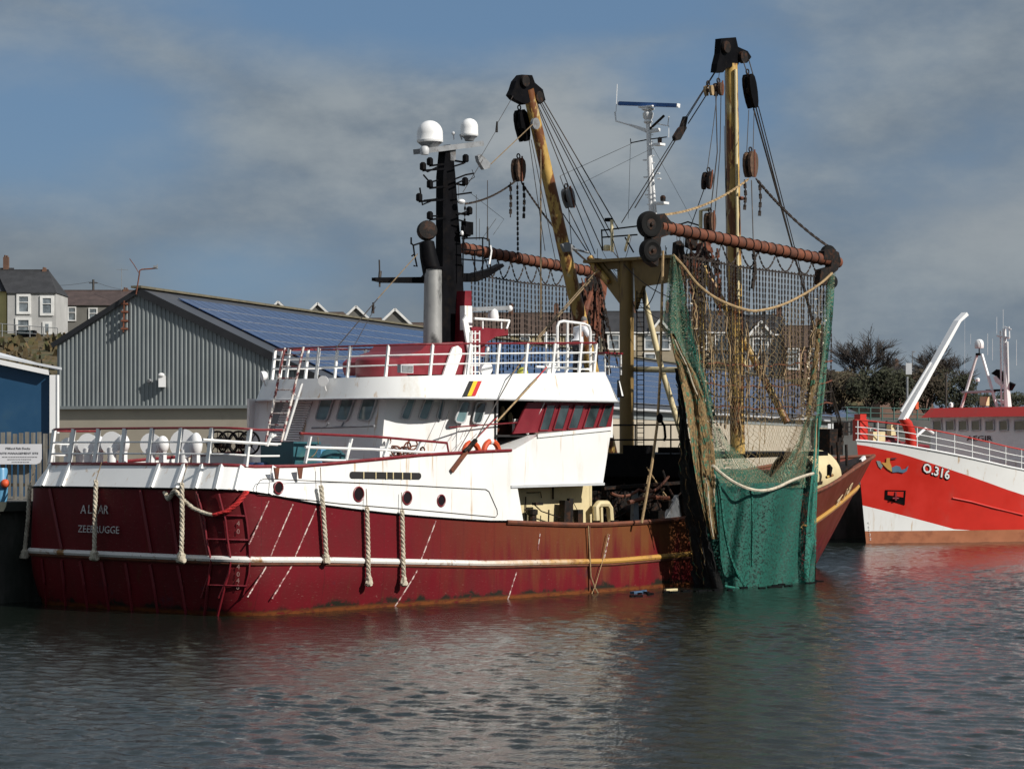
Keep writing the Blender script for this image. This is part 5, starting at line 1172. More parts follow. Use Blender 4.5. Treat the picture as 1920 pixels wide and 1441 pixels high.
for px, py, rp in ((1217,421,25.5),(1219,470,22.5)):
    c = sp(px, py, -5.05); k = (SHIP @ c).y/F*rp; ty = ST.part('tyre', MB().lathe(c, (-.3,-1,0), [(k*.45,-.13),(k*.86,-.15),(k*.97,-.1),(k,-.02),(k*.99,.06),(k*.9,.14),(k*.7,.16),(k*.5,.12)], 28), M['rubber'], smooth=True)
    ST.part('hub', MB().lathe(c, (-.3,-1,0), [(k*.46,.08),(k*.42,.13),(k*.15,.14),(k*.12,.2),(k*.02,.21)], 14), M['steel'], ty, smooth=True)
for k in range(7):
    y = 655 + k*20; ST.part('cross_chain', MB().chain([sp(1288 + 272*i/24, y + 10*math.sin(math.pi*i/24) + 2.5*math.sin(i*1.9 + k), -5.02 + .05*math.sin(i*2.3 + k)) for i in range(25)], .045, .12), M['rust'] if k % 2 else M['chain'])
mb = MB().prism([sp(x, y, -5.15) for x, y in ((1230,405),(1246,400),(1262,420),(1256,440),(1240,445),(1234,500),(1220,490),(1222,440))], (0,.3,0)); ST.part('trawl_head', mb, M['steel'])
mb = MB().prism([sp(x, y, -5.2) for x, y in ((1546,470),(1560,466),(1573,473),(1577,490),(1571,506),(1556,518),(1548,535),(1536,532),(1540,505),(1558,500),(1560,488),(1545,486))], (0,.25,0)); ST.part('trawl_shoe', mb, M['steel'])
mb = MB().lathe(sp(1553,478,-5.0), (-.2,-1,0), [(.1,-.1),(.33,-.08),(.35,0),(.33,.08),(.1,.1)], 20); ST.part('shoe_wheel', mb, M['rubber'], smooth=True); mb = MB().lathe(sp(1560,528,-5.0), (-.2,-1,0), [(.1,-.08),(.22,-.06),(.24,0),(.22,.06),(.1,.08)], 16); ST.part('shoe_wheel', mb, M['rubber'], smooth=True)
tp = sp(1403,336,-4.5); ST.part('bridle', MB().chain(sag(tp, sp(1238,403,-5.0), .25), .07, .13), M['rope_tan']); ST.part('bridle', MB().chain(sag(sp(1418,336,-4.5), sp(1566,470,-5.0), .2), .09, .17), M['chain'])
for x, y0, y1 in ((1396,338,392),(1424,340,404)): ST.part('hanging_chain', MB().chain([sp(x,y0,-4.5), sp(x+2,(y0+y1)/2,-4.5), sp(x,y1,-4.5)], .1, .17), M['chain'])
ST.part('hanging_chain', MB().tube([sp(1409,338,-4.5), sp(1413,470,-4.9)], .02, 5), M['wire']); ST.part('chain_bundle', MB().chain([sp(1412,470,-5.1), sp(1416,505,-5.1), sp(1411,540,-5.1), sp(1415,500,-5.15), sp(1414,472,-5.1)], .12, .17), M['chain'])
PT, bPa, bPb = beam_trawl('rusty port beam trawl in the background, between black mast and gantry', (868,465), (1128,513), 6.0, [884 + i*6.6 for i in range(31)], [(884,512),(980,528),(1085,538)], [(880,700),(1090,690)], False, 22, (972,345), 'p')
tp = sp(972,340,4.4); PT.part('bridle', MB().chain(sag(tp + V((-.15,0,0)), sp(872,382,5.0), .15), .07, .13), M['chain']); PT.part('bridle', MB().chain(sag(tp + V((.15,0,0)), sp(1120,505,6.0), .3), .07, .13), M['chain']); PT.part('bridle', MB().chain(sag(sp(872,382,5.0), sp(870,460,6.0), .0), .07, .13), M['chain'])
for x, y0, y1 in ((957,342,406),(982,344,408)): PT.part('hanging_chain', MB().chain([sp(x,y0,4.4), sp(x+1,(y0+y1)/2,4.4), sp(x,y1,4.4)], .1, .17), M['chain'])
PT.part('hanging_chain', MB().chain([sp(970,344,4.4), sp(971,478,5.9)], .075, .15), M['chain'])
for k, (x, y, w_) in enumerate(((1112,540,.3),(1125,560,.35),(1098,580,.25),(1120,600,.3),(1090,556,.2),(1132,530,.25))):
    p = sp(x, y, 4.6); PT.part('trawl_shoe', MB().prism([p + V((-w_,0,-.3)), p + V((w_*.6,0,-.45)), p + V((w_,0,.2)), p + V((.05,0,.5)), p + V((-w_*.8,0,.35))], (0,.2,0)), M['rust'] if k % 2 else M['steel'])
rg = random.Random(4)
for k in range(26):
    a = sp(1088 + rg.uniform(0,40), 520 + rg.uniform(0,30), 4.6 + rg.uniform(-.3,.6)); c = a + V((rg.uniform(-.5,.8), rg.uniform(-.3,.3), -rg.uniform(1.2,3.4))); PT.part('hanging_gear', MB().chain(sag(a, c, .1, 5), rg.uniform(.06,.14), .2), M['rust'] if k % 3 == 0 else M['chain'])
PT.part('orange_chafer', MB().tube([sp(1108,548,4.4), sp(1092,595,4.3), sp(1078,640,4.2)], [.09,.16,.12], 8), M['rust'])
rg = random.Random(41)
for k in range(16):
    a = sp(rg.uniform(1262,1345), rg.uniform(440,485), -4.2 + rg.uniform(-.3,.5)); c = a + V((rg.uniform(-.5,.7), rg.uniform(-.3,.3), -rg.uniform(.4,2.2))); ST.part('hanging_gear', MB().chain(sag(a, c, .12, 5), rg.uniform(.06,.15), .18), M['rust'] if k % 3 == 0 else M['chain'])
for k, (x, y, w_) in enumerate(((1300,452,.28),(1322,470,.32),(1275,468,.24),(1310,490,.22))):
    p = sp(x, y, -4.2); ST.part('link_plate', MB().prism([p + V((-w_,0,-.2)), p + V((w_*.6,0,-.3)), p + V((w_,0,.15)), p + V((.05,0,.3)), p + V((-w_*.8,0,.22))], (0,.15,0)), M['rust'] if k % 2 else M['steel'])
for k in range(12):
    a = ss(rg.uniform(1115,1300), rg.uniform(425,475), SG + rg.uniform(-.4,.4)); c = ss(rg.uniform(1120,1300), rg.uniform(480,640), SG + rg.uniform(-.4,.4)); BP('slack_wire', MB().tube(sag(a, c, rg.uniform(.05,.5), 10), rg.uniform(.01,.022), 4), M['wire'])
for k in range(10):
    a = sp(rg.uniform(1180,1300), rg.uniform(870,930), -2.5); c = sp(rg.uniform(1180,1310), rg.uniform(920,975), -3.2); BP('deck_hose', MB().tube(sag(a, c, rg.uniform(.05,.3), 8), rg.uniform(.015,.04), 5), M['steel'] if k % 3 else M['rope_tan'])
# ================================================================== HANGING NET
def netmat(name, c, size, w_, clump=.62, c2=None, asp=.8, dens=0., top=None):
    m, n, b = newmat(name); x, y, z = n.xyz(n.coords())
    wob = n.math('MULTIPLY', n.math('SUBTRACT', n.noise(1.6, 3), .5), size*2); nz = n.noise(2.2, 5, .65); nf = n.noise(14, 3, .6)
    u = n.math('ADD', n.math('ADD', x, n.math('MULTIPLY', y, .6)), wob); zz = n.math('MULTIPLY', z, asp)
    def strand(v):
        f_ = n.math('FRACT', n.math('DIVIDE', v, size)); return n.math('LESS_THAN', f_, n.ramp(nz, .3, .7, w_*.85, min(.98, w_*1.2)))
    s_ = n.math('MAXIMUM', strand(n.math('ADD', u, zz)), strand(n.math('SUBTRACT', u, zz)))
    fac = n.math('MAXIMUM', s_, n.math('GREATER_THAN', nz, clump))
    if dens: fac = n.math('MAXIMUM', fac, n.math('LESS_THAN', nf, dens))
    colr = n.mix(n.ramp(nf, .42, .62), c, c2 or tuple(k*.5 for k in c))
    if top: colr = n.mix(n.math('MULTIPLY', n.ramp(z, .9, 2.6), n.ramp(nz, .42, .56)), colr, top)
    n.link(colr, b.inputs['Base Color']); b.inputs['Roughness'].default_value = .75
    n.link(n.bump(nf, .7, .04), b.inputs['Normal'])
    tr_ = n.new('ShaderNodeBsdfTransparent'); mx = n.new('ShaderNodeMixShader'); n.link(fac, mx.inputs[0]); n.link(tr_.outputs[0], mx.inputs[1]); n.link(b.outputs[0], mx.inputs[2])
    n.link(mx.outputs[0], n.n['Material Output'].inputs['Surface']); return m
M['net_bag'] = netmat('green_bag_netting', (.0,.085,.06), .05, .3, 2., (.004,.036,.027), dens=.57, top=(.10,.085,.035))
M['net_strip'] = netmat('green_strip_netting', (.02,.10,.06), .085, .26, .66, (.2,.2,.12), dens=.38)
M['net_bright'] = netmat('bright_green_netting', (.01,.15,.11), .06, .4, .55, (.01,.08,.06), dens=.5)
M['net_brown'] = netmat('brown_coarse_netting', (.17,.105,.035), .2, .085, .9, (.07,.06,.02))
M['net_brown2'] = netmat('brown_dense_netting', (.10,.06,.026), .1, .2, .66, (.2,.15,.08), dens=.3)
M['bundle'] = mat('tan_matted_rope_bundle', (.25,.165,.07), .95, col2=(.09,.055,.022), scale=24, lo=.42, hi=.6, stretch=(1,1,.45), col3=(.05,.13,.075), scale3=5, lo3=.54, hi3=.6, var=.25, bump=1, bscale=14)
M['shadebundle'] = mat('shade_painted_netting', (.012,.013,.013), .9, col2=(.03,.028,.022), scale=9, var=.3, bump=1, bscale=18)  # near-black colour paints in the shade on the net's aft-facing side
NET = Thing('trawl_net', 'green and brown trawl net hanging from the starboard beam down into the water', 'fishing net', sp(1430, 500, -5.2), ship=True)
def sheet(name, rows, t, mt, nx=12, fold=.12, ph=0., sub=4, parent=None, bulge=0.):
    "rows: (y, left px, right px); hung on y = t with soft folds"
    ys = []; 
    for (y0, a0, b0), (y1, a1, b1) in zip(rows, rows[1:]):
        for k in range(sub): f_ = k/sub; ys.append((y0+(y1-y0)*f_, a0+(a1-a0)*f_, b0+(b1-b0)*f_))
    ys.append(rows[-1]); g = []
    for j, (y, a, b_) in enumerate(ys):
        r_ = []
        for i in range(nx+1):
            u = i/nx; px = a + (b_-a)*u; tt = t(y) if callable(t) else t
            tt += fold*math.sin(u*9 + ph + y*.013) + fold*.5*math.sin(u*23 + y*.03 + ph) - bulge*math.sin(math.pi*u)
            r_.append(sp(px, y, tt))
        g.append(r_)
    return NET.part(name, MB().grid(g), mt, parent, smooth=True, auto=0)
tt = lambda y: -5.1 - .7*sstep(600, 950, y)
# lower bag: front, two sides, back
fr = [(870,1337,1340),(880,1337,1380),(892,1336,1524)]
sheet('bag_front', [(905,1338,1527),(950,1342,1527),(1000,1347,1527),(1050,1352,1528),(1103,1362,1527)], tt, M['net_bag'], 30, .2, .4)
sheet('bag_back', [(880,1315,1500),(960,1322,1502),(1040,1330,1502),(1106,1340,1502)], lambda y: -4.45, M['net_bag'], 12, .1, 2.)
sheet('bag_top_netting', [(800,1338,1350),(830,1340,1368),(860,1340,1400),(885,1338,1432),(912,1338,1470)], tt, M['net_strip'], 8, .08, 1.)
sheet('bag_top_netting', [(780,1512,1530),(830,1494,1530),(860,1478,1530),(890,1450,1528),(914,1420,1527)], tt, M['net_strip'], 8, .08, 2.)
sheet('bag_right_edge', [(780,1530,1537),(860,1525,1535),(960,1514,1531),(1060,1508,1530),(1100,1506,1528)], lambda y: tt(y) - .16, M['net_bright'], 5, .05)
def nrope(name, pts, t, r, mt, n_=6):
    P_ = [sp(x, y, (t(y) if callable(t) else t) - .12) for x, y in pts]; out = []
    for i in range(len(P_) - 1):
        a0, a1, a2, a3 = P_[max(0,i-1)], P_[i], P_[i+1], P_[min(len(P_)-1,i+2)]
        for k in range(5):
            f_ = k/5; out.append(.5*((2*a1) + (a2-a0)*f_ + (2*a0-5*a1+4*a2-a3)*f_**2 + (3*a1-a0-3*a2+a3)*f_**3))
    out.append(P_[-1]); return NET.part(name, MB().tube(out, r, n_), mt, smooth=True)
nrope('bag_rope', [(1336,872),(1350,885),(1375,903),(1405,916),(1430,919),(1455,914),(1485,900),(1510,891),(1525,887)], lambda y: -6.05, .05, M['rope'])
nrope('seam', [(1338,880),(1350,920),(1357,980),(1366,1030),(1380,1070),(1396,1098)], tt, .05, M['net_bright']); nrope('seam', [(1409,918),(1411,980),(1410,1060)], tt, .035, M['net_bright'])
nrope('edge_rope', [(1531,785),(1529,840),(1526,890)], tt, .05, M['rope_tan'])
nrope('bottom_rope', [(1358,1098),(1400,1104),(1460,1102),(1527,1096)], tt, .04, M['net_bright'])
# upper left green strip and bundles
sheet('green_strip', [(478,1258,1268),(520,1253,1279),(560,1248,1286),(600,1242,1294),(640,1252,1301),(690,1280,1314),(740,1305,1328),(790,1324,1338),(840,1335,1346)], lambda y: -5.25 - .3*sstep(600,800,y), M['net_strip'], 10, .12)
sheet('green_strip', [(500,1259,1272),(560,1254,1284),(620,1252,1300),(700,1276,1324),(780,1308,1342)], lambda y: -4.95 - .3*sstep(600,800,y), M['net_bag'], 8, .1, 2.)
def bundle(name, pts, t, mt, seed):
    rg = random.Random(seed); P_ = []; rr = []
    for (y0, c0, w0), (y1, c1, w1) in zip(pts, pts[1:]):
        for k in range(8):
            f_ = k/8; y = y0 + (y1-y0)*f_; P_.append(sp(c0+(c1-c0)*f_, y, t(y))); rr.append((w0+(w1-w0)*f_)*.0167*rg.uniform(.92,1.06))
    mb = MB().tube(P_, rr, 16)
    mb.v = [p + V((rg.uniform(-.05,.05), rg.uniform(-.05,.05), 0)) for p in mb.v]
    # loose strands
    for k in range(130):
        i = rg.randrange(1, len(P_)-12); a = rg.uniform(0, 6.3); off = V((math.cos(a), math.sin(a), 0)); s_ = [P_[i+j] + off*rr[i+j]*rg.uniform(.96,1.12) for j in range(0, 11)]; mb.tube(s_, rg.uniform(.012,.03), 4)
    return NET.part(name, mb, mt, smooth=True, auto=60)
TAN = [(625,1256,1264),(660,1262,1280),(700,1272,1304),(740,1281,1320),(800,1291,1334),(860,1299,1341),(910,1307,1342),(960,1319,1342),(1010,1332,1345)]
tant = lambda y: -5.45 - .3*sstep(640,900,y)
sheet('brown_bundle', TAN, tant, M['bundle'], 14, .07, .7, 6)
rg = random.Random(2)
for k in range(22):
    u = rg.uniform(.02,.98); j0 = rg.uniform(630, 900); L = rg.uniform(50,130); P_ = []
    for j in range(9):
        y = min(1005, j0 + L*j/8); a_ = lerp([(r[0], r[1]) for r in TAN], y); b_ = lerp([(r[0], r[2]) for r in TAN], y); P_.append(sp(a_ + (b_-a_)*(u + .05*math.sin(j*.9 + k)), y, tant(y) - .1 - rg.uniform(0,.05)))
    NET.part('chafer_strand', MB().tube(P_, rg.uniform(.01,.026), 5), M['bundle'] if k % 6 else M['rope'], smooth=True)
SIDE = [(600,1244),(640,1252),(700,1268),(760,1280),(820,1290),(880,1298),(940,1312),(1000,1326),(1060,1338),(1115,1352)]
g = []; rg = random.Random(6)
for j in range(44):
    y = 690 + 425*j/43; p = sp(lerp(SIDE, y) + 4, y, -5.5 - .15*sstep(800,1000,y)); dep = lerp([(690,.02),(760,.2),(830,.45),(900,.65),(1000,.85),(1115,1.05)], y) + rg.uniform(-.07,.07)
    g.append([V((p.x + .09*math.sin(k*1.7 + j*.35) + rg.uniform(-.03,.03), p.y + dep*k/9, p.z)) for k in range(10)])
NET.part('shaded_side', MB().grid(g), M['shadebundle'], smooth=True, auto=0)
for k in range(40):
    k0 = rg.uniform(0,.95); j0 = rg.randrange(2, 34); P_ = [g[min(43,j0+j)][int(k0*9)] + V((-.05 - rg.uniform(0,.03), rg.uniform(-.04,.04), 0)) for j in range(9)]; NET.part('dark_strand', MB().tube(P_, rg.uniform(.012,.03), 4), M['shadebundle'] if k % 5 else M['bundle'])
# right strip
sheet('right_strip', [(495,1556,1568),(540,1550,1564),(600,1542,1560),(660,1540,1553),(720,1533,1548),(790,1529,1540)], lambda y: -5.15 - .5*sstep(650,900,y), M['net_strip'], 6, .06)
sheet('right_edge_green', [(520,1553,1566),(600,1548,1561),(700,1538,1549),(800,1530,1539)], lambda y: -5.0, M['net_bright'], 4, .04)
sheet('right_brown', [(540,1538,1552),(600,1524,1543),(680,1510,1536),(740,1500,1532),(800,1490,1530),(860,1468,1526),(910,1432,1524)], lambda y: -5.0 - .7*sstep(650,900,y), M['net_brown2'], 8, .1, 1.)
# sparse brown netting between the strips, headline rope
HR = [(1262,478),(1282,500),(1310,535),(1350,563),(1400,581),(1430,581),(1470,570),(1510,550),(1540,530),(1560,512)]
nrope('head_rope', HR, lambda y: -5.1, .045, M['rope_tan'])
def hry(px): return lerp(HR, px)
for lay in (0,):
    g = []
    for j in range(26):
        v_ = j/25; r_ = []
        for i in range(27):
            u = i/26; a = lerp([(0,1272),(.35,1300),(.6,1325),(1,1340)], v_); b_ = lerp([(0,1556),(.3,1540),(.7,1528),(1,1522)], v_); px = a + (b_-a)*u
            y0 = hry(px); y1 = 870 + 45*math.sin(math.pi*u); y = y0 + (y1-y0)*v_
            r_.append(sp(px, y, -4.9 - .2*lay - .6*v_ + .12*math.sin(u*14 + lay*2 + v_*5)))
        g.append(r_)
    NET.part('brown_netting', MB().grid(g), M['net_brown'], smooth=True, auto=0)
rg = random.Random(31)
mb = MB()
for k in range(26):
    u = rg.random(); px = 1285 + 255*u; y0 = hry(px) + rg.uniform(0,150); L = rg.uniform(60,230); P_ = []
    for j in range(7): P_.append(sp(px + rg.uniform(-4,4) + (1430-px)*.12*j/6, min(y0 + L*j/6, 905), -5.2 + rg.uniform(-.15,.1)))
    mb.tube(P_, rg.uniform(.008,.02), 4)
NET.part('loose_twine', mb, M['rope_tan'], kind='stuff')
mb = MB()
for k in range(110):
    e = rg.random(); y = rg.uniform(560, 860)
    if e < .45: px = lerp([(560,1300),(700,1322),(800,1342),(860,1345)], y) + rg.gauss(0,9)
    else: px = lerp([(560,1540),(700,1520),(800,1508),(860,1478)], y) + rg.gauss(0,12)
    p = sp(px, y, -5.5 + rg.uniform(-.2,.2)); a = V((rg.gauss(0,1), rg.gauss(0,1), rg.gauss(0,1))).normalized()*rg.uniform(.03,.075); b_ = a.orthogonal()*.4; mb.add([p-a, p+b_, p+a, p-b_], [(0,1,2,3)])
NET.part('pale_scraps', mb, M['rope'], kind='stuff')
bundle('brown_bundle', [(600,1537,2),(660,1531,3),(720,1523,4),(780,1514,3),(830,1502,3),(880,1486,2)], lambda y: -5.3, M['bundle'], 5)
# ================================================================== ROPES, FENDERS, LOOSE THINGS ON THE TRAWLER
def braid(pts, r, tuft=True):
    mb = MB(); P_ = [V(p) for p in pts]; L = sum((b_-a).length for a, b_ in zip(P_, P_[1:])); n_ = max(8, int(L/.045)); out = []
    for k in range(n_+1):
        d = L*k/n_
        for a, b_ in zip(P_, P_[1:]):
            l = (b_-a).length
            if d <= l or b_ is P_[-1]: out.append(a.lerp(b_, min(1, d/l))); break
            d -= l
    for ph in (0, 2.09, 4.19): mb.tube([p + V((math.cos(k*.75+ph), math.sin(k*.75+ph), 0))*r*.55 for k, p in enumerate(out)], r*.62, 6)
    return mb
def fender(lab, p0, p1, r, tuftr):
    T = Thing('rope_fender', lab, 'fender', p0, 'white rope fenders hanging round the hull', ship=True)
    T.part('braid', braid([p0, p0.lerp(p1,.5) + V((random.uniform(-.03,.03), 0, 0)), p1], r), M['rope'], smooth=True)
    mb = MB(); mb.lathe(p1 + V((0,0,.12)), (0,0,-1), [(r*.6,0),(tuftr*.8,.08),(tuftr*.75,.14),(tuftr,.22),(tuftr*.95,.28),(tuftr*.4,.31)], 14); rg = random.Random(int(p0.x*100)); mb.v = [p + V((rg.uniform(-.02,.02), rg.uniform(-.02,.02), rg.uniform(-.02,.02))) for p in mb.v]; T.part('tuft', mb, M['rope'], smooth=True)
    T.part('lanyard', MB().tube([p0, p0 + V((.2 if p0.x < 1 else .02, 0 if p0.x < 1 else .05, .5))], .012, 5), M['wire_tan'])
for (a, b_, lab) in (((56,908),(46,1036),'white rope fender at the far left corner of the stern'),((180,900),(177,1038),'white rope fender hanging across the name on the stern'),((341,905),(340,1042),'white rope fender on the stern, where the looped rope passes behind it')):
    fender(lab, *((sp(a[0], a[1], 5.45), sp(b_[0], b_[1], 5.6)) if a[0] < 100 else (ss(*a, -.12), ss(*b_, -.16))), .058, .14)
for (a, b_, lab) in (((602,910),(612,1044),'white rope fender on the side, topmost of three, ending above the white strake'),((688,950),(691,1086),'white rope fender in the middle of the side, ending below the strake'),((754,956),(757,1086),'white rope fender on the side nearest the last portholes')):
    fender(lab, sp(*a, -4.16), sp(*b_, -4.16), .06, .11)
LR = Thing('mooring_rope', 'looped white rope with a red wrapped end slung across the stern corner', 'rope', ss(310,928,-.1), ship=True)
pc = [(308,922),(318,936),(330,918),(345,935),(365,952),(388,962),(402,965)]; LR.part('white_rope', braid([cpt(x, y) + V((-.05,-.06,0)) for x, y in pc], .065), M['rope'], smooth=True)
LR.part('red_wrap', braid([cpt(x, y) + V((-.05,-.07,0)) for x, y in ((402,965),(425,958),(445,942),(461,921))], .075), M['rope_red'], smooth=True)
HRp = Thing('hanging_rope', 'long tan rope hanging beside the gantry post down to the rail', 'rope', sp(1243,480,-4.4), ship=True)
HRp.part('strand', MB().tube([sp(x, y, -4.4) for x, y in ((1243,470),(1242,520),(1240,600),(1238,700),(1233,790),(1224,860),(1212,930),(1203,980))], .045, 7), M['rope_tan'], smooth=True)
mb = MB(); p = sp(1237,784,-4.45); mb.ball(p, (.12,.1,.16), 8, 6); mb.tube([p, p + V((.25,0,-.25)), p + V((.3,0,-.6)), p + V((.22,0,-.7))], .045, 5); HRp.part('knot', mb, M['black'])
mb = MB(); mb.tube([sp(x, y, -4.1) for x, y in ((1103,985),(1106,1040),(1108,1080),(1115,1100),(1124,1116))], .022, 5); solo('tan_line', mb, M['rope_tan'], 'thin tan line hanging down the rusty side to the water', 'rope', sp(1103,985,-4.1), ship=True)
mb = MB(); mb.tube([sp(x, y, -4.1) for x, y in ((1140,1000),(1130,1050),(1116,1098),(1108,1116))], .015, 5); solo('tan_line', mb, M['rope_tan'], 'second thin tan line slanting aft down the rusty side', 'rope', sp(1140,1000,-4.1), ship=True)
# lifebuoys
for px, py, lab, r in ((921,848,'orange lifebuoy with white bands, fully in view above the red rail',.33),(884,851,'faded orange lifebuoy half hidden behind the rusty stay plate',.33)):
    c = sp(px, py, -3.9); T = Thing('lifebuoy', lab, 'lifebuoy', c, 'lifebuoys on the side deck', ship=True); T.part('ring', MB().torus(c, (0,1,.0), r, .085, 28, 8), M['orange'], smooth=True)
    for k in range(4): T.part('band', MB().torus(c, (0,1,0), r, .09, 3, 8, k*math.pi/2 + .55, k*math.pi/2 + .9), M['white_clean'], smooth=True)
M['cowlshade'] = mat('cowl_shade_grey', (.2,.21,.22), .6, var=.1)  # grey puts the shade of the cowl mouths into the throat colour
# white cowl ventilators on the stern deck
def cowl(lab, px, py, r, s):
    c = ss(px, py, s); base = V((c.x, c.y, 3.22)); T = Thing('ventilator', lab, 'ventilator', base, 'white cowls on the stern deck', ship=True)
    T.part('stem', MB().tube([base, c - V((0,0,r*.4))], [.17,.12], 12), M['white_clean'], smooth=True)
    hs_ = c + V((.12,-.36,-.02)); T.part('housing', MB().ball(hs_, (.17,.2,r*.85), 12, 8), M['white_clean'], smooth=True); T.part('foot', MB().beam((hs_.x, hs_.y, 3.2), hs_, .2, .12, (1,0,0)), M['white_clean'])
    T.part('cowl', MB().lathe(c, (-.75,-.35,.1), [(r*.25,-.34),(r*.7,-.28),(r*.95,-.12),(r,.03),(r*1.02,.06),(r*.94,.06)], 20), M['white_clean'], smooth=True); T.part('throat', MB().lathe(c, (-.75,-.35,.1), [(.02,.03),(r*.93,.045),(r*.93,.05)], 20), M['cowlshade'])
cowl('smallest white cowl at the left end of the stern deck', 128, 836, .24, 1.9); cowl('white cowl on the stern deck, first of the four large ones', 165, 832, .3, 1.8); cowl('white cowl on the stern deck, left of the black crate', 210, 830, .32, 1.8); cowl('white cowl behind the middle stern rail posts', 283, 832, .3, 1.8); cowl('largest white cowl, nearest the black cable reels', 345, 832, .4, 1.6)
mb = MB(); c = ss(240,856,1.6); mb.box((1.6, c.y, 3.45), (.6,1.3,.42)); mb.box((1.6, c.y, 3.69), (.5,.9,.06)); solo('dark_crate', mb, M['black'], 'low black crate between the white cowls on the stern deck', 'crate', (1.6, c.y, 3.22), ship=True)
for px, lab in ((415,'black spoked cable reel on the aft deck, left of the pair'),(455,'black spoked cable reel on the aft deck, right of the pair')):
    c = ss(px, 830, 3.0); T = Thing('cable_reel', lab, 'reel', (c.x, c.y, 3.22), 'cable reels on the aft deck', ship=True)
    for dx in (-.15, .25):
        mb = MB().torus(c + V((dx,-.0,0)), (-1,-.35,0), .32, .03, 24, 6)
        for k in range(4): a = k*math.pi/4; d_ = V((0,1,0))*math.cos(a)*.32 + V((0,0,1))*math.sin(a)*.32; mb.tube([c + V((dx,0,0)) - d_, c + V((dx,0,0)) + d_], .016, 4)
        T.part('wheel', mb, M['black'])
    T.part('wound_cable', MB().tube([c + V((-.15,0,0)), c + V((.25,0,0))], .16, 12), M['steel'], smooth=True); mb = MB(); mb.box((c.x+.05, c.y, 3.35), (.55,.5,.26)); T.part('base', mb, M['steel'])
p = sp(545,840,-2.6); T = Thing('deck_tank', 'dark teal open tank on the aft deck, at the foot of the roof ladder', 'tank', (p.x, p.y, 3.22), ship=True); mb = MB(); mb.box((p.x, p.y, 3.95), (1.05,1.3,1.4)); T.part('tub', mb, M['teal']); mb = MB(); mb.torus((p.x, p.y-.66, 4.62), (0,1,0), .42, .014, 14, 5, math.pi*.12, math.pi*.88); T.part('rope', mb, M['wire_tan'])
for px, lab in ((476,'dark blue barrel beside the black cable reels'),(492,'dark blue barrel nearest the roof ladder')):
    p = ss(px, 860, 3.1); mb = MB().lathe((p.x, p.y, 3.22), (0,0,1), [(.2,0),(.23,.05),(.23,.3),(.24,.33),(.23,.36),(.23,.8),(.2,.86)], 14); solo('blue_barrel', mb, M['blue'], lab, 'barrel', (p.x, p.y, 3.22), 'blue barrels on the aft deck', True, True)
def crate(lab, px, py, size, mt, name='deck_box', t=-3.0, lid=None):
    p = sp(px, py, t); T = Thing(name, lab, 'box', (p.x, p.y, 3.28), ship=True); mb = MB(); mb.box((p.x, p.y, 3.28 + size[2]/2), size); T.part('body', mb, mt); mb = MB(); mb.box((p.x, p.y, 3.3 + size[2]), (size[0]+.06, size[1]+.06, .05)); T.part('lid', mb, lid or mt)
crate('light blue box standing behind the side rail', 594, 852, (.5,.5,1.25), M['lightblue'], lid=M['white_clean']); crate('long dark grey box behind the side rail, under a green heap', 636, 858, (1.2,.7,.85), M['grey_steel']); crate('small white box behind the side rail', 712, 838, (.4,.4,1.2), M['white_clean'], t=-2.6)
mb = MB(); p = sp(612,832,-3.0); mb.ball((p.x, p.y, 4.2), (.6,.5,.3), 16, 8); rg = random.Random(8); mb.v = [q + V((rg.uniform(-.05,.05), rg.uniform(-.05,.05), rg.uniform(-.06,.06))) for q in mb.v]; solo('net_heap', mb, M['teal'], 'crumpled dark green netting heaped on the grey deck box', 'net', (p.x, p.y, 3.95), ship=True, smooth=True)
mb = MB(); rg = random.Random(9)
for k in range(26): a = V((sp(755 + rg.uniform(-20,22), 842, -2.8).x, -2.8 + rg.uniform(-.4,.3), rg.uniform(3.6,4.7))); mb.torus(a, V((rg.gauss(0,1), rg.gauss(0,1), rg.gauss(0,.4))), rg.uniform(.08,.22), .025, 10, 5)
mb.box((sp(755,850,-2.8).x, -2.8, 3.6), (1.1,.5,.7)); solo('chain_heap', mb, M['rust'], 'heap of rusty rings and chain behind the side rail', 'chain', (sp(755,850,-2.8).x, -2.8, 3.28), ship=True)
mb = MB(); p = sp(705,836,-2.4); mb.lathe((p.x, p.y, 3.28), (0,0,1), [(.22,0),(.24,.1),(.24,.75),(.12,.85)], 12); solo('gas_bottle', mb, M['white_clean'], 'pale cylinder standing beside the rusty chain heap', 'cylinder', (p.x, p.y, 3.28), ship=True, smooth=True)
T = Thing('aft_pipe_rig', 'grey handled pipe fitting held against the aft wheelhouse wall', 'fitting', ss(620,800,6.9), ship=True); mb = MB().tube([ss(585,802,6.9), ss(645,800,6.9), ss(702,798,6.9)], .035, 6); mb.tube([ss(612,800,6.9), ss(616,793,6.9)], .03, 5); mb.tube([ss(640,800,6.9), ss(645,791,6.9)], .03, 5); T.part('pipe', mb, M['grey_steel'])
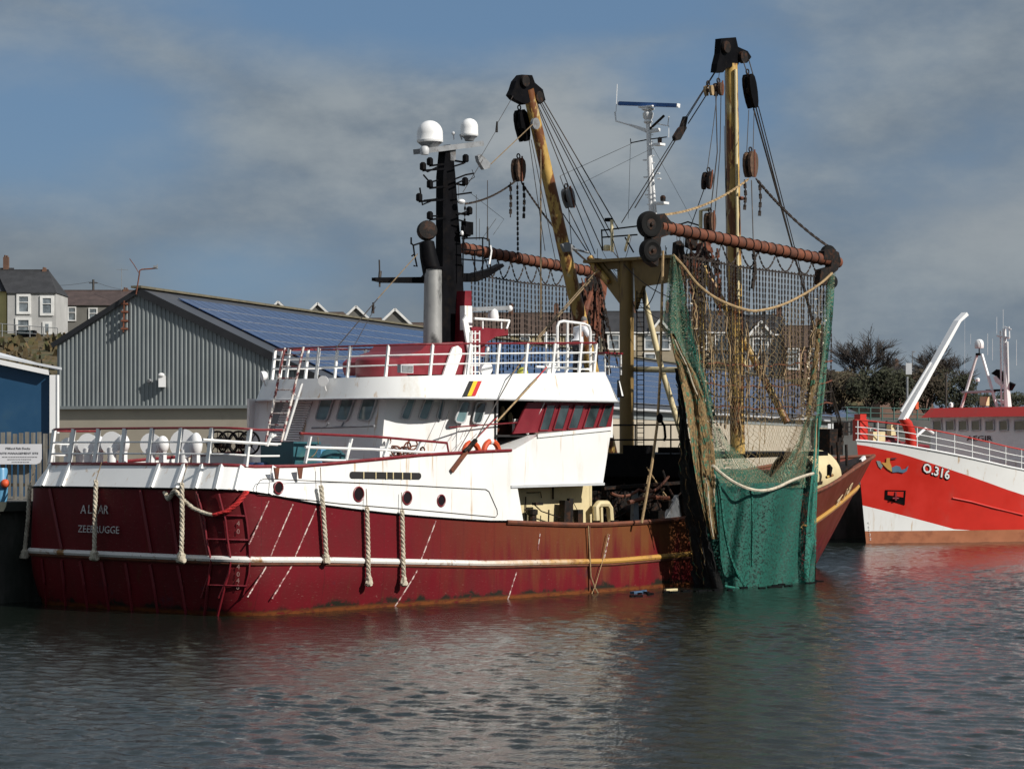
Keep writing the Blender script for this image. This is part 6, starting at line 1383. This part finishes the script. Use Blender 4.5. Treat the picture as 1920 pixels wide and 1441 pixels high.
# searchlights and floodlights
def lamp(lab, p, d, r, body, name='searchlight'):
    T = Thing(name, lab, 'lamp', p, 'deck lamps on the wheelhouse roof', ship=True); d = V(d).normalized(); T.part('housing', MB().lathe(p, d, [(r*.4,-r*1.2),(r*.9,-r*.7),(r,-.0),(r*1.05,r*.15),(r*.9,r*.15)], 16), body, smooth=True); T.part('lens', MB().lathe(p, d, [(.01,r*.1),(r*.88,r*.1),(r*.88,r*.12)], 16), M['glass'])
    T.part('bracket', MB().tube([p, p - V((-.12,0,r*1.9))], .025, 5), M['white_rail'])
lamp('white searchlight at the aft port corner of the wheelhouse roof', ss(492,705,7.3), (-1,.5,-.25), .15, M['white_clean']); lamp('white searchlight over the brow, casting a long shadow', ss(606,714,6.85), (-1,-.6,-.2), .15, M['white_clean'])
lamp('black fronted floodlight behind the roof rail, left of the flag hoops', sp(912,692,-2.9), (-.2,-1,-.3), .2, M['white_clean'], 'floodlight'); lamp('black fronted floodlight nearest the white guard hoop', sp(1033,690,-2.9), (-.2,-1,-.3), .2, M['white_clean'], 'floodlight')
p = sp(760,691,-3.75); T = Thing('grey_lamp', 'flat grey oblong floodlight on the roof rail in front of the red casing', 'lamp', p, 'deck lamps on the wheelhouse roof', ship=True); mb = MB(); mb.box(p, (.52,.14,.24)); T.part('housing', mb, M['lightgrey']); mb = MB(); mb.box(p - V((0,.08,0)), (.44,.02,.17)); T.part('lens', mb, M['grey_steel'])
mb = MB(); p = sp(980,700,-3.2); mb.ball(p, (.2,.15,.2), 10, 6); solo('yellow_float', mb, mat('yellow_float', (.4,.4,.06), .5), 'small dull yellow float on the wheelhouse roof', 'float', p, ship=True, smooth=True)
T = Thing('folding_table', 'small white table with a dark red top on the forward wheelhouse roof', 'table', sp(1140,700,-1.5), ship=True); p = sp(1138,688,-1.5); mb = MB(); mb.box(p + V((0,0,.45)), (.95,.6,.06)); T.part('tabletop', mb, M['red'])
for dx in (-.42,.42):
    for dy in (-.25,.25): T.part('leg', MB().tube([p + V((dx,dy,-.25)), p + V((dx,dy,.42))], .03, 5), M['white_rail'])
mb = MB(); mb.tube([p + V((-.42,-.27,0)), p + V((.42,-.27,0))], .03, 5); T.part('stretcher', mb, M['white_rail'])
# floating debris below the net
rg = random.Random(17)
mb = MB()
for k in range(34):
    p = sp(1190 + 360*rg.random(), 1113 - 8*rg.random() , -5.6 + rg.uniform(-1.0,.6)); p.z = .012; a = rg.uniform(.1,.5); mb.box(p, (a, rg.uniform(.04,.12), .05), Matrix.Rotation(rg.uniform(-.5,.5), 3, 'Z'))
o = mkobj('floating_weed', mb, M['black'], None); o.matrix_world = SHIP; meta(o, 'dark floating weed and scraps on the water below the net', 'weed', kind='stuff')
p = sp(1197,1114,-5.0); p.z = .02; mb = MB(); mb.box(p, (.75,.16,.07), Matrix.Rotation(.1,3,'Z')); mb.box(p + V((.3,.02,.02)), (.4,.12,.05), Matrix.Rotation(.5,3,'Z')); solo('floating_sack', mb, mat('faded_blue_plastic', (.05,.1,.17), .6), 'faded blue plastic scrap floating beside the hull', 'plastic scrap', p, ship=True)
p = sp(1258,1110,-5.0); p.z = .02; mb = MB(); mb.box(p, (.5,.1,.06), Matrix.Rotation(-.15,3,'Z')); solo('floating_plank', mb, M['cream'], 'small yellow scrap of wood floating left of the net', 'wood scrap', p, ship=True)
# ================================================================== PERSON ON THE WHEELHOUSE ROOF
foot = sp(1083,700,-2.2); foot.z = zh_(foot.x)
PERS = Thing('person', 'person in a white shirt and dark trousers leaning forward behind the white roof hoops', 'person', foot, ship=True)
def skin(name, verts, edges, radii, mt, parent=None):
    me = bpy.data.meshes.new(name); me.from_pydata([V(v) for v in verts], edges, []); o = bpy.data.objects.new(name, me); COL.objects.link(o)
    md = o.modifiers.new('s', 'SKIN'); 
    for i, r in enumerate(radii): me.skin_vertices[0].data[i].radius = (r, r)
    me.skin_vertices[0].data[0].use_root = True; md.use_smooth_shade = True; o.modifiers.new('d', 'SUBSURF').levels = 2
    dg = bpy.context.evaluated_depsgraph_get(); m2 = bpy.data.meshes.new_from_object(o.evaluated_get(dg)); bpy.data.objects.remove(o)
    m2.materials.append(mt); o = bpy.data.objects.new(name, m2); COL.objects.link(o); o.parent = parent or PERS.o; return o
# local frame: x forward along the ship, y port; the person faces forward, bending a little
B_ = [(0,0,.92),(.06,0,1.12),(.16,0,1.36),(.22,0,1.47),(.27,0,1.53),(.33,0,1.66),(.36,0,1.74),
      (.15,.2,1.40),(.22,.27,1.13),(.42,.2,.98),(.50,.18,.95),(.15,-.2,1.40),(.2,-.29,1.13),(.40,-.22,.96),(.48,-.2,.93),
      (0,.1,.86),(.04,.11,.48),(-.02,.12,.08),(.1,.13,.04),(0,-.1,.86),(.02,-.12,.48),(-.04,-.13,.08),(.08,-.14,.04)]
E_ = [(0,1),(1,2),(2,3),(3,4),(4,5),(5,6),(2,7),(7,8),(8,9),(9,10),(2,11),(11,12),(12,13),(13,14),(0,15),(15,16),(16,17),(17,18),(0,19),(19,20),(20,21),(21,22)]
R_ = [.13,.13,.15,.07,.06,.1,.075,.065,.05,.04,.035,.065,.05,.04,.035,.085,.065,.045,.04,.085,.065,.045,.04]
body = skin('body', B_, E_, R_, mat('skin', (.45,.27,.2), .5))
mb = MB()
for sd in (1, -1):
    hnd = V((.5, .18*sd, .945))
    for k in range(4): mb.tube([hnd + V((.0,.012*(k-1.5)*2,0)), hnd + V((.05 + .006*(k in (1,2)),.012*(k-1.5)*2,-.015)), hnd + V((.07,.012*(k-1.5)*2,-.05))], [.011,.01,.008], 5)
    mb.tube([hnd + V((-.02,-.035*sd,0)), hnd + V((.02,-.055*sd,-.01)), hnd + V((.045,-.055*sd,-.02))], [.012,.011,.009], 5)
mb.v = [p + foot for p in mb.v]; PERS.part('finger', mb, bpy.data.materials['skin'], body)
skin('shirt', [B_[i] for i in (1,2,3,7,8,11,12)] + [(0.01,0,.98)], [(0,1),(1,2),(1,3),(3,4),(1,5),(5,6),(0,7)], [.155,.175,.09,.095,.075,.095,.075,.15], mat('white_shirt', (.75,.76,.78), .8, var=.03, bump=.5, bscale=9))
skin('trousers', [B_[i] for i in (0,15,16,17,19,20,21)], [(0,1),(1,2),(2,3),(0,4),(4,5),(5,6)], [.15,.105,.085,.07,.105,.085,.07], mat('dark_trousers', (.03,.032,.04), .9))
mb = MB(); mb.ball(foot + V((.325,0,1.71)), (.105,.09,.1), 14, 10); PERS.part('hair', mb, mat('grey_hair', (.16,.15,.14), .9, bump=.6, bscale=60), smooth=True)
mb = MB()
for y in (.035,-.035): mb.ball(foot + V((.44,y,1.665)), .012, 6, 5)
mb.ball(foot + V((.445,0,1.64)), (.02,.014,.022), 8, 6); PERS.part('face', mb, bpy.data.materials['skin'], body, smooth=True)
for y in (.12, -.135):
    mb = MB(); mb.ball(foot + V((.05,y,.05)), (.15,.055,.06), 12, 6); PERS.part('shoe', mb, M['black'], smooth=True)
# ================================================================== SECOND BOAT
AO = V((16.6, 115, 0)); AX = V((.8,.6,0)); AY = V((-.6,.8,0))
AF = Matrix.Translation(AO) @ Matrix(((.8,-.6,0),(.6,.8,0),(0,0,1))).to_4x4()
def an(px, py, y):        # point of the plane y = const of the second boat
    a = (px-960)/F; o = AO + AY*y; x = (a*o.y - o.x)/(AX.x - a*AX.y); p = o + AX*x; return V((x, y, EYE - (py-HZ)*p.y/F))
def ax_(px, py, x):
    a = (px-960)/F; o = AO + AX*x; y = (a*o.y - o.x)/(AY.x - a*AY.y); p = o + AY*y; return V((x, y, EYE - (py-HZ)*p.y/F))
mir = lambda p: V((p.x, -p.y, p.z))
AEG = Thing('fishing_boat', 'red and white fishing boat moored bow first behind the trawler, at the right edge', 'boat', (0,0,0), frame=AF); AP = AEG.part
def xst(z): return -.13*z
def hA(x, z):
    L = 13.5 - 4.5*max(0, min(1, z/4.6)); q = min(1, max(0, (x - xst(z))/L)); return 3.5*(1 - (1-q)**1.9)
TOPZ = [(0,4.84),(1.66,4.63),(4.1,4.15),(7.5,3.43),(12,2.95),(40,2.9)]; WRZ = [(0,4.66),(1.66,4.22),(3.9,3.44),(7.5,2.25),(11,1.5),(40,1.3)]; TRZ = [(0,1.78),(4.3,.575),(5,.57)]
xsA = [0,.15,.35,.6,.9,1.3,1.7,2.2,2.8,3.4,4.1,4.9,5.8,6.8,8,9.5,11.5,14,18,24,30]
def sm(tab, x): return (lerp(tab, x-.4) + lerp(tab, x) + lerp(tab, x+.4))/3
def band(lo, hi, nrow=5, off=0., xs=xsA):
    rows = []
    for j in range(nrow+1):
        r_ = []
        for sgn in (1, -1):
            seq = list(reversed(xs)) if sgn == 1 else xs[1:]
            for x in seq:
                z = lo(x) + (hi(x)-lo(x))*j/nrow; xx = x + xst(z); r_.append(V((xx, sgn*(hA(xx, z)+off), z)))
        rows.append(r_)
    return MB().grid(rows)
M['aegred'] = mat('bright_red_hull_paint', (.55,.022,.012), .4, col2=(.45,.06,.045), scale=.8, lo=.55, hi=.8, stretch=(1,1,.5), var=.06, col3=(.5,.15,.12), scale3=1.8, lo3=.66, hi3=.78, stretch3=(2,2,.3), bump=.06, bscale=2)
M['boot'] = mat('orange_brown_boot_paint', (.36,.13,.06), .55, col2=(.25,.08,.035), scale=1, var=.1)
zt = lambda x: sm(TOPZ, x); zw = lambda x: sm(WRZ, x); z3 = lambda x: max(.57, lerp(TRZ, x)); zb = lambda x: .57
h0 = AP('hull', band(z3, zw), M['aegred'], smooth=True); AP('bulwark_band', band(zw, zt, 2), M['white'], h0, smooth=True); AP('bow_flash', band(zb, z3, 3, xs=[x for x in xsA if x <= 5]), M['white'], h0, smooth=True); AP('boot_top', band(lambda x: -1.0, zb, 3), M['boot'], h0, smooth=True)
tl = [V((x + xst(zt(x)), -hA(x + xst(zt(x)), zt(x)), zt(x))) for x in xsA]; AP('rail_cap', MB().tube(list(reversed([mir(p) for p in tl[1:]])) + tl, .05, 6), M['white_clean'], h0)
rows = [[V((x, -max(.02, hA(x, 3)-.15), zt(x)-.75)), V((x, max(.02, hA(x, 3)-.15), zt(x)-.75))] for x in xsA[1:]]; AP('deck', MB().grid(rows), M['deckred'])
hs = lambda px, py: None
def apx(px, py):          # point on the near hull side
    y = 0
    for _ in range(12): p = an(px, py, y); y = -hA(p.x, p.z)*.7 + y*.3 if _ < 8 else -hA(p.x, p.z)
    p = an(px, py, y); q = V((p.x+.3, -hA(p.x+.3, p.z), p.z)); d = (q - V((p.x, -hA(p.x,p.z), p.z))).normalized(); up = (V((p.x, -hA(p.x,p.z+.3), p.z+.3)) - V((p.x, -hA(p.x,p.z), p.z))).normalized(); return p, d, up
def onhull(body, px, py, h_, wpx, mt, name, ext=.03, bold=0., off=.02):
    p, d, up = apx(px, py); k = (AF @ p).y/F; e, _, _ = apx(px + wpx, py + wpx*.30); nn = d.cross(up).normalized()
    d2 = (e - p).normalized(); AP(name, MB().text(body, p + nn*off, d2, up, h_, ext, (e-p).length, bold), mt, h0)
onhull('O.316', 1728, 884, .46, 52, M['black'], 'registration_outline', .01, .06, .02); onhull('O.316', 1729, 883, .42, 50, M['white_clean'], 'registration_letters', .03, .02, .03)  # black outline lettering behind the white registration
# mermaid emblem
def patch_(name, pts, mt, off=.03):
    out = []
    for x, y in pts: p, d, up = apx(x, y); out.append(p + d.cross(up).normalized()*off)
    nn = (out[1]-out[0]).cross(out[2]-out[0]).normalized(); AP(name, MB().prism(out, nn*.008), mt, h0)
E1, E2, E3, E4 = mat('emblem_ochre', (.55,.3,.07), .6, var=.05), mat('emblem_blue', (.09,.16,.24), .6), mat('emblem_grey', (.2,.24,.24), .6), mat('emblem_dark', (.12,.02,.03), .6)
patch_('painted_emblem', ((1643,863),(1650,864),(1655,873),(1652,879),(1647,874)), E3); patch_('painted_emblem', ((1652,866),(1661,867),(1662,858),(1668,858),(1668,866),(1671,873),(1672,884),(1664,879),(1657,872)), E1, .045); patch_('painted_emblem', ((1671,876),(1680,872),(1687,874),(1690,880),(1697,878),(1703,872),(1700,882),(1693,886),(1683,884),(1673,885)), E2, .05); patch_('painted_emblem', ((1668,858),(1678,857),(1682,859),(1672,861)), E4, .055)
# anchor pocket
pts = [apx(x, y) for x, y in ((1660,918),(1698,919),(1696,946),(1659,935))]; nn = pts[0][1].cross(pts[0][2]).normalized(); q = [p[0] for p in pts]
AP('anchor_pocket', MB().prism([p + nn*.015 for p in q], nn*.02), M['black'], h0); c = sum((p for p in q), V((0,0,0)))/4
i_ = [c + (p-c)*.78 for p in q]; AP('pocket_plate', MB().prism([i_[0] + nn*.03, i_[1] + nn*.03, i_[2]*.5 + i_[1]*.5 + nn*.03, i_[3]*.5 + i_[0]*.5 + nn*.03], nn*.02), M['aegred'], h0); mb = MB().tube([c + nn*.06 + V((0,0,.2)), c + nn*.08 - V((0,0,.2))], .06, 6); mb.tube([c + nn*.05 + V((-.2,0,-.1)), c + nn*.08 + V((.2,0,-.1))], .045, 6); AP('anchor', mb, M['red'], h0)
a = [apx(x, y)[0] for x, y in ((1785,933),(1820,940),(1860,951),(1918,965))]; AP('rubbing_bar', MB().tube([p + V((0,-.03,0)) for p in a], .035, 6), M['aegred'], h0)
mb = MB(); p, d, up = apx(1634, 1013)
for y in (981, 989, 996, 1004, 1012):
    p, d, up = apx(1627 + (y-981)*.1, y); mb.text('4' if y % 2 else '2', p + d.cross(up)*.03, d, up, .12, .006)
AP('draught_marks', mb, M['white_clean'], h0)
# railing on the bow
rl = [p + V((0,.06,0)) for p in tl if p.x < 15]; far = [mir(p) for p in rl[1:]]
pth = list(reversed(far)) + rl
AP('bow_rail_top', MB().tube([p + V((0,0,.95)) for p in pth], .03, 5), M['bright_red'])
mb = MB(); 
for h_ in (.32,.62): mb.tube([p + V((0,0,h_)) for p in pth], .022, 5)
br = AP('bow_rail', mb, M['white_rail'])
for p in along(pth, .95): AP('rail_post', MB().tube([p, p + V((0,0,.95))], .026, 5), M['white_rail'], br)
# wheelhouse facing the bow
XW = 7.7; g = lambda px, py: ax_(px, py, XW)
yl, yr = g(1745, 780).y, -3.3
zr0, zr1 = g(1850,781).z, g(1850,763).z
mb = MB().prism([(XW, yl, 2.4), (XW, yr, 2.4), (XW, yr, zr0), (XW, yl, zr0)], (9,0,0)); ww = AP('wheelhouse', mb, M['white_clean'])
mb = MB().prism([(XW-.35, yl+.3, zr0), (XW-.35, yr-.3, zr0), (XW+.1, yr-.1, zr1), (XW+.1, yl+.1, zr1)], (9.3,0,0)); AP('roof', mb, M['bright_red'], ww)
for px in (1751, 1775, 1799, 1823, 1849, 1875, 1903):
    w_ = 15 if px < 1900 else 22; q = [g(px, 807), g(px+w_+1, 806), g(px+w_, 787), g(px, 789)]; f_ = AP('window', MB().prism([p + V((-.02,0,0)) for p in q], (-.03,0,0)), M['glass'], ww)
    mb = MB()
    for i in range(4): mb.beam(q[i] + V((-.05,0,0)), q[(i+1) % 4] + V((-.05,0,0)), .05, .04, (1,0,0))
    AP('window_frame', mb, M['lightgrey'], f_)
a, c = g(1813, 826), g(1861, 824); AP('name_letters', MB().text('AEGIR', a + V((-.02,0,0)), (0,-1,0), (0,0,1), .25, .02, a.y - c.y), mat('dark_brown_lettering', (.06,.02,.02), .6), ww)
mb = MB().prism([(XW-.02, yl, 2.42),(XW-.02, yr, 2.42),(XW-.02, yr, 3.9),(XW-.02, yl, 3.9)], (-.1,0,0)); AP('lower_front', mb, M['white'], ww)
# mast works on the roof
hz = lambda px, py: ax_(px, py, 9.5)
for a, c in (((1832,664),(1802,765)),((1841,664),(1871,768))): AP('frame_leg', MB().tube([hz(*a), hz(*c)], .075, 8), M['white_clean'])
mb = MB(); c = hz(1836, 653); mb.lathe(c, (0,0,1), [(.2,0),(.23,.05),(.23,.25),(.2,.36),(.12,.44),(.02,.46)], 18); AP('satellite_dome', mb, M['white_clean'], smooth=True); mb = MB().tube([hz(1836,653), hz(1836,666)], .03, 6); mb.box(hz(1834,664), (.15,.2,.12)); AP('dome_bracket', mb, M['black'])
mb = MB(); mb.beam(hz(1808,735), hz(1862,733), .4, .1); AP('frame_shelf', mb, M['lightgrey'])
mb = MB(); mb.tube([hz(1876,620), hz(1878,770)], .05, 6); mb.tube([hz(1883,616), hz(1886,700), hz(1890,770)], [.09,.11,.2], 8); mb.tube([hz(1889,640), hz(1892,765)], .05, 6); mb.tube([hz(1870,629), hz(1892,633)], .06, 6); mb.tube([hz(1892,612), hz(1893,633)], .035, 5); mb.tube([hz(1884,612), hz(1896,617)], .03, 5); AP('antenna_mast', mb, M['white_clean'], smooth=True)
mb = MB()
for x, y0, y1, r in ((1869,594,625,.012),(1881,580,620,.012),(1852,625,665,.012),(1861,635,675,.01),(1906,637,685,.012),(1820,626,645,.008),(1809,588,690,.006)): mb.tube([hz(x,y1), hz(x,y0)], r, 4)
AP('whip_aerial', mb, M['white_clean'])
for k, pts in enumerate((((1858,700),(1868,692),(1878,696),(1882,716),(1866,704)),((1882,712),(1900,720),(1893,732),(1884,724)),((1848,730),(1882,729),(1882,733),(1848,734)))): AP('black_horn', MB().prism([hz(x, y) for x, y in pts], (.2,0,0)), M['black'])
for pts in (((1862,706),(1868,704),(1884,724),(1886,732),(1866,716)),((1868,748),(1888,752),(1890,763),(1872,750))): AP('white_bracket', MB().prism([hz(x, y) for x, y in pts], (.25,0,0)), M['white_clean'])
mb = MB(); mb.box(hz(1846,752), (.3,.36,.45)); AP('roof_locker', mb, M['cream']); mb = MB(); mb.lathe(hz(1783,763), (0,0,1), [(.11,0),(.12,.1),(.1,.2),(.03,.25)], 10); AP('small_dome', mb, M['white_clean'], smooth=True); mb = MB(); mb.lathe(hz(1833,715), (0,0,1), [(.1,0),(.12,.12),(.06,.18)], 8); AP('lamp', mb, M['white_clean'])
# crane on the foredeck
cz = lambda px, py: an(px, py, -.5)
cr = AP('crane_post', MB().tube([cz(1709,838), cz(1707,812), cz(1701,795), cz(1692,783)], [.28,.27,.26,.2], 12), M['bright_red'], smooth=True)
d0, d1, d2 = cz(1692,782), cz(1794,603), cz(1809,588)
AP('crane_jib', MB().prism([d0 + V((-.15,-.2,-.1)), d0 + V((.15,-.2,-.1)), d1 + V((.1,-.2,0)), d2 + V((.06,-.2,-.08)), d2 + V((-.06,-.2,.06)), d1 + V((-.07,-.2,.05))], (0,.35,0)), M['white_clean'], cr)
AP('jib_ram', MB().tube([cz(1689,772), cz(1745,680)], .07, 8), M['lightgrey'], cr); mb = MB(); mb.box(cz(1716,760), (.2,.25,.35)); AP('jib_hook', mb, M['orange'], cr)
mb = MB(); mb.box(cz(1797,600) - V((0,0,.12)), (.1,.1,.15)); AP('jib_sheave', mb, M['steel'], cr)
# clutter on the bow
mb = MB(); c = an(1613, 806, .2); mb.box(c + V((0,0,.0)), (.5,.5,1.0)); mb.box(c + V((0,0,.6)), (.4,.4,.3)); AP('bow_post', mb, M['bright_red'])
mb = MB(); mb.tube([an(1710,825,-.4), an(1735,803,-.4), an(1750,812,-.4)], .07, 6); AP('white_frame', mb, M['white_clean'])
mb = MB(); mb.box(an(1671,806,0) , (.3,.3,.5)); mb.box(an(1640,818,.3), (.8,.6,.45)); AP('deck_gear', mb, M['cream']); mb = MB(); mb.box(an(1655,822,.6), (1.6,.4,.3)); mb.tube([an(1650,826,.3), an(1740,838,.3)], .12, 6); AP('red_gear', mb, M['red'])
# white fender rack on the quay behind the bow
mb = MB(); P_ = lambda x, y: wp(x, y, 112)
T = Thing('white_rack', 'white four pronged rack behind the bow of the trawler', 'rack', P_(1568,820))
for x in (1555,1563,1572,1580): T.part('prong', MB().beam(P_(x,812), P_(x,794), .14, .14), M['white_clean'])
mb = MB(); mb.beam(P_(1548,809), P_(1584,809), .1, .1); mb.box(P_(1567,816), (.5,.3,.3)); T.part('crossbar', mb, M['white_clean'])
